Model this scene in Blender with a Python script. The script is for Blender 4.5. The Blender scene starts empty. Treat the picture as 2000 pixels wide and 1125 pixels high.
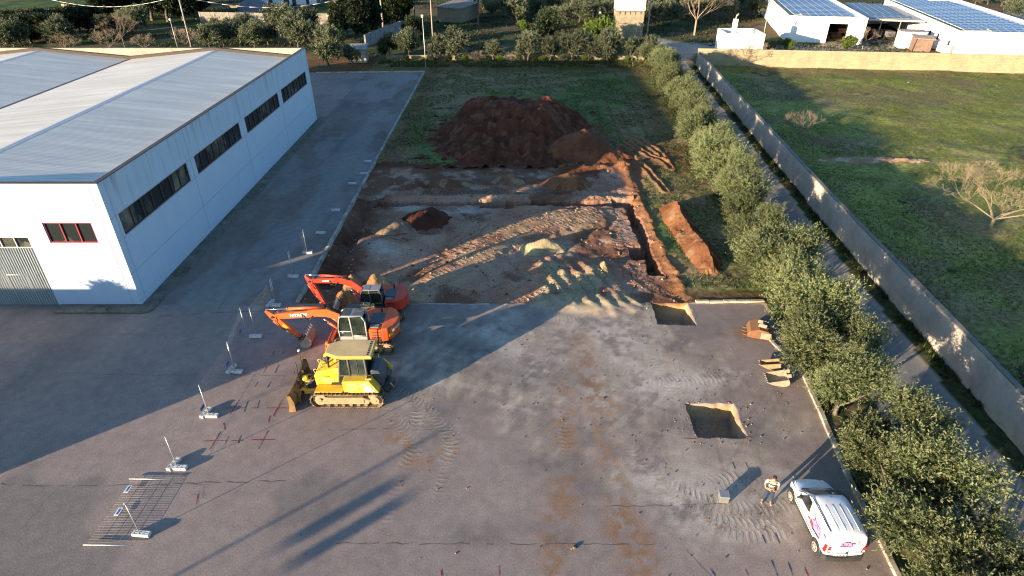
import bpy, bmesh, math, random
import numpy as np
from mathutils import Vector, Matrix, Euler
R = math.radians
SC = bpy.context.scene
C = SC.collection
rnd = random.Random(7)
# ---------------------------------------------------------------- camera
FPX, PITCH, CAMH = 1190.0, math.atan(732.5 / 1190.0), 23.0
cd = bpy.data.cameras.new('camera'); cam = bpy.data.objects.new('camera', cd); C.objects.link(cam)
cd.sensor_width = 36.0; cd.lens = 36.0 * FPX / 2000.0; cd.clip_end = 3000; cd.clip_start = 0.5
cam.location = (0, 0, CAMH); cam.rotation_euler = (math.pi / 2 - PITCH, 0, 0)
SC.camera = cam
def G(px, py, z=0.0):
    """survey helper: photo point on a level surface -> ground position in metres"""
    u = (px - 1001) / FPX; v = (py - 562.5) / FPX
    s, c = math.sin(PITCH), math.cos(PITCH)
    t = (CAMH - z) / (s + v * c)
    return (u * t, t * (c - v * s))
# ---------------------------------------------------------------- light
SUN_AZ, SUN_EL = 51.0, 8.5          # azimuth the shadows point to, from +Y towards +X
w = bpy.data.worlds.new('World'); SC.world = w; w.use_nodes = True
nt = w.node_tree; bg = nt.nodes['Background']
sky = nt.nodes.new('ShaderNodeTexSky'); sky.sky_type = 'NISHITA'; sky.sun_disc = False
sky.sun_elevation = R(SUN_EL); sky.sun_rotation = R(SUN_AZ + 180)
sky.air_density = 1.0; sky.dust_density = 0.3; sky.ozone_density = 2.5
wb = nt.nodes.new('ShaderNodeMixRGB'); wb.blend_type = 'MULTIPLY'; wb.inputs[0].default_value = 1.0; wb.inputs[2].default_value = (0.86, 0.96, 1.05, 1)   # the camera's white balance on the sky
nt.links.new(sky.outputs[0], wb.inputs[1]); nt.links.new(wb.outputs[0], bg.inputs[0]); bg.inputs[1].default_value = 0.112
sl = bpy.data.lights.new('sun', 'SUN'); so = bpy.data.objects.new('sun', sl); C.objects.link(so)
sl.energy = 5.0; sl.angle = R(0.5); sl.color = (1.0, 0.79, 0.56)
a, e = R(SUN_AZ), R(SUN_EL)
dvec = Vector((math.sin(a) * math.cos(e), math.cos(a) * math.cos(e), -math.sin(e)))
so.rotation_euler = dvec.to_track_quat('-Z', 'Y').to_euler(); so.location = (-60, -60, 60)
vs = SC.view_settings; vs.view_transform = 'Standard'; vs.look = 'None'; vs.gamma = 1; vs.exposure = 1.75
SC.cycles.use_adaptive_sampling = True
SC.cycles.max_bounces = 6; SC.cycles.diffuse_bounces = 3; SC.cycles.glossy_bounces = 3; SC.cycles.transparent_max_bounces = 8
SC.cycles.use_denoising = True; SC.cycles.pixel_filter_type = 'BLACKMAN_HARRIS'; SC.cycles.filter_width = 1.15
# ---------------------------------------------------------------- object helpers
def tag(o, label=None, cat=None, group=None, kind=None):
    if label: o['label'] = label
    if cat: o['category'] = cat
    if group: o['group'] = group
    if kind: o['kind'] = kind
    return o
def empty(name, loc=(0, 0, 0), rz=0.0, label=None, cat=None, group=None):
    o = bpy.data.objects.new(name, None); C.objects.link(o); o.location = (*loc, 0) if len(loc) == 2 else loc; o.rotation_euler = (0, 0, rz)
    o.empty_display_size = 0.3
    return tag(o, label, cat, group)
def link(name, me, parent=None):
    o = bpy.data.objects.new(name, me); C.objects.link(o)
    if parent: o.parent = parent
    return o
def copy_tree(o, parent=None):
    c = o.copy(); C.objects.link(c)
    if parent: c.parent = parent
    for ch in list(o.children):
        copy_tree(ch, c)
    return c
class MB:
    """collects shapes into one mesh"""
    def __init__(s): s.bm = bmesh.new(); s.M = Matrix()
    def _merge(s, b2, mi=0, smooth=None):
        for f in b2.faces:
            f.material_index = mi
            if smooth is not None: f.smooth = smooth
        b2.transform(s.M)
        me = bpy.data.meshes.new('tmp'); b2.to_mesh(me); b2.free(); s.bm.from_mesh(me); bpy.data.meshes.remove(me)
    def box(s, c, size, rot=(0, 0, 0), bev=0.0, mi=0, seg=1, taper=None):
        b = bmesh.new(); bmesh.ops.create_cube(b, size=1.0)
        for v in b.verts:
            if taper and v.co.z > 0: v.co.x *= taper[0]; v.co.y *= taper[1]
            v.co = Vector((v.co.x * size[0], v.co.y * size[1], v.co.z * size[2]))
        if bev: bmesh.ops.bevel(b, geom=b.edges[:], offset=bev, segments=seg, affect='EDGES', profile=0.5)
        b.transform(Matrix.Translation(c) @ Euler([R(q) for q in rot]).to_matrix().to_4x4())
        s._merge(b, mi); return s
    def prism(s, pts, a, b_, axis='y', bev=0.0, mi=0, seg=1):
        """polygon in the plane across an axis, pushed from a to b along it"""
        def P(p, t):
            if axis == 'y': return (p[0], t, p[1])
            if axis == 'x': return (t, p[0], p[1])
            return (p[0], p[1], t)
        b = bmesh.new(); A = [b.verts.new(P(p, a)) for p in pts]; B = [b.verts.new(P(p, b_)) for p in pts]
        n = len(pts); b.faces.new(A); b.faces.new(B[::-1])
        for i in range(n): b.faces.new((A[i], B[i], B[(i + 1) % n], A[(i + 1) % n]))
        bmesh.ops.recalc_face_normals(b, faces=b.faces[:])
        if bev: bmesh.ops.bevel(b, geom=b.edges[:], offset=bev, segments=seg, affect='EDGES', profile=0.5)
        s._merge(b, mi); return s
    def tube(s, p0, p1, r, r2=None, n=8, mi=0, smooth=True):
        p0, p1 = Vector(p0), Vector(p1); d = p1 - p0; L = d.length
        if L < 1e-6: return s
        b = bmesh.new(); bmesh.ops.create_cone(b, cap_ends=True, segments=n, radius1=r, radius2=r if r2 is None else r2, depth=L)
        b.transform(Matrix.Translation((p0 + p1) / 2) @ d.to_track_quat('Z', 'Y').to_matrix().to_4x4())
        for f in b.faces: f.smooth = smooth and len(f.verts) == 4
        s._merge(b, mi); return s
    def path(s, pts, r, n=6, mi=0):
        for i in range(len(pts) - 1): s.tube(pts[i], pts[i + 1], r, n=n, mi=mi)
        return s
    def ball(s, c, r, sub=2, scale=(1, 1, 1), mi=0):
        b = bmesh.new(); bmesh.ops.create_icosphere(b, subdivisions=sub, radius=r)
        b.transform(Matrix.Translation(c) @ Matrix.Diagonal((scale[0], scale[1], scale[2], 1)))
        s._merge(b, mi, True); return s
    def loft(s, rings, mi=0, caps=True, smooth=True, closed=True):
        b = bmesh.new(); V = [[b.verts.new(p) for p in r] for r in rings]; n = len(rings[0])
        for i in range(len(V) - 1):
            for j in range(n if closed else n - 1):
                b.faces.new((V[i][j], V[i][(j + 1) % n], V[i + 1][(j + 1) % n], V[i + 1][j]))
        if caps and closed: b.faces.new(V[0]); b.faces.new(V[-1][::-1])
        bmesh.ops.recalc_face_normals(b, faces=b.faces[:])
        s._merge(b, mi, smooth); return s
    def quad(s, pts, mi=0):
        b = bmesh.new(); b.faces.new([b.verts.new(p) for p in pts]); s._merge(b, mi); return s
    def build(s, name, mats, parent=None, smooth=None):
        me = bpy.data.meshes.new(name); s.bm.to_mesh(me); s.bm.free()
        for m in (mats if isinstance(mats, (list, tuple)) else [mats]): me.materials.append(m)
        if smooth is not None: me.polygons.foreach_set('use_smooth', [smooth] * len(me.polygons))
        return link(name, me, parent)
def np_mesh(name, verts, faces, mats, cols=None, mat_idx=None, smooth=False, extra=None):
    """verts (n,3), faces (m,4) or (m,3) arrays"""
    me = bpy.data.meshes.new(name); verts = np.asarray(verts, np.float32); faces = np.asarray(faces, np.int32)
    n, k = faces.shape
    me.vertices.add(len(verts)); me.vertices.foreach_set('co', verts.ravel())
    me.loops.add(n * k); me.loops.foreach_set('vertex_index', faces.ravel())
    me.polygons.add(n); me.polygons.foreach_set('loop_start', np.arange(n, dtype=np.int32) * k)
    me.polygons.foreach_set('loop_total', np.full(n, k, np.int32))
    if smooth: me.polygons.foreach_set('use_smooth', np.ones(n, bool))
    if mat_idx is not None: me.polygons.foreach_set('material_index', np.asarray(mat_idx, np.int32))
    me.update(calc_edges=True)
    if cols is not None:
        at = me.color_attributes.new('Col', 'FLOAT_COLOR', 'POINT')
        c4 = np.ones((len(verts), 4), np.float32); c4[:, :3] = cols; at.data.foreach_set('color', c4.ravel())
    for nm, arr in (extra or {}).items():
        at = me.attributes.new(nm, 'FLOAT', 'POINT'); at.data.foreach_set('value', np.asarray(arr, np.float32))
    for m in (mats if isinstance(mats, (list, tuple)) else [mats]): me.materials.append(m)
    me.validate()
    return me
# ---------------------------------------------------------------- numpy noise
def _hash(ix, iy, seed):
    h = (ix.astype(np.int64) * 374761393 + iy.astype(np.int64) * 668265263 + seed * 1442695041) & 0x7fffffff
    h = ((h ^ (h >> 13)) * 1274126177) & 0x7fffffff
    return ((h ^ (h >> 16)) & 0xffff) / 65535.0
def vn(x, y, f, seed=0):
    x = x * f; y = y * f; ix = np.floor(x); iy = np.floor(y); fx = x - ix; fy = y - iy
    fx = fx * fx * (3 - 2 * fx); fy = fy * fy * (3 - 2 * fy)
    a = _hash(ix, iy, seed); b = _hash(ix + 1, iy, seed); c = _hash(ix, iy + 1, seed); d = _hash(ix + 1, iy + 1, seed)
    return (a * (1 - fx) + b * fx) * (1 - fy) + (c * (1 - fx) + d * fx) * fy
def fbm(x, y, f, seed=0, o=4, g=0.5):
    t = 0; amp = 1; n = 0
    for i in range(o):
        t = t + amp * vn(x + 17.3 * i, y - 9.1 * i, f * 2 ** i, seed + i); n += amp; amp *= g
    return t / n
def sstep(a, b, x):
    t = np.clip((x - a) / (b - a), 0, 1); return t * t * (3 - 2 * t)
def polysd(x, y, poly):
    """signed distance, positive inside"""
    d = np.full(x.shape, 1e9); ins = np.zeros(x.shape, bool); n = len(poly)
    for i in range(n):
        x0, y0 = poly[i]; x1, y1 = poly[(i + 1) % n]; ex, ey = x1 - x0, y1 - y0
        t = np.clip(((x - x0) * ex + (y - y0) * ey) / (ex * ex + ey * ey + 1e-12), 0, 1)
        d = np.minimum(d, np.hypot(x - x0 - t * ex, y - y0 - t * ey))
        if y0 != y1:
            c = ((y0 > y) != (y1 > y)) & (x < (x1 - x0) * (y - y0) / (y1 - y0) + x0); ins ^= c
    return np.where(ins, d, -d)
def linedist(x, y, pts):
    """distance to a polyline and arc length along it"""
    d = np.full(x.shape, 1e9); sarc = np.zeros(x.shape); side = np.zeros(x.shape); acc = 0
    for i in range(len(pts) - 1):
        x0, y0 = pts[i]; x1, y1 = pts[i + 1]; ex, ey = x1 - x0, y1 - y0; L = math.hypot(ex, ey)
        t = np.clip(((x - x0) * ex + (y - y0) * ey) / (L * L), 0, 1)
        dd = np.hypot(x - x0 - t * ex, y - y0 - t * ey); m = dd < d
        d = np.where(m, dd, d); sarc = np.where(m, acc + t * L, sarc)
        side = np.where(m, ((x - x0) * ey - (y - y0) * ex) / L, side); acc += L
    return d, sarc, side
def smooth_line(pts, n=8):
    """Catmull-Rom through the points"""
    P = [np.array(p, float) for p in pts]; P = [2 * P[0] - P[1]] + P + [2 * P[-1] - P[-2]]; out = []
    for i in range(1, len(P) - 2):
        for k in range(n):
            t = k / n; a, b, c, d = P[i - 1], P[i], P[i + 1], P[i + 2]
            out.append(tuple(0.5 * (2 * b + (c - a) * t + (2 * a - 5 * b + 4 * c - d) * t * t + (3 * b - a - 3 * c + d) * t ** 3)))
    out.append(tuple(P[-2])); return out
# ---------------------------------------------------------------- materials
class NT:
    def __init__(s, name):
        s.m = bpy.data.materials.new(name); s.m.use_nodes = True; s.t = s.m.node_tree; s.b = s.t.nodes['Principled BSDF']
    def n(s, typ, **kw):
        nd = s.t.nodes.new('ShaderNode' + typ)
        for k, v in kw.items():
            if k.startswith('i_'):
                key = k[2:]; key = int(key) if key.isdigit() else key.replace('_', ' ')
                nd.inputs[key].default_value = v
            else: setattr(nd, k, v)
        return nd
    def l(s, a, b): s.t.links.new(a, b)
    def math(s, op, a, b=None, clamp=False):
        nd = s.n('Math', operation=op, use_clamp=clamp)
        for i, q in enumerate((a, b)):
            if q is None: continue
            if isinstance(q, (int, float)): nd.inputs[i].default_value = q
            else: s.l(q, nd.inputs[i])
        return nd.outputs[0]
    def mix(s, fac, a, b, mode='MIX'):
        nd = s.n('MixRGB', blend_type=mode)
        for i, q in enumerate((fac, a, b)):
            if isinstance(q, (int, float)): nd.inputs[i].default_value = q
            elif isinstance(q, (tuple, list)): nd.inputs[i].default_value = (*q[:3], 1)
            else: s.l(q, nd.inputs[i])
        return nd.outputs[0]
    def noise(s, scale, detail=4, rough=0.55, vec=None, dist=0.0):
        nd = s.n('TexNoise'); nd.inputs['Scale'].default_value = scale; nd.inputs['Detail'].default_value = detail
        nd.inputs['Roughness'].default_value = rough; nd.inputs['Distortion'].default_value = dist
        if vec is not None: s.l(vec, nd.inputs['Vector'])
        return nd.outputs[0]
    def ramp(s, fac, lo, hi, a=0.0, b=1.0):
        nd = s.n('MapRange'); s.l(fac, nd.inputs[0])
        for i, q in zip((1, 2, 3, 4), (lo, hi, a, b)): nd.inputs[i].default_value = q
        return nd.outputs[0]
    def coord(s, kind='Object'): return s.n('TexCoord').outputs[kind]
    def bump(s, h, strength=0.5, dist=0.02, nrm=None):
        nd = s.n('Bump'); nd.inputs['Strength'].default_value = strength; nd.inputs['Distance'].default_value = dist
        s.l(h, nd.inputs['Height'])
        if nrm is not None: s.l(nrm, nd.inputs['Normal'])
        return nd.outputs[0]
    def set(s, **kw):
        for k, v in kw.items():
            s.b.inputs[k.replace('_', ' ')].default_value = v
def PM(name, col, rough=0.6, metal=0.0, var=0.25, scale=3.0, dirt=None, dirt_amt=0.5, dirt_scale=2.0, bump=0.0, bscale=40.0, spec=0.4, coat=0.0, world=False):
    """painted / worn surface: base colour with uneven tone, patches of dirt, fine relief"""
    q = NT(name); v = q.coord('Object')
    n1 = q.noise(scale, 5, 0.6, v)
    nd = q.ramp(n1, 0.25, 0.75, 1 - var, 1 + var * 0.6)
    cc = q.n('CombineColor'); [q.l(nd, cc.inputs[i]) for i in range(3)]
    c = q.mix(1.0, (*col, 1), cc.outputs[0], 'MULTIPLY')
    if dirt:
        n2 = q.noise(dirt_scale, 6, 0.65, v, 0.4)
        f = q.ramp(n2, 0.62 - 0.3 * dirt_amt, 0.78 - 0.2 * dirt_amt)
        f2 = q.noise(dirt_scale * 9, 3, 0.6, v)
        f = q.math('MULTIPLY', f, q.ramp(f2, 0.3, 0.6, 0.35, 1.0), True)
        c = q.mix(f, c, (*dirt, 1))
        q.l(q.math('ADD', q.math('MULTIPLY', f, 0.4), rough, True), q.b.inputs['Roughness'])
    else:
        q.l(q.ramp(n1, 0.2, 0.8, max(rough - 0.08, 0.02), min(rough + 0.08, 1)), q.b.inputs['Roughness'])
    q.l(c, q.b.inputs['Base Color']); q.set(Metallic=metal); q.b.inputs['Specular IOR Level'].default_value = spec
    if coat: q.b.inputs['Coat Weight'].default_value = coat
    if bump:
        q.l(q.bump(q.noise(bscale, 5, 0.6, v), bump, 0.02), q.b.inputs['Normal'])
    return q.m
def glass_mat(name, col=(0.02, 0.025, 0.028), rough=0.08):
    q = NT(name); q.b.inputs['Base Color'].default_value = (*col, 1); q.set(Roughness=rough); q.b.inputs['Specular IOR Level'].default_value = 0.6
    v = q.coord('Object'); n = q.noise(1.1, 3, 0.5, v)
    q.l(q.mix(q.ramp(n, 0.4, 0.65), col, tuple(min(1, k * 2.6 + 0.012) for k in col)), q.b.inputs['Base Color'])
    return q.m
M = {}
# ================================================================ TERRAIN
def terrain_mat(name, fine=26.0, bstr=0.55, bdist=0.05, var=0.35, tread_col=(0.36, 0.30, 0.24), pitch=0.27, tb=0.014, tmix=0.32):
    q = NT(name); v = q.coord('Object')
    at = q.n('Attribute', attribute_name='Col'); tm = q.n('Attribute', attribute_name='tm'); tp = q.n('Attribute', attribute_name='tp')
    n1 = q.noise(fine, 5, 0.65, v); n2 = q.noise(fine * 0.13, 4, 0.6, v); n3 = q.noise(fine * 3.2, 2, 0.6, v)
    k = q.math('MULTIPLY', q.ramp(n1, 0.3, 0.7, 1 - var, 1 + var * 0.7), q.ramp(n2, 0.3, 0.7, 0.86, 1.12))
    k = q.math('MULTIPLY', k, q.ramp(n3, 0.3, 0.7, 0.88, 1.1))
    cc = q.n('CombineColor'); [q.l(k, cc.inputs[i]) for i in range(3)]
    col = q.mix(1.0, at.outputs['Color'], cc.outputs[0], 'MULTIPLY')
    wob = q.math('MULTIPLY', q.math('SUBTRACT', n2, 0.5), 0.22)
    ph = q.math('MULTIPLY', q.math('ADD', tp.outputs['Fac'], wob), 2 * math.pi / pitch)
    sw = q.ramp(q.math('SINE', ph), -0.2, 0.6)
    tmm = q.math('MULTIPLY', tm.outputs['Fac'], q.ramp(q.noise(1.7, 3, 0.6, v), 0.30, 0.5))
    tr = q.math('MULTIPLY', sw, tmm)
    col = q.mix(q.math('MULTIPLY', tr, tmix), col, tread_col)
    q.l(col, q.b.inputs['Base Color']); q.set(Roughness=0.95); q.b.inputs['Specular IOR Level'].default_value = 0.15
    b0 = q.bump(n1, bstr, bdist); b1 = q.bump(tr, 0.8, tb, b0); b2 = q.bump(n3, bstr * 0.6, bdist * 0.3, b1)
    q.l(b2, q.b.inputs['Normal']); return q.m
M['asphalt'] = terrain_mat('asphalt', 13.0, 0.4, 0.016, 0.26)
M['soil'] = terrain_mat('soil', 9.0, 0.7, 0.07, 0.4, (0.42, 0.30, 0.18), 0.40, 0.22, 0.45)
M['grassy'] = terrain_mat('grassy_soil', 2.4, 0.6, 0.10, 0.55)
M['tarmac'] = terrain_mat('road_tarmac', 30.0, 0.3, 0.012, 0.18)
WY = [-20, 10, 24, 49, 66, 86, 110.6, 118]; WX = [23.6, 25.0, 25.7, 27.3, 28.7, 30.3, 32.3, 32.9]
KY = [-20, 8, 15.7, 19.8, 24.8, 28.5, 35.4, 46, 68, 118]; KX = [14.2, 15.1, 15.75, 16.05, 16.7, 17.15, 17.5, 18.2, 19.6, 23.6]
wallx = lambda y: np.interp(y, WY, WX)
kerbx = lambda y: np.interp(y, KY, KX)
roadr = lambda y: wallx(y) - 1.15 + 0.25 * (vn(y * 1.0, y * 0, 0.25, 3) - 0.5)
roadl = lambda y: wallx(y) - 5.8
def rect(x0, x1, y0, y1, dep): return (x0, x1, y0, y1, dep)
PITS = [rect(9.55, 12.1, 22.7, 25.25, 1.25), rect(9.6, 12.1, 32.8, 35.3, 1.4),
        rect(-13.0, 9.4, 52.0, 53.0, 0.75), rect(-3.0, 0.2, 51.3, 53.1, 0.95), rect(9.3, 11.4, 51.6, 53.4, 1.1),
        rect(10.35, 11.3, 44.0, 51.8, 1.1), rect(9.3, 11.3, 41.9, 44.1, 1.2), rect(10.35, 11.35, 39.4, 42.0, 1.15),
        ]
def axis(lo, hi, fine, stops):
    a = list(np.arange(lo, hi, fine)) + [hi]
    S = sorted(q + d for q in stops if lo < q < hi for d in (-0.11, -0.035, 0.035, 0.11))
    a = [v for v in a if all(abs(v - q) > 0.03 for q in S)] + S
    return np.unique(np.array(sorted(a)))
xs = np.concatenate([axis(-24.6, 19.0, 0.125, [r[0] for r in PITS] + [r[1] for r in PITS]), np.arange(19.2, 34.0, 0.25)])
ys = np.concatenate([axis(8.0, 56.0, 0.125, [r[2] for r in PITS] + [r[3] for r in PITS]), np.arange(56.15, 68, 0.16), np.arange(68.2, 118, 0.3)])
X, Y = np.meshgrid(xs, ys); shp = X.shape; X = X.ravel(); Y = Y.ravel()
DIG = [(-14.95, 35.3), (-14.95, 63.2)] + [G(880, 322), G(905, 302), G(1060, 292), G(1200, 288), G(1225, 296), G(1250, 312), G(1262, 400), G(1290, 470), G(1332, 545), G(1354, 592)] + [(12.3, 35.25)]
n_w = (fbm(X, Y, 0.5, 5) - 0.5) * 1.6 + (fbm(X, Y, 2.2, 15) - 0.5) * 0.7
dig = polysd(X, Y, DIG)
digm = sstep(-0.35, 0.35, dig + n_w * 0.6)
pit = np.zeros_like(X); pitmask = np.zeros_like(X)
for (x0, x1, y0, y1, dep) in PITS:
    inside = (X > x0) & (X < x1) & (Y > y0) & (Y < y1)
    din = np.minimum(np.minimum(X - x0, x1 - X), np.minimum(Y - y0, y1 - Y)); pit = np.where(inside, np.maximum(pit, np.where(din < 0.07, 0.34, 1.0) * dep), pit)
pitmask = pit > 0
kx = kerbx(Y); rl = roadl(Y); rr = roadr(Y); wx = wallx(Y)
lane = (X < -14.95) & (Y < 107.2)
yard = ((Y < 35.3) & (X < kx)) | lane
road = (X > rl) & (X < rr) & (Y > -50)
# ---- heights
Z = np.zeros_like(X)
f1 = fbm(X, Y, 0.35, 31, 5); f2 = fbm(X, Y, 1.6, 41, 4); f3 = fbm(X, Y, 4.0, 51, 3)
soilz = -0.10 + (f1 - 0.5) * 0.4 + (f2 - 0.5) * 0.14 + (f3 - 0.5) * 0.06
edge = sstep(0.0, 1.2, dig)
LIT = [G(770, 590), G(840, 520), G(950, 455), G(1040, 425), G(1150, 400), G(1200, 415), G(1205, 432), G(1120, 455), G(1010, 490), G(900, 555), G(800, 605)]
LTM0 = sstep(-0.8, 1.0, polysd(X, Y, LIT) + n_w)
front = sstep(35.2, 37.0, Y)
soilz = -0.10 + (soilz + 0.10) * (1 - 0.7 * LTM0)
soilz = np.where(X < 11.6, soilz * np.maximum(front, 0.0) + 0.0, soilz)
bank = np.exp(-((X - np.interp(Y, [35, 45, 53, 63], [12.35, 12.2, 12.0, 11.9])) / 0.55) ** 2) * 0.32 * sstep(35.6, 37, Y) * (0.5 + f2)
bank2 = np.exp(-((Y - 53.7) / 0.5) ** 2) * 0.28 * ((X > -12) & (X < 11.5)) * (0.4 + f2)
bank3 = np.exp(-((Y - 61.6) / 0.9) ** 2) * 0.45 * ((X > 5) & (X < 12.6)) * (0.3 + f2)
soilz = soilz + bank + bank2 + bank3 - 0.75 * np.exp(-((X + 13.7 + n_w * 0.7) / 0.75) ** 2) * sstep(36.5, 39, Y) * sstep(56, 52, Y) * (0.5 + f2)
lawnz = 0.03 + (f1 - 0.5) * 0.22 + (f2 - 0.5) * 0.12
# wheel ruts curving off the bank to the hedge
RUTS = [[G(1225, 275), G(1260, 300), G(1300, 318), G(1311, 330)], [G(1215, 285), G(1240, 312), G(1262, 330), G(1300, 375)], [G(1240, 270), G(1275, 290), G(1305, 315)], [G(1205, 290), G(1225, 325), G(1245, 365)]]
rutm = np.zeros_like(X)
for rt in RUTS:
    d, s_, sd = linedist(X, Y, smooth_line(rt, 5)); g = np.exp(-((d - 0.32) / 0.2) ** 2); h = np.exp(-(d / 0.2) ** 2)
    lawnz = lawnz + 0.16 * g * (0.5 + f2) - 0.12 * h; rutm = np.maximum(rutm, np.exp(-(d / 0.55) ** 2))
vergez = 0.06 + (f2 - 0.5) * 0.2
Z = np.where(yard, (f1 - 0.5) * 0.008, lawnz * (1 - digm) + soilz * digm)
verge = (~yard) & (X > kx) & (~road) & (Y < 112)
Z = np.where(verge & (Y < 35.3), vergez, Z)
gap = np.clip(np.minimum(np.abs(X - rl), np.abs(X - rr)), 0, 0.5) / 0.5
Z = np.where(road, 0.0, np.where((X > kx), Z * gap, Z))
Z = Z - pit * (1 + 0.12 * (f2 - 0.5)) * np.where(yard, 1, 0.95) + np.where(pitmask, (f3 - 0.5) * 0.22, 0)
# sand spilled over the edge of the asphalt + heaps of pushed fill on the pad
SPILL = [G(1040, 597), G(1060, 540), G(1040, 500), G(1110, 490), G(1180, 520), G(1215, 560), G(1270, 600), G(1200, 612), G(1120, 606)]
sp = polysd(X, Y, SPILL); spm = sstep(-0.4, 0.7, sp + n_w * 0.7)
d_, s__, sd_ = linedist(X, Y, [G(1080, 485), G(1190, 600)])
Z = np.where(pitmask, Z, Z + spm * (0.18 + 0.4 * np.maximum(0, f1 - 0.35) + 0.07 * np.sin(sd_ * 6.2 + f2 * 3) * sstep(0.2, 0.9, sp) + (f2 - 0.5) * 0.12))
LIT = [G(770, 590), G(840, 520), G(950, 455), G(1040, 425), G(1150, 400), G(1200, 415), G(1205, 432), G(1120, 455), G(1010, 490), G(900, 555), G(800, 605)]
lt = polysd(X, Y, LIT); ltm = sstep(-0.6, 1.0, lt + n_w)
Z = np.where(pitmask | yard, Z, Z + ltm * (0.26 + (f2 - 0.5) * 0.06 + (f3 - 0.5) * 0.03))  # strip raised and smoothed so it catches the low sun
# ---- tracks
tm = np.zeros_like(X); tp = np.zeros_like(X)
def track(pxs, wd, amt=1.0, world=False, rut=0.0):
    global tm, tp, Z
    P = smooth_line([q if world else G(*q) for q in pxs], 6)
    d, s_, sd = linedist(X, Y, P); L_ = s_.max(); m = amt * sstep(wd / 2 + 0.14, wd / 2 - 0.12, d) * (0.25 + 0.75 * sstep(0, 1.6, s_) * sstep(L_, L_ - 1.6, s_)) * (0.55 + 0.45 * sstep(0.3, 0.6, fbm(X, Y, 0.8, 333, 3)))
    mm = m > tm; tp = np.where(mm, s_ + 0.25 * np.abs(sd), tp); tm = np.where(mm, m, tm)
    if rut: Z = np.where(pitmask, Z, Z + rut * (np.exp(-((d - wd / 2 - .1) / .14) ** 2) * 0.9 - sstep(wd / 2, wd / 2 - .15, d)))
for a in ([(752, 752), (800, 778), (855, 815), (885, 865), (868, 905)], [(745, 790), (790, 835), (812, 870), (790, 915)], [(820, 778), (815, 830), (800, 850)]): track(a, 0.75)
track([(870, 900), (862, 950), (845, 1000)], 0.5, 0.5); track([(790, 915), (760, 1000), (740, 1060)], 0.6, 0.35)
for a in ([(1215, 850), (1280, 915), (1330, 960), (1450, 995), (1560, 985)], [(1260, 935), (1340, 980), (1420, 1020), (1560, 1025)], [(1350, 1010), (1450, 1042), (1570, 1030)], [(1390, 945), (1440, 935), (1500, 948)]): track(a, 0.8, 0.8)
track([(1110, 790), (1105, 840), (1110, 900)], 0.6, 0.5); track([(1000, 800), (1040, 830), (1065, 875)], 0.5, 0.45)
track([(1150, 690), (1230, 735), (1330, 745), (1440, 735)], 0.9, 0.4); track([(960, 640), (1040, 690), (1130, 760)], 0.9, 0.35)
for k in range(4): track([(775 + 14 * k, 600 - 26 * k), (880 + 8 * k, 548 - 24 * k), (1000, 488 - 22 * k), (1110 + 10 * k, 445 - 14 * k), (1190, 418 - 6 * k)], 0.55, 0.9, rut=0.025)
for a in ([(1080, 410), (1150, 402), (1195, 420), (1190, 445)], [(900, 470), (960, 440), (1040, 420)], [(1050, 520), (1080, 560), (1085, 590)], [(1110, 500), (1150, 560), (1165, 590)], [(820, 420), (870, 405), (920, 430)], [(930, 400), (920, 440), (860, 490)], [(1150, 520), (1200, 560), (1250, 590)]): track(a, 0.6, 0.7, rut=0.03)
for a in ([(760, 470), (850, 450), (960, 415)], [(720, 440), (800, 470), (880, 500)], [(900, 410), (905, 440), (880, 470)], [(940, 405), (950, 430), (930, 455)], [(980, 560), (1040, 530), (1100, 540)], [(1000, 590), (1090, 570), (1190, 575)], [(1200, 450), (1215, 500), (1240, 560)], [(1220, 520), (1270, 560), (1320, 580)], [(880, 350), (1000, 372), (1120, 368)], [(760, 372), (870, 378), (960, 376)], [(1160, 345), (1200, 360), (1215, 385)], [(820, 560), (900, 570), (960, 590)]): track(a, 0.62, 0.8, rut=0.025)
for a in ([(1060, 620), (1180, 640), (1230, 720)], [(1200, 600), (1290, 720), (1320, 790)], [(880, 640), (990, 630), (1100, 600)]): track(a, 0.8, 0.3)
tm = np.where(pitmask, 0, tm)
# ---- colours (ground materials, with some sun and shade painted in)
def mixc(a, b, m): return a * (1 - m[:, None]) + np.asarray(b)[None, :] * m[:, None]
big = fbm(X, Y, 0.12, 71, 5); mid = fbm(X, Y, 0.6, 81, 5); sml = fbm(X, Y, 2.5, 91, 4)
asp = np.tile(np.array([[0.258, 0.206, 0.178]]), (X.size, 1)) * (0.72 + 0.36 * big + 0.22 * mid)[:, None]
asp = mixc(asp, (0.155, 0.14, 0.13), sstep(0.56, 0.68, fbm(X, Y, 0.22, 77, 4)) * 0.6)
MUD = [G(800, 612), G(1275, 600), G(1400, 690), G(1560, 800), G(1560, 1010), G(1330, 1010), G(1230, 920), G(1100, 870), G(960, 830), G(770, 800)]
mud = polysd(X, Y, MUD); mudm = sstep(-2.2, 2.6, mud + (mid - 0.5) * 6 + (big - 0.5) * 4)
asp = mixc(asp, (0.35, 0.285, 0.225), mudm * 0.62 * (0.35 + 0.9 * sstep(0.38, 0.62, mid)))
for ang, sd_s, amt_s in ((52, 601, .55), (-20, 611, .45), (85, 621, .4)):           # scuffs dragged by the tracks
    ca_, sa_ = math.cos(R(ang)), math.sin(R(ang)); us, vs_ = X * ca_ + Y * sa_, -X * sa_ + Y * ca_
    st = fbm(us * 0.22, vs_ * 2.6, 1.0, sd_s, 4); asp = mixc(asp, (0.44, 0.375, 0.30), amt_s * sstep(0.56, 0.72, st) * np.clip(mudm * 1.1, 0, 1) * sstep(0.4, 0.6, mid))
    asp = mixc(asp, (0.13, 0.112, 0.10), amt_s * 0.7 * sstep(0.44, 0.30, st) * np.clip(mudm * 1.1, 0, 1))
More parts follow.
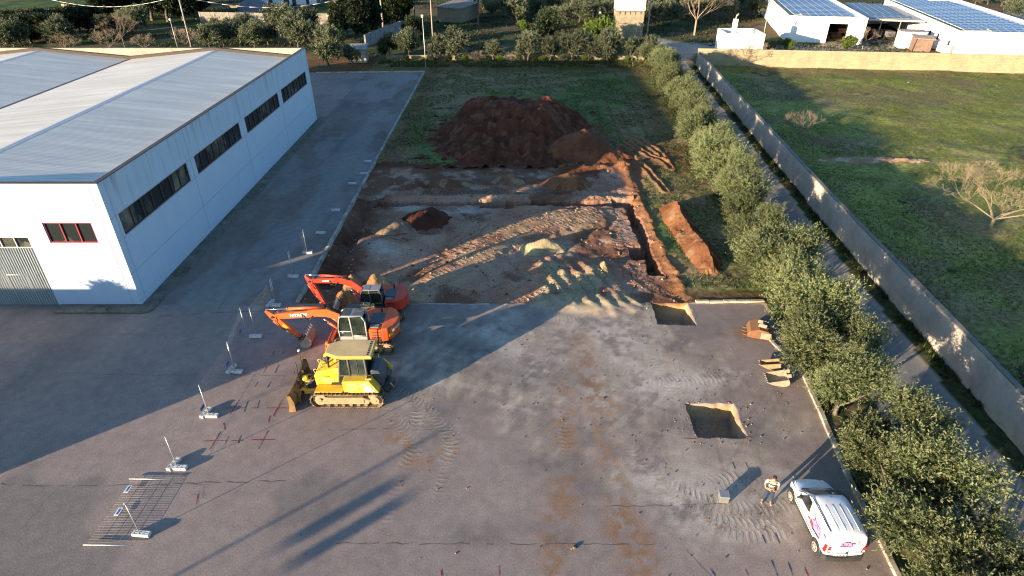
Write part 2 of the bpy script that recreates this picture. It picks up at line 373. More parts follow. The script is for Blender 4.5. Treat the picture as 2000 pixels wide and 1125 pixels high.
asp = mixc(asp, (0.33, 0.25, 0.18), sstep(0.56, 0.66, sml) * np.clip(mudm, 0, 1) * 0.45)
# pale dried slurry dragged in streaks
for pts_, wd, amt in [([(960, 650), (1010, 690), (1090, 750), (1180, 830)], 1.1, .7), ([(1180, 640), (1230, 700), (1300, 760)], 1.6, .6), ([(1250, 760), (1350, 745), (1440, 732)], 0.8, .9), ([(1190, 880), (1260, 930), (1340, 985)], 1.0, .8), ([(820, 640), (890, 655)], 0.7, .5), ([(1360, 940), (1440, 960), (1540, 950)], 1.2, .55), ([(1340, 1015), (1450, 1030), (1560, 1015)], 1.1, .5), ([(930, 700), (950, 690), (985, 700)], .6, .5), ([(1110, 660), (1200, 650), (1260, 660)], 1.3, .5)]:
    d, s_, sd = linedist(X, Y, smooth_line([G(*q) for q in pts_], 4)); asp = mixc(asp, (0.47, 0.42, 0.36), amt * np.exp(-(d / wd) ** 2) * sstep(0.36, 0.6, sml * 0.6 + mid * 0.4))
for pts_, wd, amt in [([(1105, 740), (1108, 850), (1115, 920), (1090, 1010), (1085, 1120)], .75, .85), ([(1135, 660), (1160, 780), (1195, 915), (1215, 1000), (1255, 1120)], .7, .85), ([(1215, 1040), (1255, 1075)], .8, .9), ([(1160, 760), (1200, 800)], .6, .6), ([(770, 850), (790, 870)], .45, .9), ([(800, 905), (835, 895)], .5, .7), ([(1450, 650), (1500, 650)], .6, .9), ([(590, 690), (620, 700)], .6, .85), ([(700, 690), (720, 700)], .7, .5), ([(870, 870), (880, 885)], .5, .7)]:
    d, s_, sd = linedist(X, Y, smooth_line([G(*q) for q in pts_], 4)); asp = mixc(asp, (0.25, 0.14, 0.075), 0.9 * amt * np.exp(-(d / wd) ** 2) * sstep(0.4, 0.58, sml))
for pts_, wd, amt in [([(900, 1050), (1000, 1045), (1100, 1050)], .7, .5), ([(860, 650), (1000, 720), (1120, 740)], 1.2, .55), ([(1330, 830), (1500, 800), (1480, 760)], 1.5, .35), ([(1450, 820), (1600, 940)], 1.0, .5), ([(1040, 905), (1090, 915)], .6, .6), ([(1590, 1020), (1585, 1060)], .4, .5)]:
    d, s_, sd = linedist(X, Y, smooth_line([G(*q) for q in pts_], 4)); asp = mixc(asp, (0.10, 0.092, 0.088), amt * np.exp(-(d / wd) ** 2) * sstep(0.3, 0.6, mid))
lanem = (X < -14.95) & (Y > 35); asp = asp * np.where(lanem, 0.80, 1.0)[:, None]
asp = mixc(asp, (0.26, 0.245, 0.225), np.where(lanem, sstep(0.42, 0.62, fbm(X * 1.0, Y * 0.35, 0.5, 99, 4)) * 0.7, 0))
# soil
soil = np.tile(np.array([[0.34, 0.18, 0.112]]), (X.size, 1)) * (0.6 + 0.8 * mid)[:, None]
soil = mixc(soil, (0.40, 0.265, 0.185), sstep(0.45, 0.66, fbm(X, Y, 0.3, 111, 5)) * 0.75 * ((X < 11) & (Y < 62)))
soil = mixc(soil, (0.15, 0.062, 0.034), sstep(0.55, 0.66, fbm(X, Y, 0.28, 121, 5)) * 0.8)
soil = mixc(soil, (0.37, 0.255, 0.145), ltm * 0.8 * sstep(0.3, 0.6, mid))  # sunlit strip put into the soil colour as a lighter tan
for px_ in ([(735, 398), (800, 404), (900, 410), (930, 412)], [(690, 480), (720, 470), (760, 490)], [(870, 335), (960, 345), (1020, 350)], [(1030, 340), (1090, 345)], [(1140, 365), (1160, 372)], [(880, 358), (1000, 378), (1040, 372)], [(740, 378), (760, 372)]):
    d, s_, sd = linedist(X, Y, smooth_line([G(*q) for q in px_], 4)); soil = mixc(soil, (0.46, 0.41, 0.34), 0.85 * np.exp(-(d / 0.9) ** 2) * sstep(0.3, 0.55, mid) * 0.9)
rightred = sstep(10.8, 11.8, X) * (Y > 35) ; soil = mixc(soil, (0.21, 0.095, 0.04), rightred * 0.9 * (0.6 + 0.6 * sml).clip(0, 1))
soil = mixc(soil, (0.20, 0.085, 0.037), sstep(60.0, 61.0, Y) * (X > 5) * 0.85)
soil = mixc(soil, (0.10, 0.036, 0.018), np.maximum(sstep(61.0, 62.5, Y) * (X < 5), sstep(-10.6, -12.8, X + n_w * 1.2) * 0.85 * (Y < 54)) * 0.9)
soil = mixc(soil, (0.125, 0.045, 0.02), sstep(54.0, 55.0, Y) * (X < 9) * sstep(0.42, 0.55, mid) * 0.8)
soil = mixc(soil, (0.34, 0.265, 0.155), spm * sstep(0.33, 0.5, mid))
soil = mixc(soil, (0.045, 0.022, 0.014), np.where(pitmask, 0.35, 0))  # trench soil darkened, shade put into its colour
# lawn
green = np.array([0.108, 0.142, 0.042]); lawn = np.tile(green[None, :], (X.size, 1)) * (0.6 + 0.8 * mid)[:, None]
lawn = mixc(lawn, (0.13, 0.17, 0.03), sstep(0.5, 0.7, sml) * 0.7)
bn = fbm(X, Y, 0.11, 131, 4)
lawn = mixc(lawn, (0.25, 0.165, 0.09), sstep(0.38, 0.58, bn + 0.10 * sstep(10, 20, X) + 0.08 * sstep(-11, -14, X)) * 0.75)
lawn = mixc(lawn, (0.15, 0.085, 0.035), np.clip(np.maximum(np.exp(-((Y - 110) / 2.2) ** 2), np.exp(-((X + 13.4) / 1.6) ** 2)), 0, 1) * 0.8 * (Y > 60))
lawn = mixc(lawn, (0.16, 0.095, 0.035), np.clip(1 - np.abs(X - (kx - 1.8)) / 2.3, 0, 1) * (Y > 62) * 0.7)
for xo in (14.6, 16.6, 11.6, 13.2):
    lawn = mixc(lawn, (0.14, 0.085, 0.035), np.exp(-((X - xo - 0.03 * (Y - 80)) / 0.3) ** 2) * (Y > 66) * 0.6)
hr = np.hypot((X - 1.2) / 10.8, (Y - 71.5) / 9.6) + (mid - 0.5) * 0.5
lawn = mixc(lawn, (0.14, 0.058, 0.03), sstep(1.12, 0.86, hr) * 0.95); lawn = mixc(lawn, (0.17, 0.085, 0.042), sstep(9.5, 11.5, X) * (Y < 69) * (Y > 60) * 0.8)
lawn = mixc(lawn, (0.23, 0.115, 0.05), np.clip(rutm * 1.2, 0, 1) * 0.9)
lawn = mixc(lawn, (0.13, 0.07, 0.03), sstep(37.2, 36.2, Y) * 0.9)
vergec = np.tile(np.array([[0.10, 0.072, 0.04]]), (X.size, 1)) * (0.5 + mid)[:, None]
vergec = mixc(vergec, (0.05, 0.075, 0.018), sstep(0.45, 0.6, sml))
vergec = mixc(vergec, (0.04, 0.052, 0.02), ((X > rr)) * 0.75)
roadc = np.tile(np.array([[0.20, 0.19, 0.178]]), (X.size, 1)) * (0.75 + 0.4 * big + 0.15 * sml)[:, None]
roadc = mixc(roadc, (0.36, 0.31, 0.24), np.exp(-((X - rr) / 0.45) ** 2) * 0.7)
Xc = mixc(lawn, (0, 0, 0), np.zeros_like(X))
Xc = lawn * (1 - digm[:, None]) + soil * digm[:, None]
Xc = np.where((verge & ((Y < 35.3) | (X > rr)))[:, None], vergec, Xc)
asp = np.where(pitmask[:, None], np.where((Z < -0.75)[:, None], np.array([[0.30, 0.225, 0.155]]), np.array([[0.46, 0.29, 0.13]])) * (0.5 + mid)[:, None], asp)  # sunlight put into the colour: pit walls lighter near the top
asp = mixc(asp, (0.36, 0.29, 0.19), np.where(pitmask, 0, spm * sstep(0.25, 0.5, mid)))
Xc = np.where(yard[:, None], asp, Xc); Xc = np.where(road[:, None], roadc, Xc)
jx = (vn(X, Y, 3.0, 201) - 0.5) * 0.12 + (vn(X, Y, 0.9, 203) - 0.5) * 0.1; jy = (vn(X, Y, 3.0, 202) - 0.5) * 0.12 + (vn(X, Y, 0.9, 204) - 0.5) * 0.1
near_pit = np.zeros_like(X)
for r in PITS: near_pit = np.maximum(near_pit, sstep(0.9, 0.2, np.maximum(np.maximum(r[0] - X, X - r[1]), np.maximum(r[2] - Y, Y - r[3]))))
near_pit = near_pit * np.where(Y > 35.6, 2.4, 1.0)
V3 = np.stack([X + jx * near_pit, Y + jy * near_pit, Z], 1)
def Zat(x, y):
    i = int(np.clip(np.searchsorted(xs, x), 0, len(xs) - 1)); j = int(np.clip(np.searchsorted(ys, y), 0, len(ys) - 1))
    return float(Z[j * len(xs) + i])
ny, nx = shp; idx = np.arange(ny * nx).reshape(ny, nx)
Fq = np.stack([idx[:-1, :-1].ravel(), idx[:-1, 1:].ravel(), idx[1:, 1:].ravel(), idx[1:, :-1].ravel()], 1)
fx = X[Fq].mean(1); fy = Y[Fq].mean(1)
cls = np.full(len(Fq), 2)                                   # lawn
cls[digm[Fq].mean(1) > 0.5] = 1                             # dug soil
cls[(verge[Fq].sum(1) > 2) & ((fy < 35.3) | (fx > roadl(fy)))] = 3
cls[yard[Fq].sum(1) > 1] = 0
cls[road[Fq].sum(1) > 1] = 4
cls[fx > wallx(fy) + 0.1] = -1
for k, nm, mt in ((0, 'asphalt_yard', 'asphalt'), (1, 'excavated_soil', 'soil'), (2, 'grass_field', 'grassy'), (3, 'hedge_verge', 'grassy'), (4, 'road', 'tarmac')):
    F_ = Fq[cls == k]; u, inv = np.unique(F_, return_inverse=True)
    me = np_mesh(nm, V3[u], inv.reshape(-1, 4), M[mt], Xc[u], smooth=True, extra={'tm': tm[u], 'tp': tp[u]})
    tag(link(nm, me), kind='structure')
# asphalt and road outside the detailed sheet, as one apron towards the camera and the left
def sheet(name, quads, mt, col, z=0.0):
    v = []; f = []
    for qd in quads:
        f.append([len(v) + i for i in range(4)]); v += [(p[0], p[1], z) for p in qd]
    return tag(link(name, np_mesh(name, v, f, M[mt], np.tile(np.array([col]), (len(v), 1)))), kind='structure')
def gridsheet(name, x0, x1, y0, y1, st, mt, colf, hf=None, keep=None, kind='structure'):
    gx = np.arange(x0, x1 + st * .5, st); gy = np.arange(y0, y1 + st * .5, st); A, B = np.meshgrid(gx, gy); s_ = A.shape; A = A.ravel(); B = B.ravel()
    id_ = np.arange(A.size).reshape(s_); F_ = np.stack([id_[:-1, :-1].ravel(), id_[:-1, 1:].ravel(), id_[1:, 1:].ravel(), id_[1:, :-1].ravel()], 1)
    z = hf(A, B) if hf else np.zeros_like(A)
    if keep is not None: F_ = F_[keep(A[F_].mean(1), B[F_].mean(1))]
    u, inv = np.unique(F_, return_inverse=True)
    return tag(link(name, np_mesh(name, np.stack([A, B, z], 1)[u], inv.reshape(-1, 4), M[mt], colf(A, B)[u], smooth=True)), kind=kind)
def aspcol(a, b):
    bg_ = fbm(a, b, 0.12, 71, 5); md = fbm(a, b, 0.6, 81, 4)
    c = np.tile(np.array([[0.258, 0.206, 0.178]]), (a.size, 1)) * (0.72 + 0.36 * bg_ + 0.22 * md)[:, None]
    return mixc(c, (0.155, 0.14, 0.13), sstep(0.56, 0.68, fbm(a, b, 0.22, 77, 4)) * 0.6)
gridsheet('asphalt_apron', -80.6, -24.6, -30, 36, 0.8, 'asphalt', aspcol, lambda a, b: (fbm(a, b, 0.35, 31, 5) - 0.5) * 0.008)
gridsheet('asphalt_apron', -24.6, 15.4, -30.4, 8.0, 0.8, 'asphalt', aspcol, lambda a, b: (fbm(a, b, 0.35, 31, 5) - 0.5) * 0.008)
gridsheet('asphalt_apron', -80.6, -24.6, 79, 107, 1.0, 'asphalt', aspcol, lambda a, b: (fbm(a, b, 0.35, 31, 5) - 0.5) * 0.008)
# the walled field on the right
def fieldz(a, b): return 0.05 + (fbm(a, b, 0.15, 301, 4) - 0.5) * 0.5 + (fbm(a, b, 0.9, 302, 4) - 0.5) * 0.16
def fieldcol(a, b):
    m_ = fbm(a, b, 0.5, 311, 5); s_ = fbm(a, b, 2.2, 312, 3); c = np.tile(np.array([[0.185, 0.20, 0.046]]), (a.size, 1)) * (0.5 + m_)[:, None]
    c = mixc(c, (0.245, 0.245, 0.06), sstep(0.5, 0.68, s_) * 0.7)
    c = mixc(c, (0.21, 0.15, 0.08), sstep(0.5, 0.62, fbm(a, b, 0.1, 313, 5)) * 0.8)
    c = mixc(c, (0.27, 0.23, 0.10), sstep(0.55, 0.7, fbm(a, b, 0.25, 314, 5)) * 0.6)
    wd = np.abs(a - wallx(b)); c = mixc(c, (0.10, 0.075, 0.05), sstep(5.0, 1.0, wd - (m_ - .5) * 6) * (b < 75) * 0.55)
    d, q1, q2 = linedist(a, b, [G(1630, 313), G(1780, 315)]); return mixc(c, (0.34, 0.20, 0.11), np.exp(-(d / 0.9) ** 2))
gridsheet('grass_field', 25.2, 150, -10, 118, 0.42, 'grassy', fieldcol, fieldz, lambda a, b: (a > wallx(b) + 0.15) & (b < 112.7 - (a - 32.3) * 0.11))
# open country to the horizon
gxl = np.concatenate([[-1500, -600, -300], np.arange(-190, 190, 1.1), [300, 600, 1500]]); gyl = np.concatenate([[-600, -150, -40], np.arange(0, 104, 4.0), np.arange(104, 235, 0.9), [260, 330, 600, 2200]])
A, B = np.meshgrid(gxl, gyl); s_ = A.shape; A = A.ravel(); B = B.ravel(); id_ = np.arange(A.size).reshape(s_)
F_ = np.stack([id_[:-1, :-1].ravel(), id_[:-1, 1:].ravel(), id_[1:, 1:].ravel(), id_[1:, :-1].ravel()], 1)
ax, ay = A[F_], B[F_]
F_ = F_[~((ax.min(1) > -24.5) & (ax.max(1) < 26) & (ay.min(1) > 9) & (ay.max(1) < 116.5))]
Zg = -0.12 + (fbm(A, B, 0.2, 401, 3) - 0.5) * 0.1 + np.where(B > 118.5, (fbm(A, B, 0.3, 402, 4) - 0.5) * 0.5 + 0.12, 0)
m_ = fbm(A, B, 0.4, 411, 5); Gc = np.tile(np.array([[0.048, 0.066, 0.018]]), (A.size, 1)) * (0.5 + m_)[:, None]
Gc = mixc(Gc, (0.14, 0.10, 0.05), sstep(0.47, 0.6, fbm(A, B, 0.07, 412, 5)) * 0.8)
Gc = mixc(Gc, (0.17, 0.08, 0.035), ((A > -75) & (A < -24) & (B > 104) & (B < 122)) * sstep(0.3, 0.55, m_) * 0.8)
FLD = [G(0, 16), G(165, 14), G(170, 3), G(0, 2)]; Gc = mixc(Gc, (0.06, 0.11, 0.02), sstep(-2, 2, polysd(A, B, FLD)) * 0.9)
PLO = [G(0, 33), G(20, 20), G(200, 14), G(215, 26), G(80, 38)]; Gc = mixc(Gc, (0.15, 0.08, 0.05), sstep(-2, 2, polysd(A, B, PLO)) * 0.85)
for poly, colr in (([G(1262, 72), G(1300, 76), G(1345, 84), G(1420, 84), G(1420, 103), G(1362, 103), G(1345, 118), G(1322, 118), G(1290, 92)], (0.30, 0.265, 0.225)), ([G(1500, 98), G(1535, 88), G(1690, 92), G(1700, 70), G(1755, 70), G(1760, 95), G(1850, 112), G(1760, 113), G(1520, 103)], (0.33, 0.29, 0.23)), ([G(1605, 75), G(1660, 75), G(1660, 92), G(1605, 92)], (0.36, 0.29, 0.22)), ([G(1950, 25), G(2000, 15), G(2080, 60), G(2010, 52)], (0.36, 0.29, 0.2))):
    Gc = mixc(Gc, colr, sstep(-0.8, 0.8, polysd(A, B, poly) + (m_ - 0.5) * 3))
u, inv = np.unique(F_, return_inverse=True)
tag(link('ground', np_mesh('ground', np.stack([A, B, Zg], 1)[u], inv.reshape(-1, 4), M['grassy'], Gc[u], smooth=True)), kind='structure')
# ---- kerbs and edging
M['concrete'] = PM('weathered_concrete', (0.36, 0.33, 0.28), 0.9, var=0.35, scale=1.2, dirt=(0.1, 0.085, 0.06), dirt_amt=0.55, dirt_scale=0.9, bump=0.4, bscale=18)
M['kerb_stone'] = PM('kerb_stone', (0.46, 0.40, 0.30), 0.9, var=0.4, scale=1.0, dirt=(0.13, 0.10, 0.07), dirt_amt=0.5, dirt_scale=0.7, bump=0.4, bscale=14)
def kerb(name, pts, wdt, h, ln=1.0, mt='kerb_stone', jig=0.012):
    mb = MB()
    for i in range(len(pts) - 1):
        p, q_ = Vector((*pts[i], 0)), Vector((*pts[i + 1], 0)); L = (q_ - p).length; n = max(1, round(L / ln)); ang = math.degrees(math.atan2(q_.y - p.y, q_.x - p.x))
        for k in range(n):
            c = p.lerp(q_, (k + .5) / n)
            mb.box((c.x + rnd.uniform(-jig, jig), c.y + rnd.uniform(-jig, jig), h / 2 - 0.1 + rnd.uniform(-jig, jig)), (L / n - 0.02, wdt, h + 0.2), (rnd.uniform(-.8, .8), 0, ang + rnd.uniform(-.7, .7)), 0.02)
    return tag(mb.build(name, M[mt]), kind='structure')
kerb('kerb', [(17.15, 28.6), (16.7, 24.8), (16.05, 19.8), (15.75, 15.7), (15.1, 8), (14.6, 0)], 0.24, 0.14)
kerb('kerb', [(16.25, 31.4), (16.75, 29.2)], 0.2, 0.08)
kerb('kerb', [(-14.85, 35.4), (-14.85, 107.3)], 0.26, 0.16, 1.0, 'concrete', 0.02)
kerb('kerb', [(-14.85, 107.4), (-33, 106.6)], 0.25, 0.16, 1.0)
kerb('kerb', [(12.7, 35.42), (17.5, 35.5)], 0.26, 0.16, 0.9)
kerb('kerb', [(-7.4, 35.22), (9.2, 35.18)], 0.14, 0.03, 1.0, 'concrete', 0.03)
# pavement round the warehouse
M['pavement'] = PM('mossy_pavement', (0.20, 0.185, 0.15), 0.95, var=0.5, scale=0.8, dirt=(0.05, 0.045, 0.03), dirt_amt=0.75, dirt_scale=0.8, bump=0.6, bscale=9)
mb = MB()
pv = [(-31.0, 35.05), (-31.0, 34.35), (-30.9, 34.15), (-30.7, 34.05), (-24.9, 34.05), (-24.55, 34.2), (-24.4, 34.5), (-24.35, 80.0), (-25.38, 80.0), (-25.38, 35.05)]
mb.prism(pv, -0.1, 0.13, 'z', 0.02); tag(mb.build('pavement', M['pavement']), kind='structure')
# concrete margin beside the excavated edge of the lane
# ---- cracks and joints in the asphalt, sprayed survey marks
M['crack'] = PM('crack', (0.125, 0.108, 0.096), 1.0, var=0.3)
def ribbon(mb, pts, wd, z=0.006, wob=0.05, seg=0.35, gap=0.0):
    P = []
    for i in range(len(pts) - 1):
        a, b = Vector(pts[i]), Vector(pts[i + 1]); n = max(2, int((b - a).length / seg))
        for k in range(n): P.append(a.lerp(b, k / n) + Vector((rnd.uniform(-wob, wob), rnd.uniform(-wob, wob))))
    P.append(Vector(pts[-1])); prev = None
    for i in range(len(P)):
        d = (P[min(i + 1, len(P) - 1)] - P[max(i - 1, 0)]).normalized(); nn = Vector((-d.y, d.x)) * wd * rnd.uniform(0.3, 1.2) * 0.5
        cur = ((P[i] + nn), (P[i] - nn))
        if prev and rnd.random() > gap: mb.quad([(prev[0].x, prev[0].y, z), (prev[1].x, prev[1].y, z), (cur[1].x, cur[1].y, z), (cur[0].x, cur[0].y, z)])
        prev = cur
mb = MB()
for pts, wd in (([(0, 945), (115, 950), (250, 948), (400, 943), (560, 940)], .045), ([(115, 950), (40, 1035)], .025), ([(350, 945), (400, 946), (395, 990)], .02), ([(660, 1062), (900, 1062), (1280, 1063)], .03), ([(0, 712), (120, 728), (300, 733), (460, 732), (560, 735)], .03), ([(280, 620), (400, 612), (520, 607)], .06), ([(0, 640), (140, 650), (330, 655)], .02), ([(425, 610), (450, 570), (490, 530)], .04), ([(640, 840), (760, 838), (900, 842)], .025), ([(1180, 990), (1420, 985)], .02), ([(1340, 1075), (1390, 1125)], .02)):
    ribbon(mb, [G(*q) for q in pts], wd * 1.1, gap=0.2)
tag(mb.build('asphalt_crack', M['crack']), kind='structure')
M['spray_red'] = PM('spray_red', (0.30, 0.03, 0.03), 0.9, var=0.5, scale=8); M['spray_blue'] = PM('spray_blue', (0.03, 0.05, 0.10), 0.9, var=0.5, scale=8)
red, blue = MB(), MB()
def cross(px, py, sx=1.0, sy=1.0):
    x, y = G(px, py); ribbon(red, [(x - .62 * sx, y), (x + .62 * sx, y)], 0.05, .0075, .012, .15, .05); ribbon(red, [(x - .02, y - .62 * sy), (x + .02, y + .62 * sy)], 0.05, .009, .012, .15, .05)
for q in ((458, 797), (543, 797), (421, 861), (515, 859)): cross(*q)
for a, b in (((492, 797), (505, 797)), ((437, 826), (441, 840)), ((528, 812), (525, 826)), ((452, 861), (475, 861)), ((385, 985), (388, 965)), ((975, 1105), (977, 1125)), ((862, 1112), (864, 1125)), ((1457, 1112), (1463, 1125)), ((1572, 1108), (1580, 1125)), ((1345, 785), (1350, 792)), ((1420, 783), (1432, 790)), ((1335, 856), (1362, 857)), ((1455, 852), (1470, 854)), ((1270, 590), (1276, 600))):
    ribbon(red, [G(*a), G(*b)], 0.05, .0075, .01, .15)
for a, b in (((478, 805), (485, 783)), ((503, 797), (508, 782)), ((498, 756), (505, 746)), ((523, 757), (530, 746)), ((516, 728), (522, 716)), ((538, 728), (545, 714)), ((552, 693), (558, 684)), ((533, 694), (538, 685)), ((440, 868), (447, 852)), ((466, 866), (472, 850)), ((1432, 903), (1437, 917)), ((1457, 903), (1463, 916)), ((1515, 1040), (1524, 1062)), ((1508, 1094), (1520, 1125)), ((1540, 1098), (1550, 1125)), ((1388, 1110), (1398, 1125)), ((1490, 1045), (1497, 1062))):
    ribbon(blue, [G(*a), G(*b)], 0.05, .0075, .01, .15)
tag(red.build('survey_marking', M['spray_red']), kind='structure'); tag(blue.build('survey_marking', M['spray_blue']), kind='structure')
# ---- heaps of soil, each its own thing
def heap(name, label, cat, c, rx, ry, rot, h, col, col2, seed, power=1.2, n=90, clump=0.35, pz=None, prof=None, group=None):
    u_ = np.linspace(-1.35, 1.35, n); U, W = np.meshgrid(u_, u_); s_ = U.shape; U = U.ravel(); W = W.ravel()
    ca, sa = math.cos(R(rot)), math.sin(R(rot)); lx = U * rx; ly = W * ry; x = c[0] + lx * ca - ly * sa; y = c[1] + lx * sa + ly * ca
    if prof is not None: z = prof(U, W, x, y)
    else:
        r = np.hypot(U, W) * (1 + (fbm(x, y, 0.9 / max(rx, ry) * 2, seed, 3) - 0.5) * 0.7); z = h * (1 - np.minimum(r, 1.4) ** power)
    z = z + (fbm(x, y, 1.1, seed + 3, 4) - 0.5) * clump * h * 0.8 + (fbm(x, y, 3.5, seed + 5, 3) - 0.5) * clump * 0.35
    gz = Zat(*c) if pz is None else pz; z = z + gz; id_ = np.arange(U.size).reshape(s_)
    F_ = np.stack([id_[:-1, :-1].ravel(), id_[:-1, 1:].ravel(), id_[1:, 1:].ravel(), id_[1:, :-1].ravel()], 1); F_ = F_[z[F_].max(1) > gz - 0.25]
    m_ = fbm(x, y, 0.8, seed + 7, 5); cc_ = np.tile(np.array([col]), (U.size, 1)) * (0.55 + 0.9 * m_)[:, None]; cc_ = mixc(cc_, col2, sstep(0.54, 0.7, fbm(x, y, 1.3, seed + 9, 4)))
    u, inv = np.unique(F_, return_inverse=True)
    o = link(name, np_mesh(name, np.stack([x, y, z], 1)[u], inv.reshape(-1, 4), M['soil'], cc_[u], smooth=True)); return tag(o, label, cat, group)
def bigprof(U, W, x, y):
    e_ = (fbm(x, y, 0.35, 777, 4) - 0.5)
    top = 3.4 * sstep(1.12, 0.36, np.abs(U + 0.02) * 0.95 + e_ * 0.45) * sstep(-1.08, 0.05, W + e_ * 0.5) * sstep(1.1, 0.45, W + e_ * 0.4)
    fan = 1.6 * sstep(1.15, 0.1, np.hypot(U * 0.95, (W + 0.35) * 1.1) + e_ * 0.7)
    grooves = 0.16 * np.sin(x * 4.3 + e_ * 6) * sstep(1.0, 0.5, np.abs(U) * 1.6) * sstep(0.5, -0.2, W)
    return np.maximum(top, fan) + grooves - 0.12
heap('soil_heap', 'largest heap of dark red earth, flat topped, at the edge of the lawn', 'soil heap', (0.4, 73.2), 8.4, 8.4, 0, 3.4, (0.11, 0.036, 0.018), (0.17, 0.072, 0.04), 500, n=260, clump=0.36, pz=0.0, prof=bigprof)
heap('soil_heap', 'pointed brown earth heap leaning against the right flank of the largest heap', 'soil heap', (8.0, 66.6), 4.6, 3.6, 0, 2.75, (0.17, 0.066, 0.031), (0.13, 0.047, 0.024), 510, 1.0, 120, 0.2, pz=0.0)
heap('soil_heap', 'small dark red earth heap on the pale dug ground left of the tyre tracks', 'soil heap', (-7.7, 49.0), 2.3, 2.2, 0, 0.8, (0.075, 0.028, 0.016), (0.055, 0.02, 0.012), 520, 1.7, 80, 0.7)
heap('soil_heap', 'low grey brown earth heap beside the small dark red heap', 'soil heap', (-10.2, 47.6), 2.0, 1.5, 10, 0.55, (0.23, 0.155, 0.10), (0.3, 0.22, 0.14), 525, 1.4, 60, 0.4)
heap('sand_heap', 'pale sand heap catching the sun in the middle of the dug ground', 'sand heap', (2.6, 43.6), 2.1, 1.0, 8, 0.95, (0.34, 0.27, 0.15), (0.30, 0.23, 0.13), 530, 1.3, 70, 0.2)
heap('soil_heap', 'brown earth heap on the back strip between pale limestone patches', 'soil heap', (-0.3, 58.2), 1.7, 1.2, 0, 0.8, (0.19, 0.10, 0.055), (0.28, 0.2, 0.12), 540, 1.2, 60, 0.35)
heap('soil_heap', 'reddish earth heap on the back strip near its right end', 'soil heap', (5.6, 57.6), 2.5, 2.0, 0, 1.15, (0.22, 0.095, 0.042), (0.14, 0.06, 0.03), 545, 1.15, 70, 0.3)
heap('soil_heap', 'long low brown earth bank in front of the pale limestone streak', 'soil heap', (-6.6, 57.2), 3.4, 1.0, 0, 0.6, (0.15, 0.07, 0.038), (0.25, 0.17, 0.1), 547, 1.3, 70, 0.4)
def ridge(U, W, x, y):
    e_ = fbm(x, y, 0.5, 888, 4) - 0.5; hump = 0.95 + 0.55 * np.exp(-((W - 0.62) / 0.28) ** 2) + 0.45 * np.exp(-((W + 0.5) / 0.3) ** 2)
    return 1.0 * hump * np.maximum(0, 1 - np.abs(U + 0.05 + e_ * 0.4) ** 1.15) * sstep(1.08, 0.75, np.abs(W) + e_ * 0.25) - 0.12
heap('soil_heap', 'long orange earth ridge in the grass between the dug ground and the hedge', 'soil heap', (14.85, 45.4), 1.4, 6.6, 3, 1.1, (0.165, 0.07, 0.03), (0.22, 0.125, 0.065), 550, n=150, clump=0.5, pz=0.02, prof=ridge)
for k, (px, py, r, h) in enumerate(((735, 540, 1.0, 0.95), (690, 548, 0.9, 1.2), (672, 578, 0.8, 0.9))):
    heap('rubble_heap', ['tan rubble heap beyond the excavator cab', 'tan rubble heap just above the raised red boom', 'tan rubble heap under the raised red boom'][k], 'rubble heap', G(px, py + 12), r, r * 0.8, 20 * k, h, (0.40, 0.27, 0.13), (0.3, 0.16, 0.07), 560 + k * 4, 1.3, 44, 0.55)
heap('debris_strip', 'low strip of brown rubble and dead grass lying across the walled field', 'debris', G(1712, 314), 6.2, .9, -2, .28, (.30, .19, .11), (.42, .34, .24), 590, 1.6, 90, .8, pz=.08)
heap('soil_heap', 'small brown sand lump on the pushed fill right of the sand heap', 'soil heap', G(1180, 522), 0.45, 0.9, 10, 0.55, (0.36, 0.27, 0.14), (0.3, 0.2, 0.1), 575, 1.2, 30, 0.5)
# ---- loose stones and clods, uncounted
def stones(name, pts, smin, smax, col, seed, flat=0.7):
    rg = np.random.default_rng(seed); ico = bmesh.new(); bmesh.ops.create_icosphere(ico, subdivisions=1, radius=1); iv = np.array([v.co[:] for v in ico.verts]); iff = np.array([[v.index for v in f.verts] for f in ico.faces]); ico.free()
    n = len(pts); sz = smin + (smax - smin) * rg.random(n) ** 3; jit = 1 + (rg.random((n, len(iv))) - 0.5) * 0.7; sc = np.stack([0.7 + 0.6 * rg.random(n), 0.7 + 0.6 * rg.random(n), flat * (0.6 + 0.6 * rg.random(n))], 1)
    Vv = iv[None] * jit[..., None] * sc[:, None, :] * sz[:, None, None]; Vv[..., 0] += pts[:, 0:1]; Vv[..., 1] += pts[:, 1:2]; Vv[..., 2] += (pts[:, 2] + sz * 0.3)[:, None]
    Ff = iff[None] + (np.arange(n) * len(iv))[:, None, None]; cl = np.asarray(col)[rg.integers(0, len(col), n)] * (0.7 + 0.6 * rg.random((n, 1)))
    return tag(link(name, np_mesh(name, Vv.reshape(-1, 3), Ff.reshape(-1, 3), M['soil'], np.repeat(cl, len(iv), 0))), kind='stuff')
def scat(n, fn, seed, dens=None):
    rg = np.random.default_rng(seed); out = []
    while len(out) < n:
        x, y = fn(rg)
        if dens is None or rg.random() < dens(x, y): out.append((x, y, Zat(x, y)))
    return np.array(out)
tmx = tm.reshape(shp); mudx = mudm.reshape(shp)
def at2(arr, x, y): return arr[int(np.clip(np.searchsorted(ys, y), 0, len(ys) - 1)), int(np.clip(np.searchsorted(xs, x), 0, len(xs) - 1))]
stones('dirt_clods', scat(1500, lambda g: (g.uniform(-11, 15.5), g.uniform(12, 35)), 1, lambda x, y: 0.05 + 0.4 * at2(mudx, x, y) + 0.35 * at2(tmx, x, y)), 0.006, 0.042, [(0.2, 0.11, 0.06), (0.28, 0.2, 0.14), (0.3, 0.14, 0.06), (0.12, 0.09, 0.07)], 2)
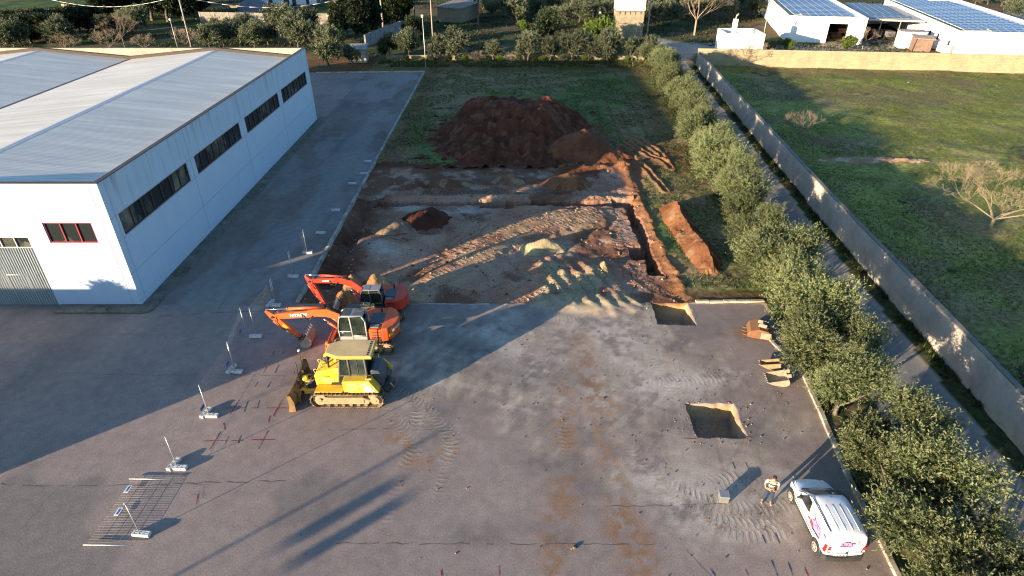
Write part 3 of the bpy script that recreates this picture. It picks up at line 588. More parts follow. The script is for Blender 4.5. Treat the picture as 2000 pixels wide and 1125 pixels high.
def rim(g):
    r = PITS[0] if g.random() < .6 else PITS[1]; sd = g.integers(0, 4); t = g.random(); o = abs(g.normal(0, .42)) + .02
    return [(r[0] - o, r[2] + t * (r[3] - r[2])), (r[1] + o, r[2] + t * (r[3] - r[2])), (r[0] + t * (r[1] - r[0]), r[2] - o), (r[0] + t * (r[1] - r[0]), r[3] + o)][sd]
stones('dirt_clods', scat(110, rim, 8), 0.010, 0.06, [(0.16, 0.14, 0.125), (0.36, 0.24, 0.12), (0.42, 0.33, 0.22), (0.22, 0.16, 0.11)], 9)
stones('loose_stones', scat(1700, lambda g: (g.uniform(-14.8, 12), g.uniform(35.4, 63)), 3), 0.015, 0.12, [(0.26, 0.17, 0.11), (0.30, 0.22, 0.15), (0.17, 0.08, 0.045), (0.36, 0.29, 0.21)], 4)
stones('loose_stones', np.array([(x, y, float(fieldz(np.array([x]), np.array([y]))[0])) for x, y in [(rnd.uniform(29, 95), rnd.uniform(25, 105)) for _ in range(70)] if x > wallx(y) + 1]), 0.03, 0.16, [(0.30, 0.27, 0.2), (0.34, 0.31, 0.25)], 6)
# ================================================================ BUILDINGS, WALLS, POLES
def wall_mat(name, col, streak=0.8, scol=(0.24, 0.22, 0.17), top=8.9):
    q = NT(name); v = q.coord('Object'); mp = q.n('Mapping'); mp.inputs['Scale'].default_value = (2.2, 2.2, 0.16); q.l(v, mp.inputs[0])
    n = q.noise(1.0, 5, 0.6, mp.outputs[0]); n2 = q.noise(0.5, 5, 0.6, v); sx = q.n('SeparateXYZ'); q.l(v, sx.inputs[0])
    hi = q.ramp(sx.outputs[2], top - 3.2, top, 0.0, 1.0); lo = q.ramp(sx.outputs[2], 1.0, 0.0, 0.0, 0.6)
    f = q.math('MULTIPLY', q.ramp(n, 0.5, 0.75), q.math('ADD', hi, 0.12), True)
    f = q.math('MULTIPLY', f, streak); f = q.math('ADD', f, q.math('MULTIPLY', lo, q.ramp(n2, 0.4, 0.7, 0, 0.35)), True)
    c = q.mix(q.ramp(n2, 0.3, 0.7), tuple(k * 0.94 for k in col), col); q.l(q.mix(f, c, scol), q.b.inputs['Base Color'])
    q.set(Roughness=0.85); q.l(q.bump(q.noise(14, 4, 0.6, v), 0.15, 0.01), q.b.inputs['Normal']); return q.m
M['wh_wall'] = wall_mat('painted_panel_wall', (0.42, 0.505, 0.61))
M['joint'] = PM('panel_joint', (0.33, 0.37, 0.42), 0.9, var=0.3)
M['coping'] = PM('dark_coping', (0.075, 0.055, 0.045), 0.6, var=0.4, scale=0.6)
M['redframe'] = PM('red_window_frame', (0.30, 0.025, 0.035), 0.5, var=0.3)
M['darkframe'] = PM('brown_window_frame', (0.10, 0.045, 0.042), 0.6, var=0.3)
def whglass():
    q = NT('dusty_window_glass'); v = q.coord('Object'); mp = q.n('Mapping'); mp.inputs['Scale'].default_value = (0.9, 0.9, 0.5); q.l(v, mp.inputs[0])
    n = q.noise(1.0, 4, 0.7, mp.outputs[0]); vo = q.n('TexVoronoi', feature='F1'); vo.inputs['Scale'].default_value = 0.8; q.l(mp.outputs[0], vo.inputs['Vector'])
    sc = q.n('SeparateColor'); q.l(vo.outputs['Color'], sc.inputs[0])
    f = q.math('MULTIPLY', q.ramp(sc.outputs[0], 0.55, 0.95), q.ramp(n, 0.35, 0.6), True)
    q.l(q.mix(f, (0.018, 0.022, 0.022), (0.16, 0.15, 0.11)), q.b.inputs['Base Color']); q.l(q.ramp(n, 0.3, 0.7, 0.05, 0.3), q.b.inputs['Roughness']); q.b.inputs['Specular IOR Level'].default_value = 0.35; return q.m
M['whglass'] = whglass()
def roofmat():
    q = NT('ribbed_metal_roof'); v = q.coord('Object'); sx = q.n('SeparateXYZ'); q.l(v, sx.inputs[0])
    w1 = q.ramp(q.math('SINE', q.math('MULTIPLY', sx.outputs[1], 2 * math.pi / 0.25)), 0.5, 1.0)
    w2 = q.ramp(q.math('SINE', q.math('MULTIPLY', sx.outputs[1], 2 * math.pi / 1.0)), 0.97, 1.0)
    mp = q.n('Mapping'); mp.inputs['Scale'].default_value = (0.12, 1.3, 0.3); q.l(v, mp.inputs[0]); n = q.noise(1.0, 5, 0.6, mp.outputs[0]); n2 = q.noise(0.18, 4, 0.6, v)
    c = q.mix(q.ramp(n, 0.35, 0.7), (0.52, 0.49, 0.425), (0.70, 0.665, 0.585)); c = q.mix(q.ramp(n2, 0.45, 0.7, 0, 0.35), c, (0.46, 0.435, 0.38)); c = q.mix(q.math('MULTIPLY', w2, 0.3), c, (0.3, 0.3, 0.3))
    q.l(c, q.b.inputs['Base Color']); q.set(Roughness=0.55); q.b.inputs['Specular IOR Level'].default_value = 0.3; q.l(q.bump(w1, 0.35, 0.02), q.b.inputs['Normal']); return q.m
M['roof'] = roofmat()
wh = empty('warehouse', (-25.4, 35.05, 0), 0, 'long white warehouse with a pale ribbed gable roof and strip windows beside the asphalt lane', 'warehouse')
WZ0, WZ1, TOP, DEP, LFT = 4.95, 6.45, 8.9, 44.1, -50.0
WIN = [(0.9, 10.5), (11.85, 21.2), (22.6, 32.2), (33.35, 42.6)]
mb = MB(); mb.box((-.125, DEP / 2, WZ0 / 2), (.25, DEP, WZ0)).box((-.125, DEP / 2, (WZ1 + TOP) / 2), (.25, DEP, TOP - WZ1))
py0 = 0.0
for a_, b_ in WIN + [(DEP, DEP)]:
    if a_ - py0 > .01: mb.box((-.125, (py0 + a_) / 2, (WZ0 + WZ1) / 2), (.25, a_ - py0, WZ1 - WZ0))
    py0 = b_
for z in (2.45, WZ0 - 0.03, WZ1 + .04):
    mb.box((0.004, DEP / 2, z), (.012, DEP - 0.02, .035), mi=1)
for y in (0.62, 11.2, 21.9, 32.8, 43.4): mb.box((0.006, y, 4.4), (.014, .03, 8.8), mi=1)
mb.build('side_wall', [M['wh_wall'], M['joint']], wh)
mb = MB(); DX0, DX1, DZ = -10.6, -5.72, 5.27; FX0, FX1, FZ0, FZ1 = -4.42, -1.3, 4.84, 6.28; x1 = -0.25
mb.box(((LFT + x1) / 2, .125, (FZ1 + TOP) / 2), (x1 - LFT, .25, TOP - FZ1))
mb.box(((LFT + DX0) / 2, .125, FZ1 / 2), (DX0 - LFT, .25, FZ1)).box(((DX0 + DX1) / 2, .125, (DZ + FZ1) / 2), (DX1 - DX0, .25, FZ1 - DZ))
mb.box(((DX1 + x1) / 2, .125, FZ0 / 2), (x1 - DX1, .25, FZ0)).box(((DX1 + FX0) / 2, .125, (FZ0 + FZ1) / 2), (FX0 - DX1, .25, FZ1 - FZ0)).box(((FX1 + x1) / 2, .125, (FZ0 + FZ1) / 2), (x1 - FX1, .25, FZ1 - FZ0))
for z in (2.31, FZ0 - .03, FZ1 + .06):
    mb.box(((DX1 - .62) / 2, -.004, z), (abs(DX1) - .62, .012, .03), mi=1)
mb.box((-.58, -.006, 4.4), (.03, .014, 8.8), mi=1); mb.build('front_wall', [M['wh_wall'], M['joint']], wh)
PROF = [(-.25, 7.74), (-10.85, 8.74), (-21.5, 7.72), (-32.35, 8.72), (-43.2, 7.7), (-50, 8.35)]
mb = MB(); mb.prism(PROF + [(p[0], p[1] - .2) for p in PROF[::-1]], .25, 43.3); rf = mb.build('roof', M['roof'], wh)
M['ridge'] = PM('ridge_cap', (0.5, 0.5, 0.5), 0.6, var=0.15)
for rx_ in (-10.85, -32.35):
    mb = MB(); z0 = 8.745 if rx_ > -20 else 8.725
    mb.prism([(rx_ - .42, z0 - .035), (rx_, z0 + .012), (rx_ + .42, z0 - .035), (rx_ + .42, z0 - .09), (rx_, z0 - .05), (rx_ - .42, z0 - .09)], .26, 43.28); mb.build('ridge_cap', M['ridge'], rf)
for vx_ in (-21.5, -43.2): mb = MB(); mb.box((vx_, 21.8, 7.735 if vx_ > -30 else 7.715), (.34, 43.0, .03)); mb.build('valley_gutter', M['coping'], rf)
mb = MB(); PG = [(p[0], p[1] + .30) for p in PROF]; mb.prism(PG + [(p[0], p[1] - .3) for p in PG[::-1]], 43.31, 43.85); mb.build('gutter', PM('rusty_gutter', (0.075, 0.06, 0.045), 0.9, var=0.4), wh)
mb = MB(); mb.box(((LFT - .25) / 2, 43.975, TOP / 2), (-.25 - LFT, .25, TOP)); mb.build('parapet_wall', PM('cream_parapet', (.34, .315, .25), .9, var=.25, scale=.6, dirt=(.2, .18, .14), dirt_amt=.35), wh)
mb = MB(); mb.box((-.11, DEP / 2, TOP + .03), (.34, DEP + .1, .06), bev=.01).box(((LFT - .3) / 2, .1, TOP + .028), (-.3 - LFT, .3, .05), bev=.01).box(((LFT - .3) / 2, 43.98, TOP + .026), (-.3 - LFT, .3, .05), bev=.01); mb.build('coping', M['coping'], wh)
def strip_window(name, axis, fixed, a_, b_, z0, z1, n, fm, inset=.09, glass='whglass', mid=True):
    f = MB(); t = .07; g = MB()
    def bx(m, u0, u1, w0, w1, d0, d1):
        if axis == 'y': m.box((fixed - (d0 + d1) / 2, (u0 + u1) / 2, (w0 + w1) / 2), (abs(d1 - d0), u1 - u0, w1 - w0))
        else: m.box(((u0 + u1) / 2, fixed + (d0 + d1) / 2, (w0 + w1) / 2), (u1 - u0, abs(d1 - d0), w1 - w0))
    bx(f, a_, b_, z0, z0 + t, inset - .05, inset + .03); bx(f, a_, b_, z1 - t, z1, inset - .05, inset + .03)
    for k in range(n + 1):
        u = a_ + t / 2 + (b_ - a_ - t) * k / n; bx(f, u - t / 2, u + t / 2, z0 + t, z1 - t, inset - .045, inset + .025)
    if mid: bx(f, a_ + t, b_ - t, (z0 + z1) / 2 - .02, (z0 + z1) / 2 + .02, inset - .03, inset + .015)
    fo = f.build(name, fm, wh); bx(g, a_ + .01, b_ - .01, z0 + .01, z1 - .01, inset + .035, inset + .05); g.build('pane', M[glass], fo); return fo
for (a_, b_), k in zip(WIN, (7, 8, 8, 8)): strip_window('window', 'y', 0, a_, b_, WZ0, WZ1, k, M['darkframe'], mid=False)
strip_window('window', 'x', 0, FX0, FX1, FZ0, FZ1, 3, M['redframe'], mid=False)
M['gate'] = PM('grey_green_gate', (0.30, 0.33, 0.33), 0.6, var=0.15, scale=1.0, dirt=(0.2, 0.18, 0.15), dirt_amt=0.25)
gmb = MB(); gx = DX0 + .02
while gx < DX1 - .06:
    gmb.prism([(gx, .1), (gx + .02, .07), (gx + .07, .07), (gx + .09, .1), (gx + .09, .13), (gx, .13)], .03, 4.42, 'z'); gx += .17
gmb.box(((DX0 + DX1) / 2, .14, 2.22), (DX1 - DX0 - .02, .03, 4.4))
gate = gmb.build('gate', M['gate'], wh)
mb = MB()
for p0, p1 in (((-8.35, 0.05), (-8.35, 2.42)), ((-7.0, 0.05), (-7.0, 2.42)), ((-8.35, 2.42), (-7.0, 2.42))): mb.tube((p0[0], .06, p0[1]), (p1[0], .06, p1[1]), .03, n=5)
mb.build('wicket_frame', PM('pale_frame', (0.5, 0.5, 0.46), 0.7), gate)
strip_window('transom_window', 'x', 0, DX0, DX1, 4.45, DZ, 5, PM('grey_frame', (0.4, 0.42, 0.4), 0.6), mid=False)
# unseen neighbour outside the left edge, its blocks shaped to cast the yard's shadow
nb = empty('neighbouring_building', (-33, 17, 0), 0, 'unseen building off the left side of the asphalt yard, shaped for its shadow', 'building')
mb = MB(); mb.box((-7.15, 1.75, 4.7), (4.7, 3.5, 9.4), bev=.02); mb.build('tower_block', M['wh_wall'], nb); mb = MB(); mb.box((-2.99, -1.75, 2.45), (5.98, 3.5, 4.9), bev=.02); mb.build('annex', M['wh_wall'], nb)
mb = MB(); mb.box((-26, -.6, 2.6), (39.9, 5, 5.2), bev=.02); mb.build('wing', M['wh_wall'], nb)
mb = MB(); mb.box((-7.15, 1.75, 9.46), (5, 3.8, .12)); mb.build('roof', M['concrete'], nb)
# unseen mast with two panels, added to cast the shadow stripes across the yard
sg = empty('shadow_mast', (-35.6, -2.7, 0), 0, 'unseen mast with two flat panels, added for its shadow on the yard', 'mast')
mb = MB(); mb.tube((0, 0, 0), (0, 0, 6.1), .07); mb.tube((0, 0, 5.6), (-1.5, -3.6, 5.6), .04); mb.build('pole', M['concrete'], sg)
for x_, y_ in ((-1.2, -2.8), (-.6, -3.75)):
    mb = MB(); mb.box((x_, y_, 5.62), (.62, .06, .85), (0, 0, -51)); mb.build('panel', M['concrete'], sg)
# ---------------------------------------------------------------- walls as lofted strips
def ribbon_wall(name, pts, th, h, mt, label, cat, cap=None, capmat=None, base=-.3, hvar=None, posts=None):
    P = [Vector((*p, 0)) for p in pts]; rings = []; caps_ = []; O = P[0].copy()
    for i, p in enumerate(P):
        d = (P[min(i + 1, len(P) - 1)] - P[max(0, i - 1)]).normalized(); n = Vector((-d.y, d.x, 0)) * th / 2; hh = h if hvar is None else h * hvar(i); q = p - O
        rings.append([(q.x + n.x, q.y + n.y, base), (q.x - n.x, q.y - n.y, base), (q.x - n.x, q.y - n.y, hh), (q.x + n.x, q.y + n.y, hh)])
        m = n * 1.25; caps_.append([(q.x + m.x, q.y + m.y, hh + .002), (q.x - m.x, q.y - m.y, hh + .002), (q.x - m.x, q.y - m.y, hh + .09), (q.x + m.x, q.y + m.y, hh + .09)])
    e_ = empty(name, O, 0, label, cat); mb = MB(); mb.loft(rings, smooth=False); mb.build('wall_face', mt, e_)
    if cap: mb = MB(); mb.loft(caps_, smooth=False); mb.build('capping', capmat, e_)
    if posts:
        acc = 0; mb = MB()
        for i in range(len(P) - 1):
            L = (P[i + 1] - P[i]).length; k = math.ceil(acc / posts) * posts
            while k <= acc + L:
                q = P[i].lerp(P[i + 1], (k - acc) / L) - O; mb.box((q.x, q.y, h / 2), (th * 2, th * 2, h + .1), (0, 0, math.degrees(math.atan2(P[i + 1].y - P[i].y, P[i + 1].x - P[i].x)))); k += posts
            acc += L
        mb.build('post', capmat or mt, e_)
    return e_
def masonry(name, c1, c2, mortar, bw, bh, rough=0.95, soot=0.3):
    q = NT(name); v = q.coord('Object'); sx = q.n('SeparateXYZ'); q.l(v, sx.inputs[0]); cx = q.n('CombineXYZ'); q.l(q.math('ADD', sx.outputs[0], q.math('MULTIPLY', sx.outputs[1], 1.0)), cx.inputs[0]); q.l(sx.outputs[2], cx.inputs[1])
    b = q.n('TexBrick'); q.l(cx.outputs[0], b.inputs['Vector']); b.inputs['Scale'].default_value = 1; b.inputs['Brick Width'].default_value = bw; b.inputs['Row Height'].default_value = bh; b.inputs['Mortar Size'].default_value = 0.018
    b.inputs['Color1'].default_value = (*c1, 1); b.inputs['Color2'].default_value = (*c2, 1); b.inputs['Mortar'].default_value = (*mortar, 1)
    n = q.noise(0.7, 6, 0.65, v); n2 = q.noise(3.5, 5, 0.6, v); c = q.mix(q.ramp(n, 0.45, 0.72, 0, soot), b.outputs['Color'], (0.12, 0.105, 0.08)); c = q.mix(q.ramp(n2, 0.3, 0.7, 0, 0.3), c, tuple(k * 0.6 for k in c1))
    q.l(c, q.b.inputs['Base Color']); q.set(Roughness=rough); q.l(q.bump(n2, 0.5, 0.03), q.b.inputs['Normal']); return q.m
M['render_wall'] = masonry('grey_rendered_wall', (0.46, 0.405, 0.33), (0.49, 0.43, 0.35), (0.43, 0.38, 0.31), 2.6, 2.7, soot=0.45)
M['tuff'] = masonry('yellow_tuff_blocks', (0.33, 0.265, 0.15), (0.40, 0.325, 0.19), (0.27, 0.22, 0.13), 0.55, 0.26, soot=0.5)
M['oldstone'] = masonry('old_limestone', (0.27, 0.22, 0.14), (0.34, 0.28, 0.185), (0.2, 0.17, 0.12), 0.6, 0.3, soot=0.5)
M['greycap'] = PM('grey_capping', (0.16, 0.15, 0.13), 0.95, var=0.4, scale=0.5)
ribbon_wall('boundary_wall', [(float(wallx(y)), y) for y in (2, 10, 17, 24, 32, 40, 49, 58, 66, 76, 86, 98, 110.7)], .24, 2.5, M['render_wall'], 'long grey rendered wall running along the right edge of the road', 'wall', True, M['greycap'])
ribbon_wall('boundary_wall', [(32.6, 112.75), (52, 110.6), (75, 108.1), (100, 105.3), (130, 102)], .3, 2.75, M['tuff'], 'sunlit yellow stone wall closing the far end of the grass field', 'wall', True, PM('stone_cap', (0.34, 0.29, 0.19), 0.95))
hv = [1, .85, 1, .9, 1.05, .95, 1, 1, .9, 1, 1]
ribbon_wall('low_wall', [(-23, 117.0), (-18, 117.2), (-13, 117.3), (-8, 117.2), (-3, 117.1), (2, 117.0), (7, 116.8), (12, 116.6), (16, 116.4), (20, 116.2), (24, 116)], .35, .95, M['oldstone'], 'low pale stone wall behind the row of olive trees at the back of the lawn', 'wall', hvar=lambda i: hv[i])
ribbon_wall('fence_wall', [G(716, 92), G(750, 76), G(790, 61)], .15, 2.3, PM('blue_grey_panels', (0.25, 0.26, 0.27), .9, var=.3), 'blue grey concrete panel wall climbing behind the wooden utility pole', 'wall', capmat=M['concrete'], posts=2.6)
ribbon_wall('fence_wall', [G(395, 44), G(470, 45), G(540, 47), G(640, 47), G(690, 50)], .15, 2.4, PM('pale_concrete_panels', (0.27, 0.24, 0.19), .9, var=.4, dirt=(.12, .1, .08), dirt_amt=.6), 'weathered concrete panel wall below the ruined white building', 'wall', capmat=M['concrete'], posts=3.6)
ribbon_wall('low_wall', [G(443, 16), G(500, 15), G(560, 16)], .3, 1.2, M['tuff'], 'short yellow block wall in the grass by the blue covered mound', 'wall')
ribbon_wall('low_wall', [G(127, 25), G(153, 28)], .3, 2.2, M['tuff'], 'short pale slatted wall above the dark clipped hedge at the far left', 'wall')
# ---------------------------------------------------------------- white farm buildings with solar roofs
M['white'] = wall_mat('whitewash', (0.80, 0.78, 0.74), 0.35, (0.36, 0.33, 0.28), 5.0)
M['pvblue'] = None
def pvmat(name, cell, frame):
    q = NT(name); v = q.coord('Object'); sx = q.n('SeparateXYZ'); q.l(v, sx.inputs[0]); cx = q.n('CombineXYZ'); q.l(sx.outputs[0], cx.inputs[0]); q.l(sx.outputs[1], cx.inputs[1])
    b = q.n('TexBrick', offset=0.0); q.l(cx.outputs[0], b.inputs['Vector']); b.inputs['Scale'].default_value = 1; b.inputs['Brick Width'].default_value = 1.62; b.inputs['Row Height'].default_value = 1.0; b.inputs['Mortar Size'].default_value = 0.055
    b.inputs['Color1'].default_value = (*cell, 1); b.inputs['Color2'].default_value = (*[k * 1.25 for k in cell], 1); b.inputs['Mortar'].default_value = (*frame, 1)
    q.l(b.outputs['Color'], q.b.inputs['Base Color']); q.set(Roughness=0.25); q.b.inputs['Specular IOR Level'].default_value = 0.35; return q.m
M['pv'] = pvmat('solar_cells', (0.018, 0.036, 0.085), (0.62, 0.62, 0.62)); M['pv2'] = pvmat('grey_solar_cells', (0.035, 0.045, 0.06), (0.4, 0.4, 0.4))
M['dark'] = PM('dark_interior', (0.03, 0.025, 0.022), .95); M['fascia'] = PM('green_fascia', (0.12, 0.14, 0.07), .8, var=.4)
def solar_rows(par, poly, z, rz, mt, tilt=7, x_off=0.0):
    """rows of panels laid along the world x axis, stepped to the roof outline (poly in local coordinates)"""
    rot = Matrix.Rotation(-rz, 4, 'Z'); W = [(p[0] * math.cos(rz) - p[1] * math.sin(rz), p[0] * math.sin(rz) + p[1] * math.cos(rz)) for p in poly]
    y0, y1 = min(p[1] for p in W), max(p[1] for p in W); y = y0 + .3
    while y + 1.9 < y1:
        xsn = []
        for yy in (y, y + 1.95):
            xi = []
            for i in range(len(W)):
                (xa, ya), (xb, yb) = W[i], W[(i + 1) % len(W)]
                if (ya > yy) != (yb > yy): xi.append(xa + (yy - ya) / (yb - ya) * (xb - xa))
            if len(xi) >= 2: xsn.append((min(xi), max(xi)))
        if len(xsn) == 2:
            a_ = max(xsn[0][0], xsn[1][0]); b_ = min(xsn[0][1], xsn[1][1]); n = int((b_ - a_ - .3) / 1.62)
            if n > 0:
                mb = MB(); mb.box((n * .81, 1.0, 0), (n * 1.62, 2.0, .05)); mb.tube((.2, 1.9, -.25), (n * 1.62 - .2, 1.9, -.25), .03, n=5)
                o = mb.build('solar_panel_row', mt, par)
                M4 = rot @ Matrix.Translation((a_ + .15, y, z)) @ Matrix.Rotation(R(tilt), 4, 'X'); o.matrix_local = M4
        y += 2.1
def barn(name, org, rz, wd, dp, h, label, holes=(), pv='pv', roofpoly=None, par=.45):
    e_ = empty(name, (*org, 0), rz, label, 'barn'); t = .3; mb = MB()
    u = 0.0
    for (a_, b_, z0, z1) in holes:                                   # front wall with openings
        if a_ > u: mb.box(((u + a_) / 2, t / 2, h / 2), (a_ - u, t, h))
        if z0 > 0: mb.box(((a_ + b_) / 2, t / 2, z0 / 2), (b_ - a_, t, z0))
        mb.box(((a_ + b_) / 2, t / 2, (z1 + h) / 2), (b_ - a_, t, h - z1)); u = b_
    mb.box(((u + wd) / 2, t / 2, h / 2), (wd - u, t, h)); mb.build('front_wall', M['white'], e_)
    mb = MB(); mb.box((t / 2, dp / 2 + t / 2, h / 2), (t, dp - t, h)); sw = mb.build('side_wall', M['white'], e_)
    mb = MB(); mb.box((wd - t / 2, dp / 2 + t / 2, h / 2), (t, dp - t, h)); mb.build('side_wall', M['white'], e_)
    mb = MB(); mb.box((wd / 2, dp / 2, h - par), (wd - 2 * t, dp - 2 * t, .15)); mb.build('roof', M['white'], e_)
    mb = MB(); mb.box((wd / 2, dp - t / 2, h / 2), (wd - 2 * t, t, h)); mb.build('back_wall', M['white'], e_)
    mb = MB(); mb.box((.1, dp / 2, h + .03), (.34, dp, .06)).box((wd / 2 + .2, .12, h + .028), (wd - .3, .3, .05)); mb.build('fascia', M['fascia'], e_)
    solar_rows(e_, roofpoly or [(.7, .6), (wd - 1.6, .6), (wd - 1.6, dp - 1), (.7, dp - 1)], h - par + .32, rz, M[pv]); return e_
b1 = barn('barn', (57, 135.6), R(-13), 14.8, 42, 5.1, 'white barn with a wide open doorway and blue solar panels on its roof', [(7.9, 11.5, 0, 3.85)])
for k in range(6):
    mb = MB(); mb.box((-.012, 3.2 + k * 2.3, 3.35), (.04, .38, 1.0)); mb.build('window', M['dark'], b1)
bales = empty('stored_bales', (57, 135.6, 0), R(-13), 'brown stacked bales inside the open doorway of the white barn', 'bales'); M['bale'] = PM('brown_bales', (.12, .07, .045), .95, var=.4)
for k in range(16): mb = MB(); mb.box((rnd.uniform(7, 13), rnd.uniform(4, 9), rnd.uniform(.4, 1.5)), (rnd.uniform(.8, 1.8), 1, rnd.uniform(.6, 1.1)), (0, 0, rnd.uniform(-20, 20)), .05); mb.build('bale', M['bale'], bales)
b2 = barn('barn', (81.2, 118.2), R(-13.5), 17.2, 50, 4.85, 'longest white barn at the right edge with a great field of blue solar panels', [(11.8, 12.9, .9, 2.3)])
mb = MB(); mb.box((12.35, .2, 1.6), (1.1, .06, 1.4)); mb.build('window', PM('brown_window', (.09, .04, .03), .6), b2)
for y, z, w_, h_ in ((.9, 1.1, .9, 2.2), (3.4, 2.2, .8, .9), (9.5, 2.4, .9, 1.1), (14, 2.3, .9, 1.0)):
    mb = MB(); mb.box((-.012, y, z), (.04, w_, h_)); mb.build('door' if y < 1 else 'window', PM('weathered_door', (.30, .26, .2), .9) if y < 1 else M['dark'], b2)
cp = empty('solar_canopy', (73.0, 137.6, 0), R(-16), 'open sided canopy roofed with grey solar panels between the two white barns', 'canopy')
mb = MB(); mb.box((5.8, 13, 4.1), (11.6, 26, .16)).box((5.8, -.04, 4.12), (11.9, .1, .3)); mb.build('deck', PM('canopy_deck', (.4, .38, .34), .8), cp)
for k in range(4):
    mb = MB(); mb.tube((.3 + k * 3.6, .4, 0), (.3 + k * 3.6, .4, 4.0), .1); mb.build('post', M['concrete'], cp)
solar_rows(cp, [(.1, .1), (10.2, .1), (10.2, 25), (.1, 25)], 4.35, R(-16), M['pv2'], 9)
mb = MB(); mb.box((5.8, 25.8, 2), (11.6, .2, 4.0)); mb.build('back_wall', M['white'], cp)
for k, (x, y, c, l, h) in enumerate(((74.6, 139.5, (.05, .055, .07), 'dark farm trailer parked under the left end of the canopy', 1.6), (77.4, 139.2, (.07, .06, .05), 'dark farm trailer parked under the middle of the canopy', 1.3), (80.0, 139.0, (.16, .15, .14), 'grey farm trailer parked under the right end of the canopy', 1.1))):
    t_ = empty('farm_trailer', (x, y, .12), R(-16 + 8 * k), l, 'trailer'); mb = MB(); mb.box((0, 0, .5 + h / 2), (1.7, 3.2, h), bev=.06); mb.build('body', PM('trailer_paint', c, .7, var=.4), t_)
    for sx_ in (-.9, .9): mb = MB(); mb.tube((sx_ - .1, -.5, .42), (sx_ + .1, -.5, .42), .42, n=14); mb.build('wheel', M['dark'], t_)
hut = empty('hut', (39.7, 120.5, 0), R(-2), 'small white roofless hut with a chimney behind the far stone wall', 'hut')
mb = MB(); W_, D_, H_ = 7.1, 6.5, 4.0
mb.box((W_ / 2, .15, H_ / 2), (W_, .3, H_)).box((.15, D_ / 2 + .15, H_ / 2), (.3, D_ - .3, H_)).box((W_ - .15, D_ / 2 + .15, H_ / 2), (.3, D_ - .3, H_)).box((W_ / 2, D_ - .15, H_ / 2), (W_ - .6, .3, H_)); mb.build('wall', M['white'], hut)
mb = MB(); mb.box((W_ / 2, D_ / 2, H_ - 1.1), (W_ - .6, D_ - .6, .2)); mb.build('roof', PM('faded_roof', (.42, .33, .26), .95), hut)
mb = MB(); mb.box((1.5, 1.0, H_ + .9), (.75, .75, 3.0), bev=.03); ch = mb.build('chimney', M['white'], hut)
mb = MB(); mb.tube((1.5, 1.0, H_ + 2.4), (1.5, 1.0, H_ + 2.9), .12).tube((1.5, 1, H_ + 2.9), (1.85, 1, H_ + 3.3), .16); mb.build('cowl', M['concrete'], ch)
sh = empty('shed', (77.6, 125.0, .1), R(-14), 'rickety brown plank shed in front of the longest white barn', 'shed')
M['planks'] = PM('old_planks', (.20, .13, .09), .95, var=.5, scale=2)
mb = MB(); mb.box((1.7, 1.2, 1.15), (3.2, 2.2, 2.3)); mb.build('wall', M['planks'], sh); mb = MB(); mb.box((1.7, 1.1, 2.5), (3.8, 2.8, .12), (7, 3, 0)); mb.build('roof', PM('rust_sheet', (.28, .24, .21), .8, dirt=(.2, .1, .06)), sh)
mb = MB(); mb.tube((-.3, -.5, 0), (.3, -.1, 2.3), .07); mb.build('prop', M['planks'], sh)
s2 = empty('outbuilding', (76.7, 128.2, .1), R(-14), 'low white outbuilding between the plank shed and the canopy', 'outbuilding'); mb = MB(); mb.box((2.2, 1.5, 1.5), (4.4, 3, 3.0), bev=.02); mb.build('wall', M['white'], s2); mb = MB(); mb.box((2.2, 1.5, 3.07), (4.7, 3.3, .12)); mb.build('roof', M['concrete'], s2)
# stone tower
tw = empty('stone_tower', (22.2, 140, 0), R(-1.5), 'tall square stone tower with a pale plastered upper storey behind the hedge', 'tower')
mb = MB(); mb.box((2.85, 2.5, 2.6), (5.8, 5, 5.6)); mb.build('lower_wall', M['oldstone'], tw); mb = MB(); mb.box((2.85, 2.5, 8.3), (6.0, 5.2, 5.8)); mb.build('upper_wall', PM('pale_plaster', (.56, .50, .41), .9, var=.3, scale=.5), tw)
mb = MB(); mb.box((2.75, 2.4, 5.4), (6.0, 5.5, .16)); mb.build('ledge', M['greycap'], tw); mb = MB(); mb.box((2.75, 2.5, 11.3), (6.1, 5.6, .2)); mb.build('roof', M['concrete'], tw)
mb = MB(); mb.box((1.3, -.03, 3.0), (1.9, .08, .12)); mb.build('lintel', M['greycap'], tw)
for k in range(5): mb = MB(); mb.box((.5 + k * 1.1, -.1, 5.05), (.1, .12, .6)); mb.build('bracket', M['greycap'], tw)
# distant buildings on the left
rb = empty('ruined_building', G(498, 10), R(3), 'ruined white building with dark openings at the top left', 'building'); mb = MB()
for a_, b_ in ((0, 4.2), (5.4, 8.6), (10.2, 11), (12.2, 15), (16, 18)): mb.box(((a_ + b_) / 2, .2, 1.8), (b_ - a_, .4, 3.6))
mb.box((9, .2, 3.7), (18, .38, .6)).box((9, 6, 1.9), (18, .4, 3.8)); mb.build('wall', M['white'], rb); mb = MB(); mb.box((9, 3.2, .9), (17.6, 5, 1.8)); mb.build('interior', PM('rubble_brown', (.13, .09, .07), .95), rb)
rb2 = empty('brick_outhouse', G(655, 22), R(4), 'low pinkish brick outhouse behind the tall cypress', 'building'); mb = MB(); mb.box((3.2, 2, 1.6), (6.4, 4, 3.2)); mb.build('wall', PM('pink_brick', (.36, .2, .14), .95, var=.3), rb2); mb = MB(); mb.box((3.2, 2, 3.3), (7, 4.6, .2), (2, 0, 0)); mb.build('roof', PM('pale_blue_sheet', (.4, .45, .5), .7), rb2)
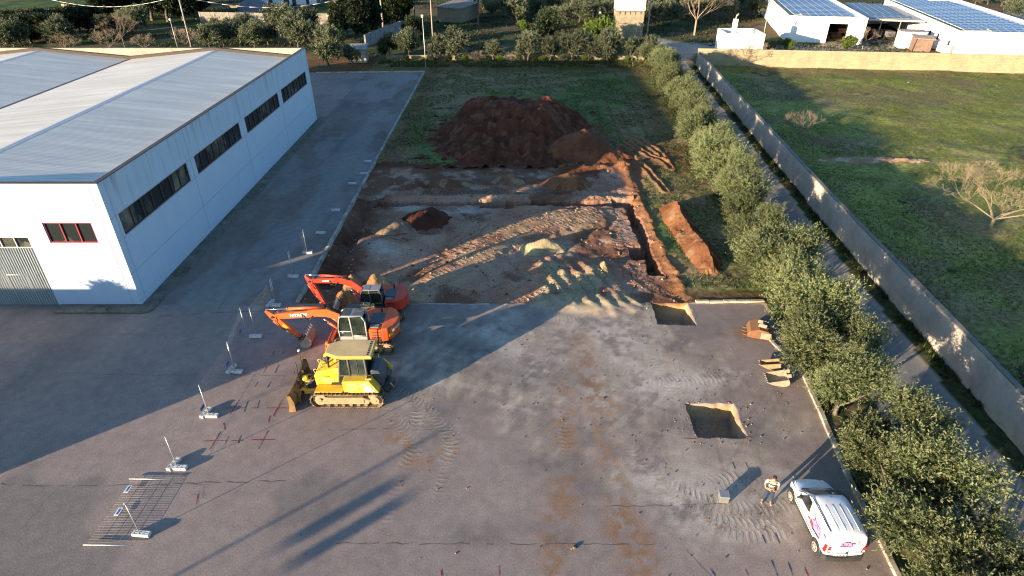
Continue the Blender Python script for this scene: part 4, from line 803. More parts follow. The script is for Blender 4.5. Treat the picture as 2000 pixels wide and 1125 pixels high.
sh3 = empty('stone_hut', G(856, 42), R(-25), 'stone hut with a sloping tin roof in the shade of the pines', 'hut'); mb = MB(); mb.box((3.2, 5, 1.7), (6.4, 10, 3.4)); mb.build('wall', M['oldstone'], sh3); mb = MB(); mb.box((3.2, 5, 3.55), (7.2, 10.8, .14), (3, 2, 0)); mb.build('roof', PM('tin_roof', (.24, .22, .2), .8, dirt=(.14, .08, .05)), sh3)
sh4 = empty('lean_to_shed', (-29.4, 114.6, 0), R(4), 'small grey roofed lean-to shed at the far corner of the asphalt', 'shed'); mb = MB(); mb.box((1.6, 1.6, 1.2), (3.2, 3.2, 2.4)); mb.build('wall', PM('pale_block', (.45, .38, .3), .95, var=.4), sh4); mb = MB(); mb.box((1.6, 1.5, 2.5), (3.7, 3.8, .12), (5, 0, 0)); mb.build('roof', M['concrete'], sh4)
mbm = MB(); x_, y_ = G(500, 28); mbm.ball((0, 0, .6), 3.4, 3, (1.3, 1, .95)); tag(mbm.build('covered_mound', PM('faded_tarp', (.16, .17, .21), .8, var=.5, scale=.8, dirt=(.2, .14, .12), dirt_amt=.6, bump=.6, bscale=2)), 'rounded mound under a faded blue and brown tarpaulin', 'mound').location = (x_, y_, 0)
# ---------------------------------------------------------------- poles and lines
M['wood'] = PM('pole_wood', (.34, .27, .2), .9, var=.4, scale=1.5); M['galv'] = PM('galvanised_steel', (.5, .5, .48), .5, .4, var=.2); M['lampglass'] = PM('lamp_glass', (.75, .75, .7), .3)
def upole(name, loc, h, r, mt, label, arm=0.0, cat='utility pole'):
    e_ = empty(name, (*loc, 0), 0, label, cat); mb = MB(); mb.tube((0, 0, -.2), (0, 0, h), r, r * .7, 10); mb.build('pole', mt, e_)
    if arm: mb = MB(); mb.box((0, 0, h - .25), (arm, .1, .12)); mb.build('crossarm', mt, e_); [MB().tube((s_ * arm * .42, 0, h - .2), (s_ * arm * .42, 0, h + .05), .05).build('insulator', M['lampglass'], e_) for s_ in (-1, 1)]
    return e_
def lamp(loc, h, label):
    e_ = empty('street_lamp', (*loc, 0), 0, label, 'street lamp'); mb = MB(); mb.tube((0, 0, -.1), (0, 0, h), .07, .05, 10); mb.build('pole', M['galv'], e_)
    mb = MB(); mb.tube((0, 0, h), (0, 0, h + .15), .09, .16).ball((0, 0, h + .32), .24, 2, (1, 1, .85)); mb.build('lamp_head', M['lampglass'], e_); return e_
up1 = upole('utility_pole', (-28.3, 144), 10.2, .22, M['wood'], 'stout wooden utility pole with a crossarm before the dark conifers', 2.0)
upole('utility_pole', (-16.8, 138), 9.0, .17, M['wood'], 'plain wooden pole right of the street lamp at the back of the lawn')
up2 = upole('utility_pole', (-64.2, 129.2), 9.6, .17, M['concrete'], 'pale concrete utility pole behind the warehouse roof')
upole('utility_pole', (29.3, 141.5), 9.5, .2, M['concrete'], 'tall grey pole at the right side of the stone tower')
upole('utility_pole', (-101, 146), 5, .16, M['wood'], 'leaning wooden post with a bracket at the far left edge', 2.0)
lamp((-14.62, 107.8), 8.4, 'thin white street lamp on the corner kerb of the asphalt lane'); lamp((-66, 127.3), 5.2, 'short street lamp standing behind the warehouse roof')
lamp((55.4, 143.5), 3.6, 'small lamp on a post left of the open white barn'); lamp((19.0, 143), 4.4, 'globe lamp on a bracket post left of the stone tower')
mb = MB()
def sag(a_, b_, s_, n=16): return [Vector(a_).lerp(Vector(b_), k / n) - Vector((0, 0, s_ * 4 * (k / n) * (1 - k / n))) for k in range(n + 1)]
for a_, b_, s_ in (((-64.2, 129.2, 9.5), (-27.6, 144, 10.0), 3.2), ((-64.2, 129.2, 9.5), (-100, 140, 8.6), 2.2)): mb.path(sag(a_, b_, s_), .055, 5)
tag(mb.build('power_line', M['galv']), 'thin pale overhead cable sagging between the utility poles', 'cable')
# ---------------------------------------------------------------- site fence
M['block'] = PM('white_fence_block', (.50, .50, .485), .8, var=.25, scale=3, dirt=(.3, .27, .22), dirt_amt=.3); M['fencesteel'] = PM('fence_steel', (.48, .48, .46), .4, .5, var=.2); M['wire'] = PM('wire_mesh', (.22, .22, .21), .5, .3, var=.2); M['plate_w'] = PM('white_plate', (.7, .72, .75), .5); M['plate_b'] = PM('blue_plate', (.05, .10, .28), .5)
def block(loc, rz, label):
    e_ = empty('fence_block', (*loc, 0.01), R(rz), label, 'fence block', 'white blocks carrying the site fence'); mb = MB(); L, W_, H_ = .78, .25, .17
    mb.box((0, 0, H_ / 2), (L, .07, H_), bev=.015).box((0, .09, H_ / 2), (L, .07, H_), bev=.015).box((0, -.09, H_ / 2), (L, .07, H_), bev=.015)
    for u in (-.33, -.1, .1, .33): mb.box((u, 0, H_ / 2 + .003), (.11, W_ - .01, H_), bev=.015)
    mb.build('body', M['block'], e_); mb = MB()
    for u in (-.215, .0, .215): mb.box((u, .045, H_ * .42), (.07, .03, H_ * .8)).box((u, -.045, H_ * .42), (.07, .03, H_ * .8))
    mb.build('socket', M['dark'], e_); return e_
def panel(p0, p1, h, label, lying=False, plates=((.9, 1.1),), wires=True, z=.12):
    """wire mesh panel between two ground points; lying panels are laid over to +x"""
    p0, p1 = Vector((*p0, 0)), Vector((*p1, 0)); L = (p1 - p0).length; e_ = empty('mesh_fence', (p0.x, p0.y, z), math.atan2(p1.y - p0.y, p1.x - p0.x), label, 'fence panel', 'wire mesh panels of the site fence')
    Q = (lambda u, v: (u, -v, 0.0)) if lying else (lambda u, v: (u, 0.0, v))
    for u in (.0, L): mb = MB(); mb.tube(Q(u, 0), Q(u, h), .024 if lying else .019, n=8); mb.build('end_tube', M['fencesteel'], e_)
    mb = MB(); r_ = .0034
    for k in range(1, int(L / .13)): mb.tube(Q(k * .13, .1), Q(k * .13, h - .02), r_ * (1.05 if lying else .55), n=4)
    for v in (.1, .55, 1.0, 1.45, h - .03): mb.tube(Q(0, v), Q(L, v), r_ * (1.1 if lying else .7), n=4)
    mb.build('wire_mesh', M['wire'], e_)
    for k, (u, v) in enumerate(plates):
        mb = MB(); mb.box(Q(u, v), (.42, .2, .015) if lying else (.42, .015, .2)); mb.build('plate', M['plate_w'] if lying or k % 2 else M['plate_b'], e_)
        if lying: mb = MB(); mb.box((u, -v, .009), (.3, .08, .008)); mb.build('print', M['plate_b'], e_.children[-1])
    return e_
FB = [(-16.05, 16.9), (-16.15, 20.6), (-16.12, 24.2), (-16.2, 27.9), (-16.3, 31.4), (-16.25, 35.0), (-16.2, 38.9), (-16.2, 42.6), (-16.1, 46.1), (-16.0, 50.7), (-15.9, 57.1), (-15.6, 63.4), (-15.3, 59.8)]
FL = ['beside the mesh panel lying on the ground', 'just above the lying mesh panel', 'left of the red crosses on the asphalt', 'left of the bulldozer blade', 'left of the raised orange boom, alone in the sun', 'at the start of the lane by the excavator elbow', 'second along the lane kerb', 'third along the lane kerb', 'where the lane kerb meets the dug trench', 'halfway up the dug edge of the lane', 'near the top of the dug edge', 'farthest up the lane', 'on the soil side of the lane kerb near the lawn']
for k, (p, l) in enumerate(zip(FB, FL)):
    block(p, rnd.uniform(-6, 6) if k in (0, 4, 6, 7, 8) else rnd.uniform(-4, 4), 'white concrete fence block ' + l)
    if k in (1, 2, 3, 5): block((p[0] - .36 if k != 5 else p[0] - .4, p[1] + .22), 76, 'white concrete fence block set crosswise ' + l)
mb = MB(); mb.tube((0, 0, 0), (0, 0, 2.05), .02, n=8).tube((0, 0, 1.98), (-.03, 0, 2.07), .03, n=8); o_ = mb.build('fence_post', M['fencesteel']); o_.location = (-16.12, 16.9, 0); tag(o_, 'single bare fence post rising from the block beside the lying mesh panel', 'fence post')
panel((-16.22, 20.6), (-16.15, 24.12), 2.05, 'upright wire mesh fence panel left of the red crosses', plates=((3.2, .9),))
panel((-16.25, 24.26), (-16.2, 27.8), 2.05, 'upright wire mesh fence panel left of the bulldozer blade', plates=((3.0, 1.0),))
panel((-16.28, 28.0), (-16.85, 31.45), 2.05, 'upright wire mesh fence panel ending in a free standing tube', plates=((2.5, 1.0),))
panel((-16.3, 31.5), (-16.2, 34.9), 2.05, 'upright wire mesh fence panel left of the orange boom', plates=())
panel((-16.2, 35.1), (-16.2, 38.8), 2.05, 'upright wire mesh fence panel at the start of the lane', plates=())
panel((-16.2, 39.0), (-16.2, 42.5), 2.05, 'upright wire mesh fence panel along the lane kerb', plates=())
panel((-18.25, 16.35), (-18.2, 19.9), 2.12, 'wire mesh fence panel lying flat on the asphalt', lying=True, plates=((2.95, .28), (1.7, .55)), z=.10)
# ================================================================ VEGETATION
def leaf_mat(name, trans=0.25, rough=0.5):
    q = NT(name); at = q.n('Attribute', attribute_name='Col'); oi = q.n('ObjectInfo')
    k = q.ramp(oi.outputs['Random'], 0, 1, 0.72, 1.32); cc = q.n('CombineColor'); [q.l(k, cc.inputs[i]) for i in range(3)]
    c = q.mix(1.0, at.outputs['Color'], cc.outputs[0], 'MULTIPLY'); q.l(c, q.b.inputs['Base Color']); q.set(Roughness=rough); q.b.inputs['Specular IOR Level'].default_value = 0.25
    tr = q.n('BsdfTranslucent'); q.l(q.mix(1.0, c, (1.1, 1.15, 0.6), 'MULTIPLY'), tr.inputs['Color']); mx = q.n('MixShader'); mx.inputs[0].default_value = trans
    q.l(q.b.outputs[0], mx.inputs[1]); q.l(tr.outputs[0], mx.inputs[2]); q.l(mx.outputs[0], q.t.nodes['Material Output'].inputs['Surface']); return q.m
M['leaf'] = leaf_mat('leaves'); M['bark'] = PM('bark', (.13, .105, .08), .95, var=.5, scale=4, bump=.5, bscale=12); M['twig'] = PM('bare_twigs', (.30, .225, .15), .95, var=.35); M['twig2'] = PM('straw_twigs', (.25, .20, .12), .95, var=.35); M['twig3'] = PM('dark_twigs', (.17, .13, .10), .95, var=.35)
def unit(v): return v / (np.linalg.norm(v, axis=-1, keepdims=True) + 1e-9)
def leaves_from(base, dirs, L, n_leaf, llen, lwid, cols, rg, tipcol, droop=0.0, tipmix=0.55):
    """shoots (base, direction, length) -> diamond leaves along them"""
    n = len(base); t = np.linspace(0.12, 1.0, n_leaf)[None, :, None]
    bend = np.array([0, 0, -droop])[None, None, :] * t ** 2 * L[:, None, None]
    P = base[:, None] + dirs[:, None] * t * L[:, None, None] + bend
    rv = unit(rg.normal(size=(n, n_leaf, 3))); perp = unit(rv - (rv * dirs[:, None]).sum(-1, keepdims=True) * dirs[:, None])
    ld = unit(dirs[:, None] * 0.75 + perp * 0.85); ln = llen * (0.7 + 0.6 * rg.random((n, n_leaf, 1))); sd = unit(np.cross(ld, unit(rg.normal(size=(n, n_leaf, 3))))) * lwid * 0.5 * (0.7 + .6 * rg.random((n, n_leaf, 1)))
    a = P; b = P + ld * ln * 0.5 + sd; c = P + ld * ln; d = P + ld * ln * 0.5 - sd
    V = np.stack([a, b, c, d], 2).reshape(-1, 3); F = np.arange(len(V)).reshape(-1, 4)
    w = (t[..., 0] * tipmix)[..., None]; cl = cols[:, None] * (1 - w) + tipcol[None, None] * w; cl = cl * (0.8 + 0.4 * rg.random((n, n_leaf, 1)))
    return V, F, np.repeat(cl.reshape(-1, 3), 4, 0)
def crown_mesh(name, seed, rx, ry, rz_, zc, lobes, shoots, nleaf, slen, llen, lwid, dark, light, tip, lobe_r=(.32, .5), up=0.55, fill=0.5, droop=.12, shape=None, shell=.75, tipmix=.55):
    rg = np.random.default_rng(seed); Vs, Fs, Cs = [], [], []; off = 0
    ph = rg.random(lobes) * 2 * np.pi; cz = rg.uniform(-.75, 1.0, lobes); rr_ = np.sqrt(np.clip(1 - cz ** 2 * .8, 0, 1)) * shell * rg.uniform(.55, 1.08, lobes)
    C_ = np.stack([rr_ * np.cos(ph) * rx, rr_ * np.sin(ph) * ry, zc + cz * rz_ * .72], 1)
    if shape is not None: C_ = shape(C_, rg)
    for i in range(lobes):
        R_ = rg.uniform(*lobe_r) * (rx + ry) / 2; n = int(shoots * (R_ / (lobe_r[1] * (rx + ry) / 2)) ** 1.6)
        o = unit(rg.normal(size=(n, 3)) + np.array([0, 0, 0.25])); base = C_[i] + o * R_ * (0.35 + .5 * rg.random((n, 1))) * np.array([1, 1, .85])
        outw = unit(base - np.array([0, 0, zc - rz_ * .5])); d = unit(o * .7 + outw * .45 + np.array([0, 0, up]) + rg.normal(size=(n, 3)) * .28)
        lob = rg.random(); col = (dark * (1 - lob) + light * lob)[None] * (0.75 + .5 * rg.random((n, 1)))
        V, F, c = leaves_from(base, d, slen * (.5 + rg.random(n)), nleaf, llen, lwid, col, rg, tip, droop, tipmix); Vs.append(V); Fs.append(F + off); Cs.append(c); off += len(V)
        m = int(n * fill)                                             # inner leaves, so the crown is not hollow
        if m:
            o = unit(rg.normal(size=(m, 3))); base = C_[i] + o * R_ * .55 * rg.random((m, 1)) ** .5
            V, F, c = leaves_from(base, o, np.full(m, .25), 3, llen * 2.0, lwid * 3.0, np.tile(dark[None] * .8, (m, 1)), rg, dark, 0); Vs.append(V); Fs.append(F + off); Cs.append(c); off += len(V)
    return np_mesh(name, np.concatenate(Vs), np.concatenate(Fs), M['leaf'], np.concatenate(Cs))
def trunk_mesh(name, seed, h, r, limbs, spread, lh, mt='bark'):
    rg = random.Random(seed); mb = MB(); p = Vector((0, 0, -.15)); pts = [p]
    for k in range(4): p = p + Vector((rg.uniform(-.12, .12), rg.uniform(-.12, .12), (h + .15) / 4)); pts.append(p)
    for k in range(4): mb.tube(pts[k], pts[k + 1], r * (1.15 - .15 * k), r * (1.0 - .15 * k), 8)
    for i in range(limbs):
        a_ = 2 * math.pi * i / limbs + rg.uniform(-.4, .4); q0 = pts[-1] + Vector((0, 0, -.1)); rr_ = r * .5
        for k in range(4):
            q1 = q0 + Vector((math.cos(a_) * spread * (.32 - .04 * k) * rg.uniform(.7, 1.2), math.sin(a_) * spread * (.32 - .04 * k) * rg.uniform(.7, 1.2), lh * .27 * rg.uniform(.8, 1.2)))
            mb.tube(q0, q1, rr_, rr_ * .7, 6); rr_ *= .7; q0 = q1; a_ += rg.uniform(-.5, .5)
    o = mb.build(name, M[mt]); me = o.data; bpy.data.objects.remove(o); return me
A_ = np.array
OD, OL, OT = A_([.042, .060, .024]), A_([.100, .122, .050]), A_([.205, .22, .10])          # dark, light and shoot-tip greens of the hedge olives
GD, GL, GT = A_([.05, .065, .034]), A_([.105, .12, .07]), A_([.19, .20, .12])          # greyer field olives
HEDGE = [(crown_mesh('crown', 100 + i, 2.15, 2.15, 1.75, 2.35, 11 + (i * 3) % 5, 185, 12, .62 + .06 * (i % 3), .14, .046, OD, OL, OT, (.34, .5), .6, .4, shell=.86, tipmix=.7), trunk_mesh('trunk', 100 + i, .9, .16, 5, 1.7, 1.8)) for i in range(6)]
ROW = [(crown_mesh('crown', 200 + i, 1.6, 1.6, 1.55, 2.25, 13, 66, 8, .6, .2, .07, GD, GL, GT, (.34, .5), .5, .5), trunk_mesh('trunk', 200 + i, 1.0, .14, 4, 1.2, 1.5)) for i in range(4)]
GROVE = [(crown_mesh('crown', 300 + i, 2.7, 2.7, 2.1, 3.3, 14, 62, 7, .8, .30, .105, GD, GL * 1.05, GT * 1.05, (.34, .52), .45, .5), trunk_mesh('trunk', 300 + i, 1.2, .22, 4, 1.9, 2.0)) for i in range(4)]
DARK = [(crown_mesh('crown', 400 + i, 2.6, 2.6, 3.1, 3.0, 20, 80, 7, .7, .28, .12, A_([.016, .028, .012]), A_([.03, .044, .018]), A_([.055, .068, .026]), (.3, .45), .35, .6), trunk_mesh('trunk', 400 + i, 1.5, .25, 4, 1.5, 2.5)) for i in range(3)]
BRIGHT = [(crown_mesh('crown', 450 + i, 1.5, 1.5, 1.5, 1.7, 10, 60, 7, .55, .22, .08, A_([.05, .085, .015]), A_([.09, .14, .02]), A_([.16, .2, .03]), (.34, .5), .6, .5), trunk_mesh('trunk', 450 + i, .5, .1, 4, .9, 1.0)) for i in range(1)]
def cyp(C_, rg): t = (C_[:, 2] - C_[:, 2].min()) / (np.ptp(C_[:, 2]) + 1e-6); k = (1.05 - .8 * t ** 1.5); C_[:, 0] *= k; C_[:, 1] *= k; return C_
CYPRESS = [(crown_mesh('crown', 470, 1.25, 1.25, 5.2, 5.0, 34, 50, 7, .5, .26, .1, A_([.022, .036, .014]), A_([.04, .058, .018]), A_([.08, .095, .03]), (.45, .62), .9, .5, 0, cyp), trunk_mesh('trunk', 470, 1.2, .2, 3, .5, 3)) ,
           (crown_mesh('crown', 471, 2.3, 2.3, 5.6, 5.6, 40, 60, 7, .6, .32, .13, A_([.016, .028, .013]), A_([.028, .044, .016]), A_([.055, .07, .026]), (.4, .55), .7, .6, 0, cyp), trunk_mesh('trunk', 471, 1.2, .25, 3, .8, 4))]
PINE = [(crown_mesh('crown', 480 + i, 3.0, 3.0, 2.0, 7.2, 15, 80, 7, .7, .30, .09, A_([.04, .062, .014]), A_([.075, .10, .02]), A_([.14, .15, .03]), (.3, .45), .5, .4), trunk_mesh('trunk', 480 + i, 5.4, .24, 5, 1.8, 2.0)) for i in range(2)]
def tree(name, cat, kit, loc, s, rz, label, group, zs=1.0):
    e_ = empty(name, loc, rz, label, cat, group); e_.scale = (s, s, s * zs)
    link('crown', kit[0], e_); link('trunk', kit[1], e_); return e_
# the hedge of olive trees along the road, nearest first
y = 9.2; k = 0; HP = []
while y < 113:
    HP.append((float(np.interp(y, [10, 16, 24, 30, 36, 44, 59, 83, 112], [16.9, 17.2, 17.6, 18.0, 18.5, 19.4, 20.7, 23.2, 25.2])) + rnd.uniform(-.3, .3), y)); y += rnd.uniform(3.2, 3.9)
ORD = ['first', 'second', 'third', 'fourth', 'fifth', 'sixth', 'seventh', 'eighth', 'ninth', 'tenth', 'eleventh', 'twelfth', 'thirteenth', 'fourteenth', 'fifteenth', 'sixteenth']
for k, (x, y) in enumerate(HP):
    if k < 14: lb = ('olive at the bottom right corner, ' if k == 0 else '') + ORD[k] + ' in the roadside hedge counted from the parked van'
    else: lb = ORD[len(HP) - 1 - k] + ' olive of the roadside hedge counted back from the stone tower'
    fat = 1.0
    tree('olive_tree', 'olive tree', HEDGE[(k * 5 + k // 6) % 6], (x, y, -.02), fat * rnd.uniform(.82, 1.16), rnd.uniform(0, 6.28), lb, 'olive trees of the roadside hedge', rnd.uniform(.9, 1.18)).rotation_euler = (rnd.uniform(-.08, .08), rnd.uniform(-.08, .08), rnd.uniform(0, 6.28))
# the row along the back of the lawn
ROWP = [(645, 133, 1.55, 'large dark olive tree by the far corner of the warehouse'), (691, 128, 1.0, 'small olive shrub in front of the lean-to shed'), (762, 117, 1.18, 'dark round olive below the stout wooden utility pole'), (800, 117, 1.3, 'tall olive left of the white street lamp'), (856, 119, 1.12, 'olive with reddish twigs just right of the street lamp'), (893, 121, 1.5, 'tallest olive in the back row, third right of the street lamp'), (966, 120, .85, 'slim olive before the bare stretch of low wall'), (1033, 121, 1.22, 'olive right of the open stretch of low wall'), (1075, 121, 1.05, 'thin olive below the big dark round tree'), (1115, 121, 1.32, 'broad olive in the middle of the back row'), (1150, 121, 1.12, 'olive below the bright green shrub'), (1187, 122, 1.3, 'round olive just left of the stone tower'), (1236, 122, 1.0, 'olive standing in front of the stone tower'), (1266, 121, 1.25, 'olive at the corner where the back row meets the hedge')]
for k, (px, py, s, lb) in enumerate(ROWP): x, y = G(px, py); tree('olive_tree', 'olive tree', ROW[k % 4], (x, y, 0), s, rnd.uniform(0, 6), lb, 'olive trees of the back row', rnd.uniform(.95, 1.1))
# individual background trees
def T(name, cat, kit, px, py, s, lb, zs=1.0, grp=None): x, y = G(px, py); return tree(name, cat, kit, (x, y, 0), s, rnd.uniform(0, 6), lb, grp, zs)
T('dark_tree', 'tree', DARK[0], 1070, 88, 1.1, 'big dark round tree standing behind the back row of olives', 1.05)
T('green_shrub', 'shrub', BRIGHT[0], 1172, 88, 1.7, 'bright green shrub left of the stone tower'); T('green_shrub', 'shrub', BRIGHT[0], 1024, 66, .9, 'small bright green bush left of the big dark round tree')
T('cypress_tree', 'cypress', CYPRESS[0], 664, 108, .98, 'narrow cypress left of the lean-to shed')
for k, (px, py, s) in enumerate(((706, 84, 1.0), (728, 76, 1.05), (700, 66, 1.15), (770, 62, 1.1), (790, 52, 1.15), (745, 58, 1.15), (680, 70, .9))):
    T('conifer_tree', 'conifer', CYPRESS[1], px, py, s, 'dark dense conifer in the clump behind the stout utility pole', 1.0, 'dark conifers behind the utility pole')
for px, py, s, lb in ((812, 62, 1.05, 'yellow green pine right of the dark conifers'), (845, 50, 1.1, 'pine overhanging the stone hut'), (935, 52, 1.0, 'pine right of the stone hut'), (905, 30, 1.1, 'pine behind the stone hut')): T('pine_tree', 'pine', PINE[px % 2], px, py, s, lb)
T('dark_tree', 'tree', DARK[1], 812, 92, .85, 'ivy covered tree behind the street lamp', 1.1)
for px, py, s, lb in ((35, 98, 1.0, 'grey olive tree at the far left behind the warehouse'), (128, 92, 1.0, 'round olive bush in front of the clipped dark hedge'), (218, 72, .8, 'grey olive right of the clipped dark hedge'), (270, 66, 1.05, 'broad grey tree above the bare bushes')): T('olive_tree', 'olive tree', GROVE[px % 4], px, py, s, lb)
for k, (px, py) in enumerate(((15, 78), (45, 74), (75, 72), (105, 70), (135, 66), (160, 62), (185, 60), (30, 88), (62, 84), (95, 82))): T('hedge_shrub', 'hedge', DARK[k % 3], px, py, 1.15, 'dark clipped evergreen in the tall hedge at the far left', .8, 'evergreens of the tall hedge at the far left')
for k, (px, py) in enumerate(((205, 44), (240, 40), (270, 36), (300, 40), (330, 42), (360, 40), (385, 38), (230, 22), (280, 18), (330, 20), (375, 22))): T('dark_tree', 'tree', DARK[k % 3], px, py, 1.75, 'dark evergreen in the wood left of the concrete utility pole top', 1.05, 'dark evergreens at the top left')
for k, (px, py, s) in enumerate(((412, 96, .62), (440, 90, .75), (455, 76, .6), (470, 84, .6), (500, 94, .65), (508, 74, .55), (525, 88, .6), (548, 66, .85), (570, 84, 1.0), (585, 98, .95), (600, 72, .85), (480, 66, .6))): T('olive_tree', 'olive tree', GROVE[k % 4], px, py, s * 1.25, 'small olive in the plot between the warehouse roof and the concrete panel wall', 1.0, 'olives behind the warehouse')
GP = []
for rowi, py in enumerate((8, 16, 25, 35, 46, 56)):
    for px in range(880 + rowi * 12, 1500, 46 - rowi):
        if py > 30 and px < 955: continue
        if py > 40 and (px < 985 or 1040 < px < 1100 or 1195 < px < 1262): continue
        if py > 50 and (px > 1290 or px < 1100): continue
        if px > 1330 and py > 44: continue
        if 1195 < px < 1262 and py > 28: continue
        GP.append((px + rnd.uniform(-10, 10), py + rnd.uniform(-3, 3)))
for k, (px, py) in enumerate(GP): T('olive_tree', 'olive tree', GROVE[k % 4], px, py, rnd.uniform(.85, 1.15), 'grey green olive in the grove behind the stone tower', 1.0, 'olives of the grove behind the tower')
for k, (px, py) in enumerate([(1310 + i * 36, 3 + (i % 3) * 3) for i in range(6)] + [(880 + i * 40, 0) for i in range(11)]): T('olive_tree', 'olive tree', GROVE[k % 4], px, py - 4, rnd.uniform(.9, 1.2), 'grey green olive in the grove behind the stone tower', 1.0, 'olives of the grove behind the tower')
for k, (px, py, s) in enumerate(((1880, 4, .9), (1905, 8, .9), (1930, 9, 1), (1955, 12, 1), (1985, 14, .9), (1900, -2, 1), (1945, -1, 1), (1990, 0, 1), (1920, 3, 1), (1972, 6, 1), (1860, -4, 1), (2010, 8, 1))): T('olive_tree', 'olive tree', GROVE[k % 4], px, py, s * .8, 'olive in the grove beyond the longest barn at the top right', 1.0, 'olives beyond the longest barn')
T('olive_tree', 'olive tree', GROVE[1], 1975, 38, .9, 'lone olive by the pale track beyond the longest barn')
T('green_shrub', 'shrub', BRIGHT[0], 1655, 99, .9, 'yellow green bush in front of the open white barn'); T('green_shrub', 'shrub', BRIGHT[0], 1538, 98, .7, 'green bush beside the white hut')
tree('olive_tree', 'olive tree', HEDGE[2], (28.9, 24.6, 0), .85, 1.0, 'olive shrub in the grass at the right edge beside the grey wall', None, .6)
# bare trees and bushes
def bare_mesh(name, seed, h, r, nbr, depth, spread, mt, twigs=.6, r0=.16, trunk=.3):
    rg = random.Random(seed); mb = bmesh.new(); segs = []
    def grow(p, d, L, rad, lev):
        q = p
        for k in range(2):
            d = (d + Vector((rg.uniform(-.22, .22), rg.uniform(-.22, .22), rg.uniform(-.1, .16)))).normalized(); n = q + d * L / 2; segs.append((q, n, rad, rad * .8)); q = n; rad *= .8
        if lev < depth:
            for k in range(rg.choice(nbr) + (1 if lev >= depth - 2 else 0)):
                dd = (d + Vector((rg.uniform(-1, 1), rg.uniform(-1, 1), rg.uniform(-.35, .6))) * spread).normalized(); grow(q, dd, L * rg.uniform(.62, .85), rad * .66, lev + 1)
    q = Vector((0, 0, -.1)); top = Vector((0, 0, h * trunk)); segs.append((q, top, r0, r0 * .8))
    n0 = 6
    for i in range(n0):
        a_ = 6.283 * i / n0 + rg.uniform(-.3, .3); grow(top, Vector((math.cos(a_) * spread * 1.2, math.sin(a_) * spread * 1.2, .75)).normalized(), r * .42, r0 * .5, 1)
    V, F = [], []
    for p0, p1, ra, rb_ in segs:
        d = (p1 - p0).normalized(); u_ = d.orthogonal().normalized(); v_ = d.cross(u_); o = len(V)
        for pp, rr_ in ((p0, max(ra, .0075)), (p1, max(rb_, .0055))):
            for k in range(3): a_ = k * 2.0944; V.append(pp + (u_ * math.cos(a_) + v_ * math.sin(a_)) * rr_)
        for k in range(3): F.append((o + k, o + (k + 1) % 3, o + 3 + (k + 1) % 3, o + 3 + k))
    return np_mesh(name, A_([v[:] for v in V]), A_(F), M[mt])
def bare(name, cat, me, loc, s, lb, rz=0, zs=1, grp=None): o = link(name, me); o.location = (*loc, 0); o.scale = (s, s, s * zs); o.rotation_euler = (0, 0, rz); return tag(o, lb, cat, grp)
B1 = bare_mesh('bare_tree', 1, 3.6, 3.7, (2, 3, 3), 7, .8, 'twig2', r0=.14, trunk=.22); B2 = bare_mesh('bare_tree', 2, 6.0, 4.4, (2, 3, 3), 6, .7, 'twig', r0=.2, trunk=.4); B3 = bare_mesh('bare_bush', 3, 2.2, 1.9, (3, 3, 4), 4, .9, 'twig', r0=.05, trunk=.05); B4 = bare_mesh('bare_bush', 4, 2.0, 1.7, (3, 4), 4, 1.0, 'twig3', r0=.04, trunk=.05)
bare('bare_tree', 'tree', B1, G(1935, 445), 1.3, 'leafless straw coloured tree with spreading twigs in the walled field', 0, .8); bare('bare_tree', 'tree', B2, G(1357, 70), 1.35, 'leafless pale tree beside the track right of the stone tower')
bare('bare_bush', 'bush', B3, G(1470, 128), 2.0, 'bare brown thicket against the corner of the yellow wall', .4); bare('bare_bush', 'bush', B3, G(1440, 130), 1.7, 'bare dark thicket where the two field walls meet', 1.4)
bare('bare_bush', 'bush', B4, G(1560, 265), 1.5, 'dark leafless thicket beside the grey wall in the field', .3, 1.2); bare('bare_bush', 'bush', B4, G(1590, 300), 1.2, 'low dark leafless bush just below the thicket by the grey wall', 2)
for px, py, s, lb in ((1790, 405, .55, 'leafless grey shrub on the left of the straw coloured tree'), (1835, 430, .5, 'low brown shrub at the foot of the straw coloured tree'), (1760, 450, .5, 'dark low shrub between the grey wall and the straw coloured tree'), (1700, 360, .45, 'dark low shrub a few metres right of the grey wall')): bare('bare_bush', 'bush', B4, G(px, py), s, lb, px)
for px, py, s, m_, lb in ((215, 96, 1.9, B3, 'bare brown bush behind the left part of the warehouse roof'), (245, 92, 2.3, B2, 'bare branching tree behind the warehouse roof'), (285, 95, 1.4, B3, 'bare thorny bush left of the short street lamp'), (132, 100, 1.6, B3, 'low bare brown bush below the round olive'), (365, 88, 1.7, B3, 'bare bush at the foot of the concrete utility pole'), (640, 100, 2.0, B3, 'bare brown bush left of the narrow cypress')): bare('bare_bush' if m_ is B3 else 'bare_tree', 'bush' if m_ is B3 else 'tree', m_, G(px, py), s if m_ is B3 else .8, lb, px)
for px, py, s, lb in ((932, 121, 1.0, 'bare brown shrub in the gap of the back row'), (1002, 121, .9, 'leafless shrub before the low wall'), (715, 120, 1.0, 'bare shrub in the shade beside the lean-to shed')): bare('bare_bush', 'bush', B3, G(px, py), s, lb, px)
bare('bare_tree', 'tree', B2, G(1685, 96), .5, 'small leafless tree before the canopy between the barns', 2); bare('bare_bush', 'bush', B3, (20.6, 41.5), 1.1, 'leafless twigs sticking out of the hedge over the road', 1)
tree('olive_tree', 'olive tree', ROW[1], (-45.5, 22.6, 3.6), 1.0, 0, 'olive tree off the left edge of the yard', None).location = (-42.0, 22.6, 1.2)
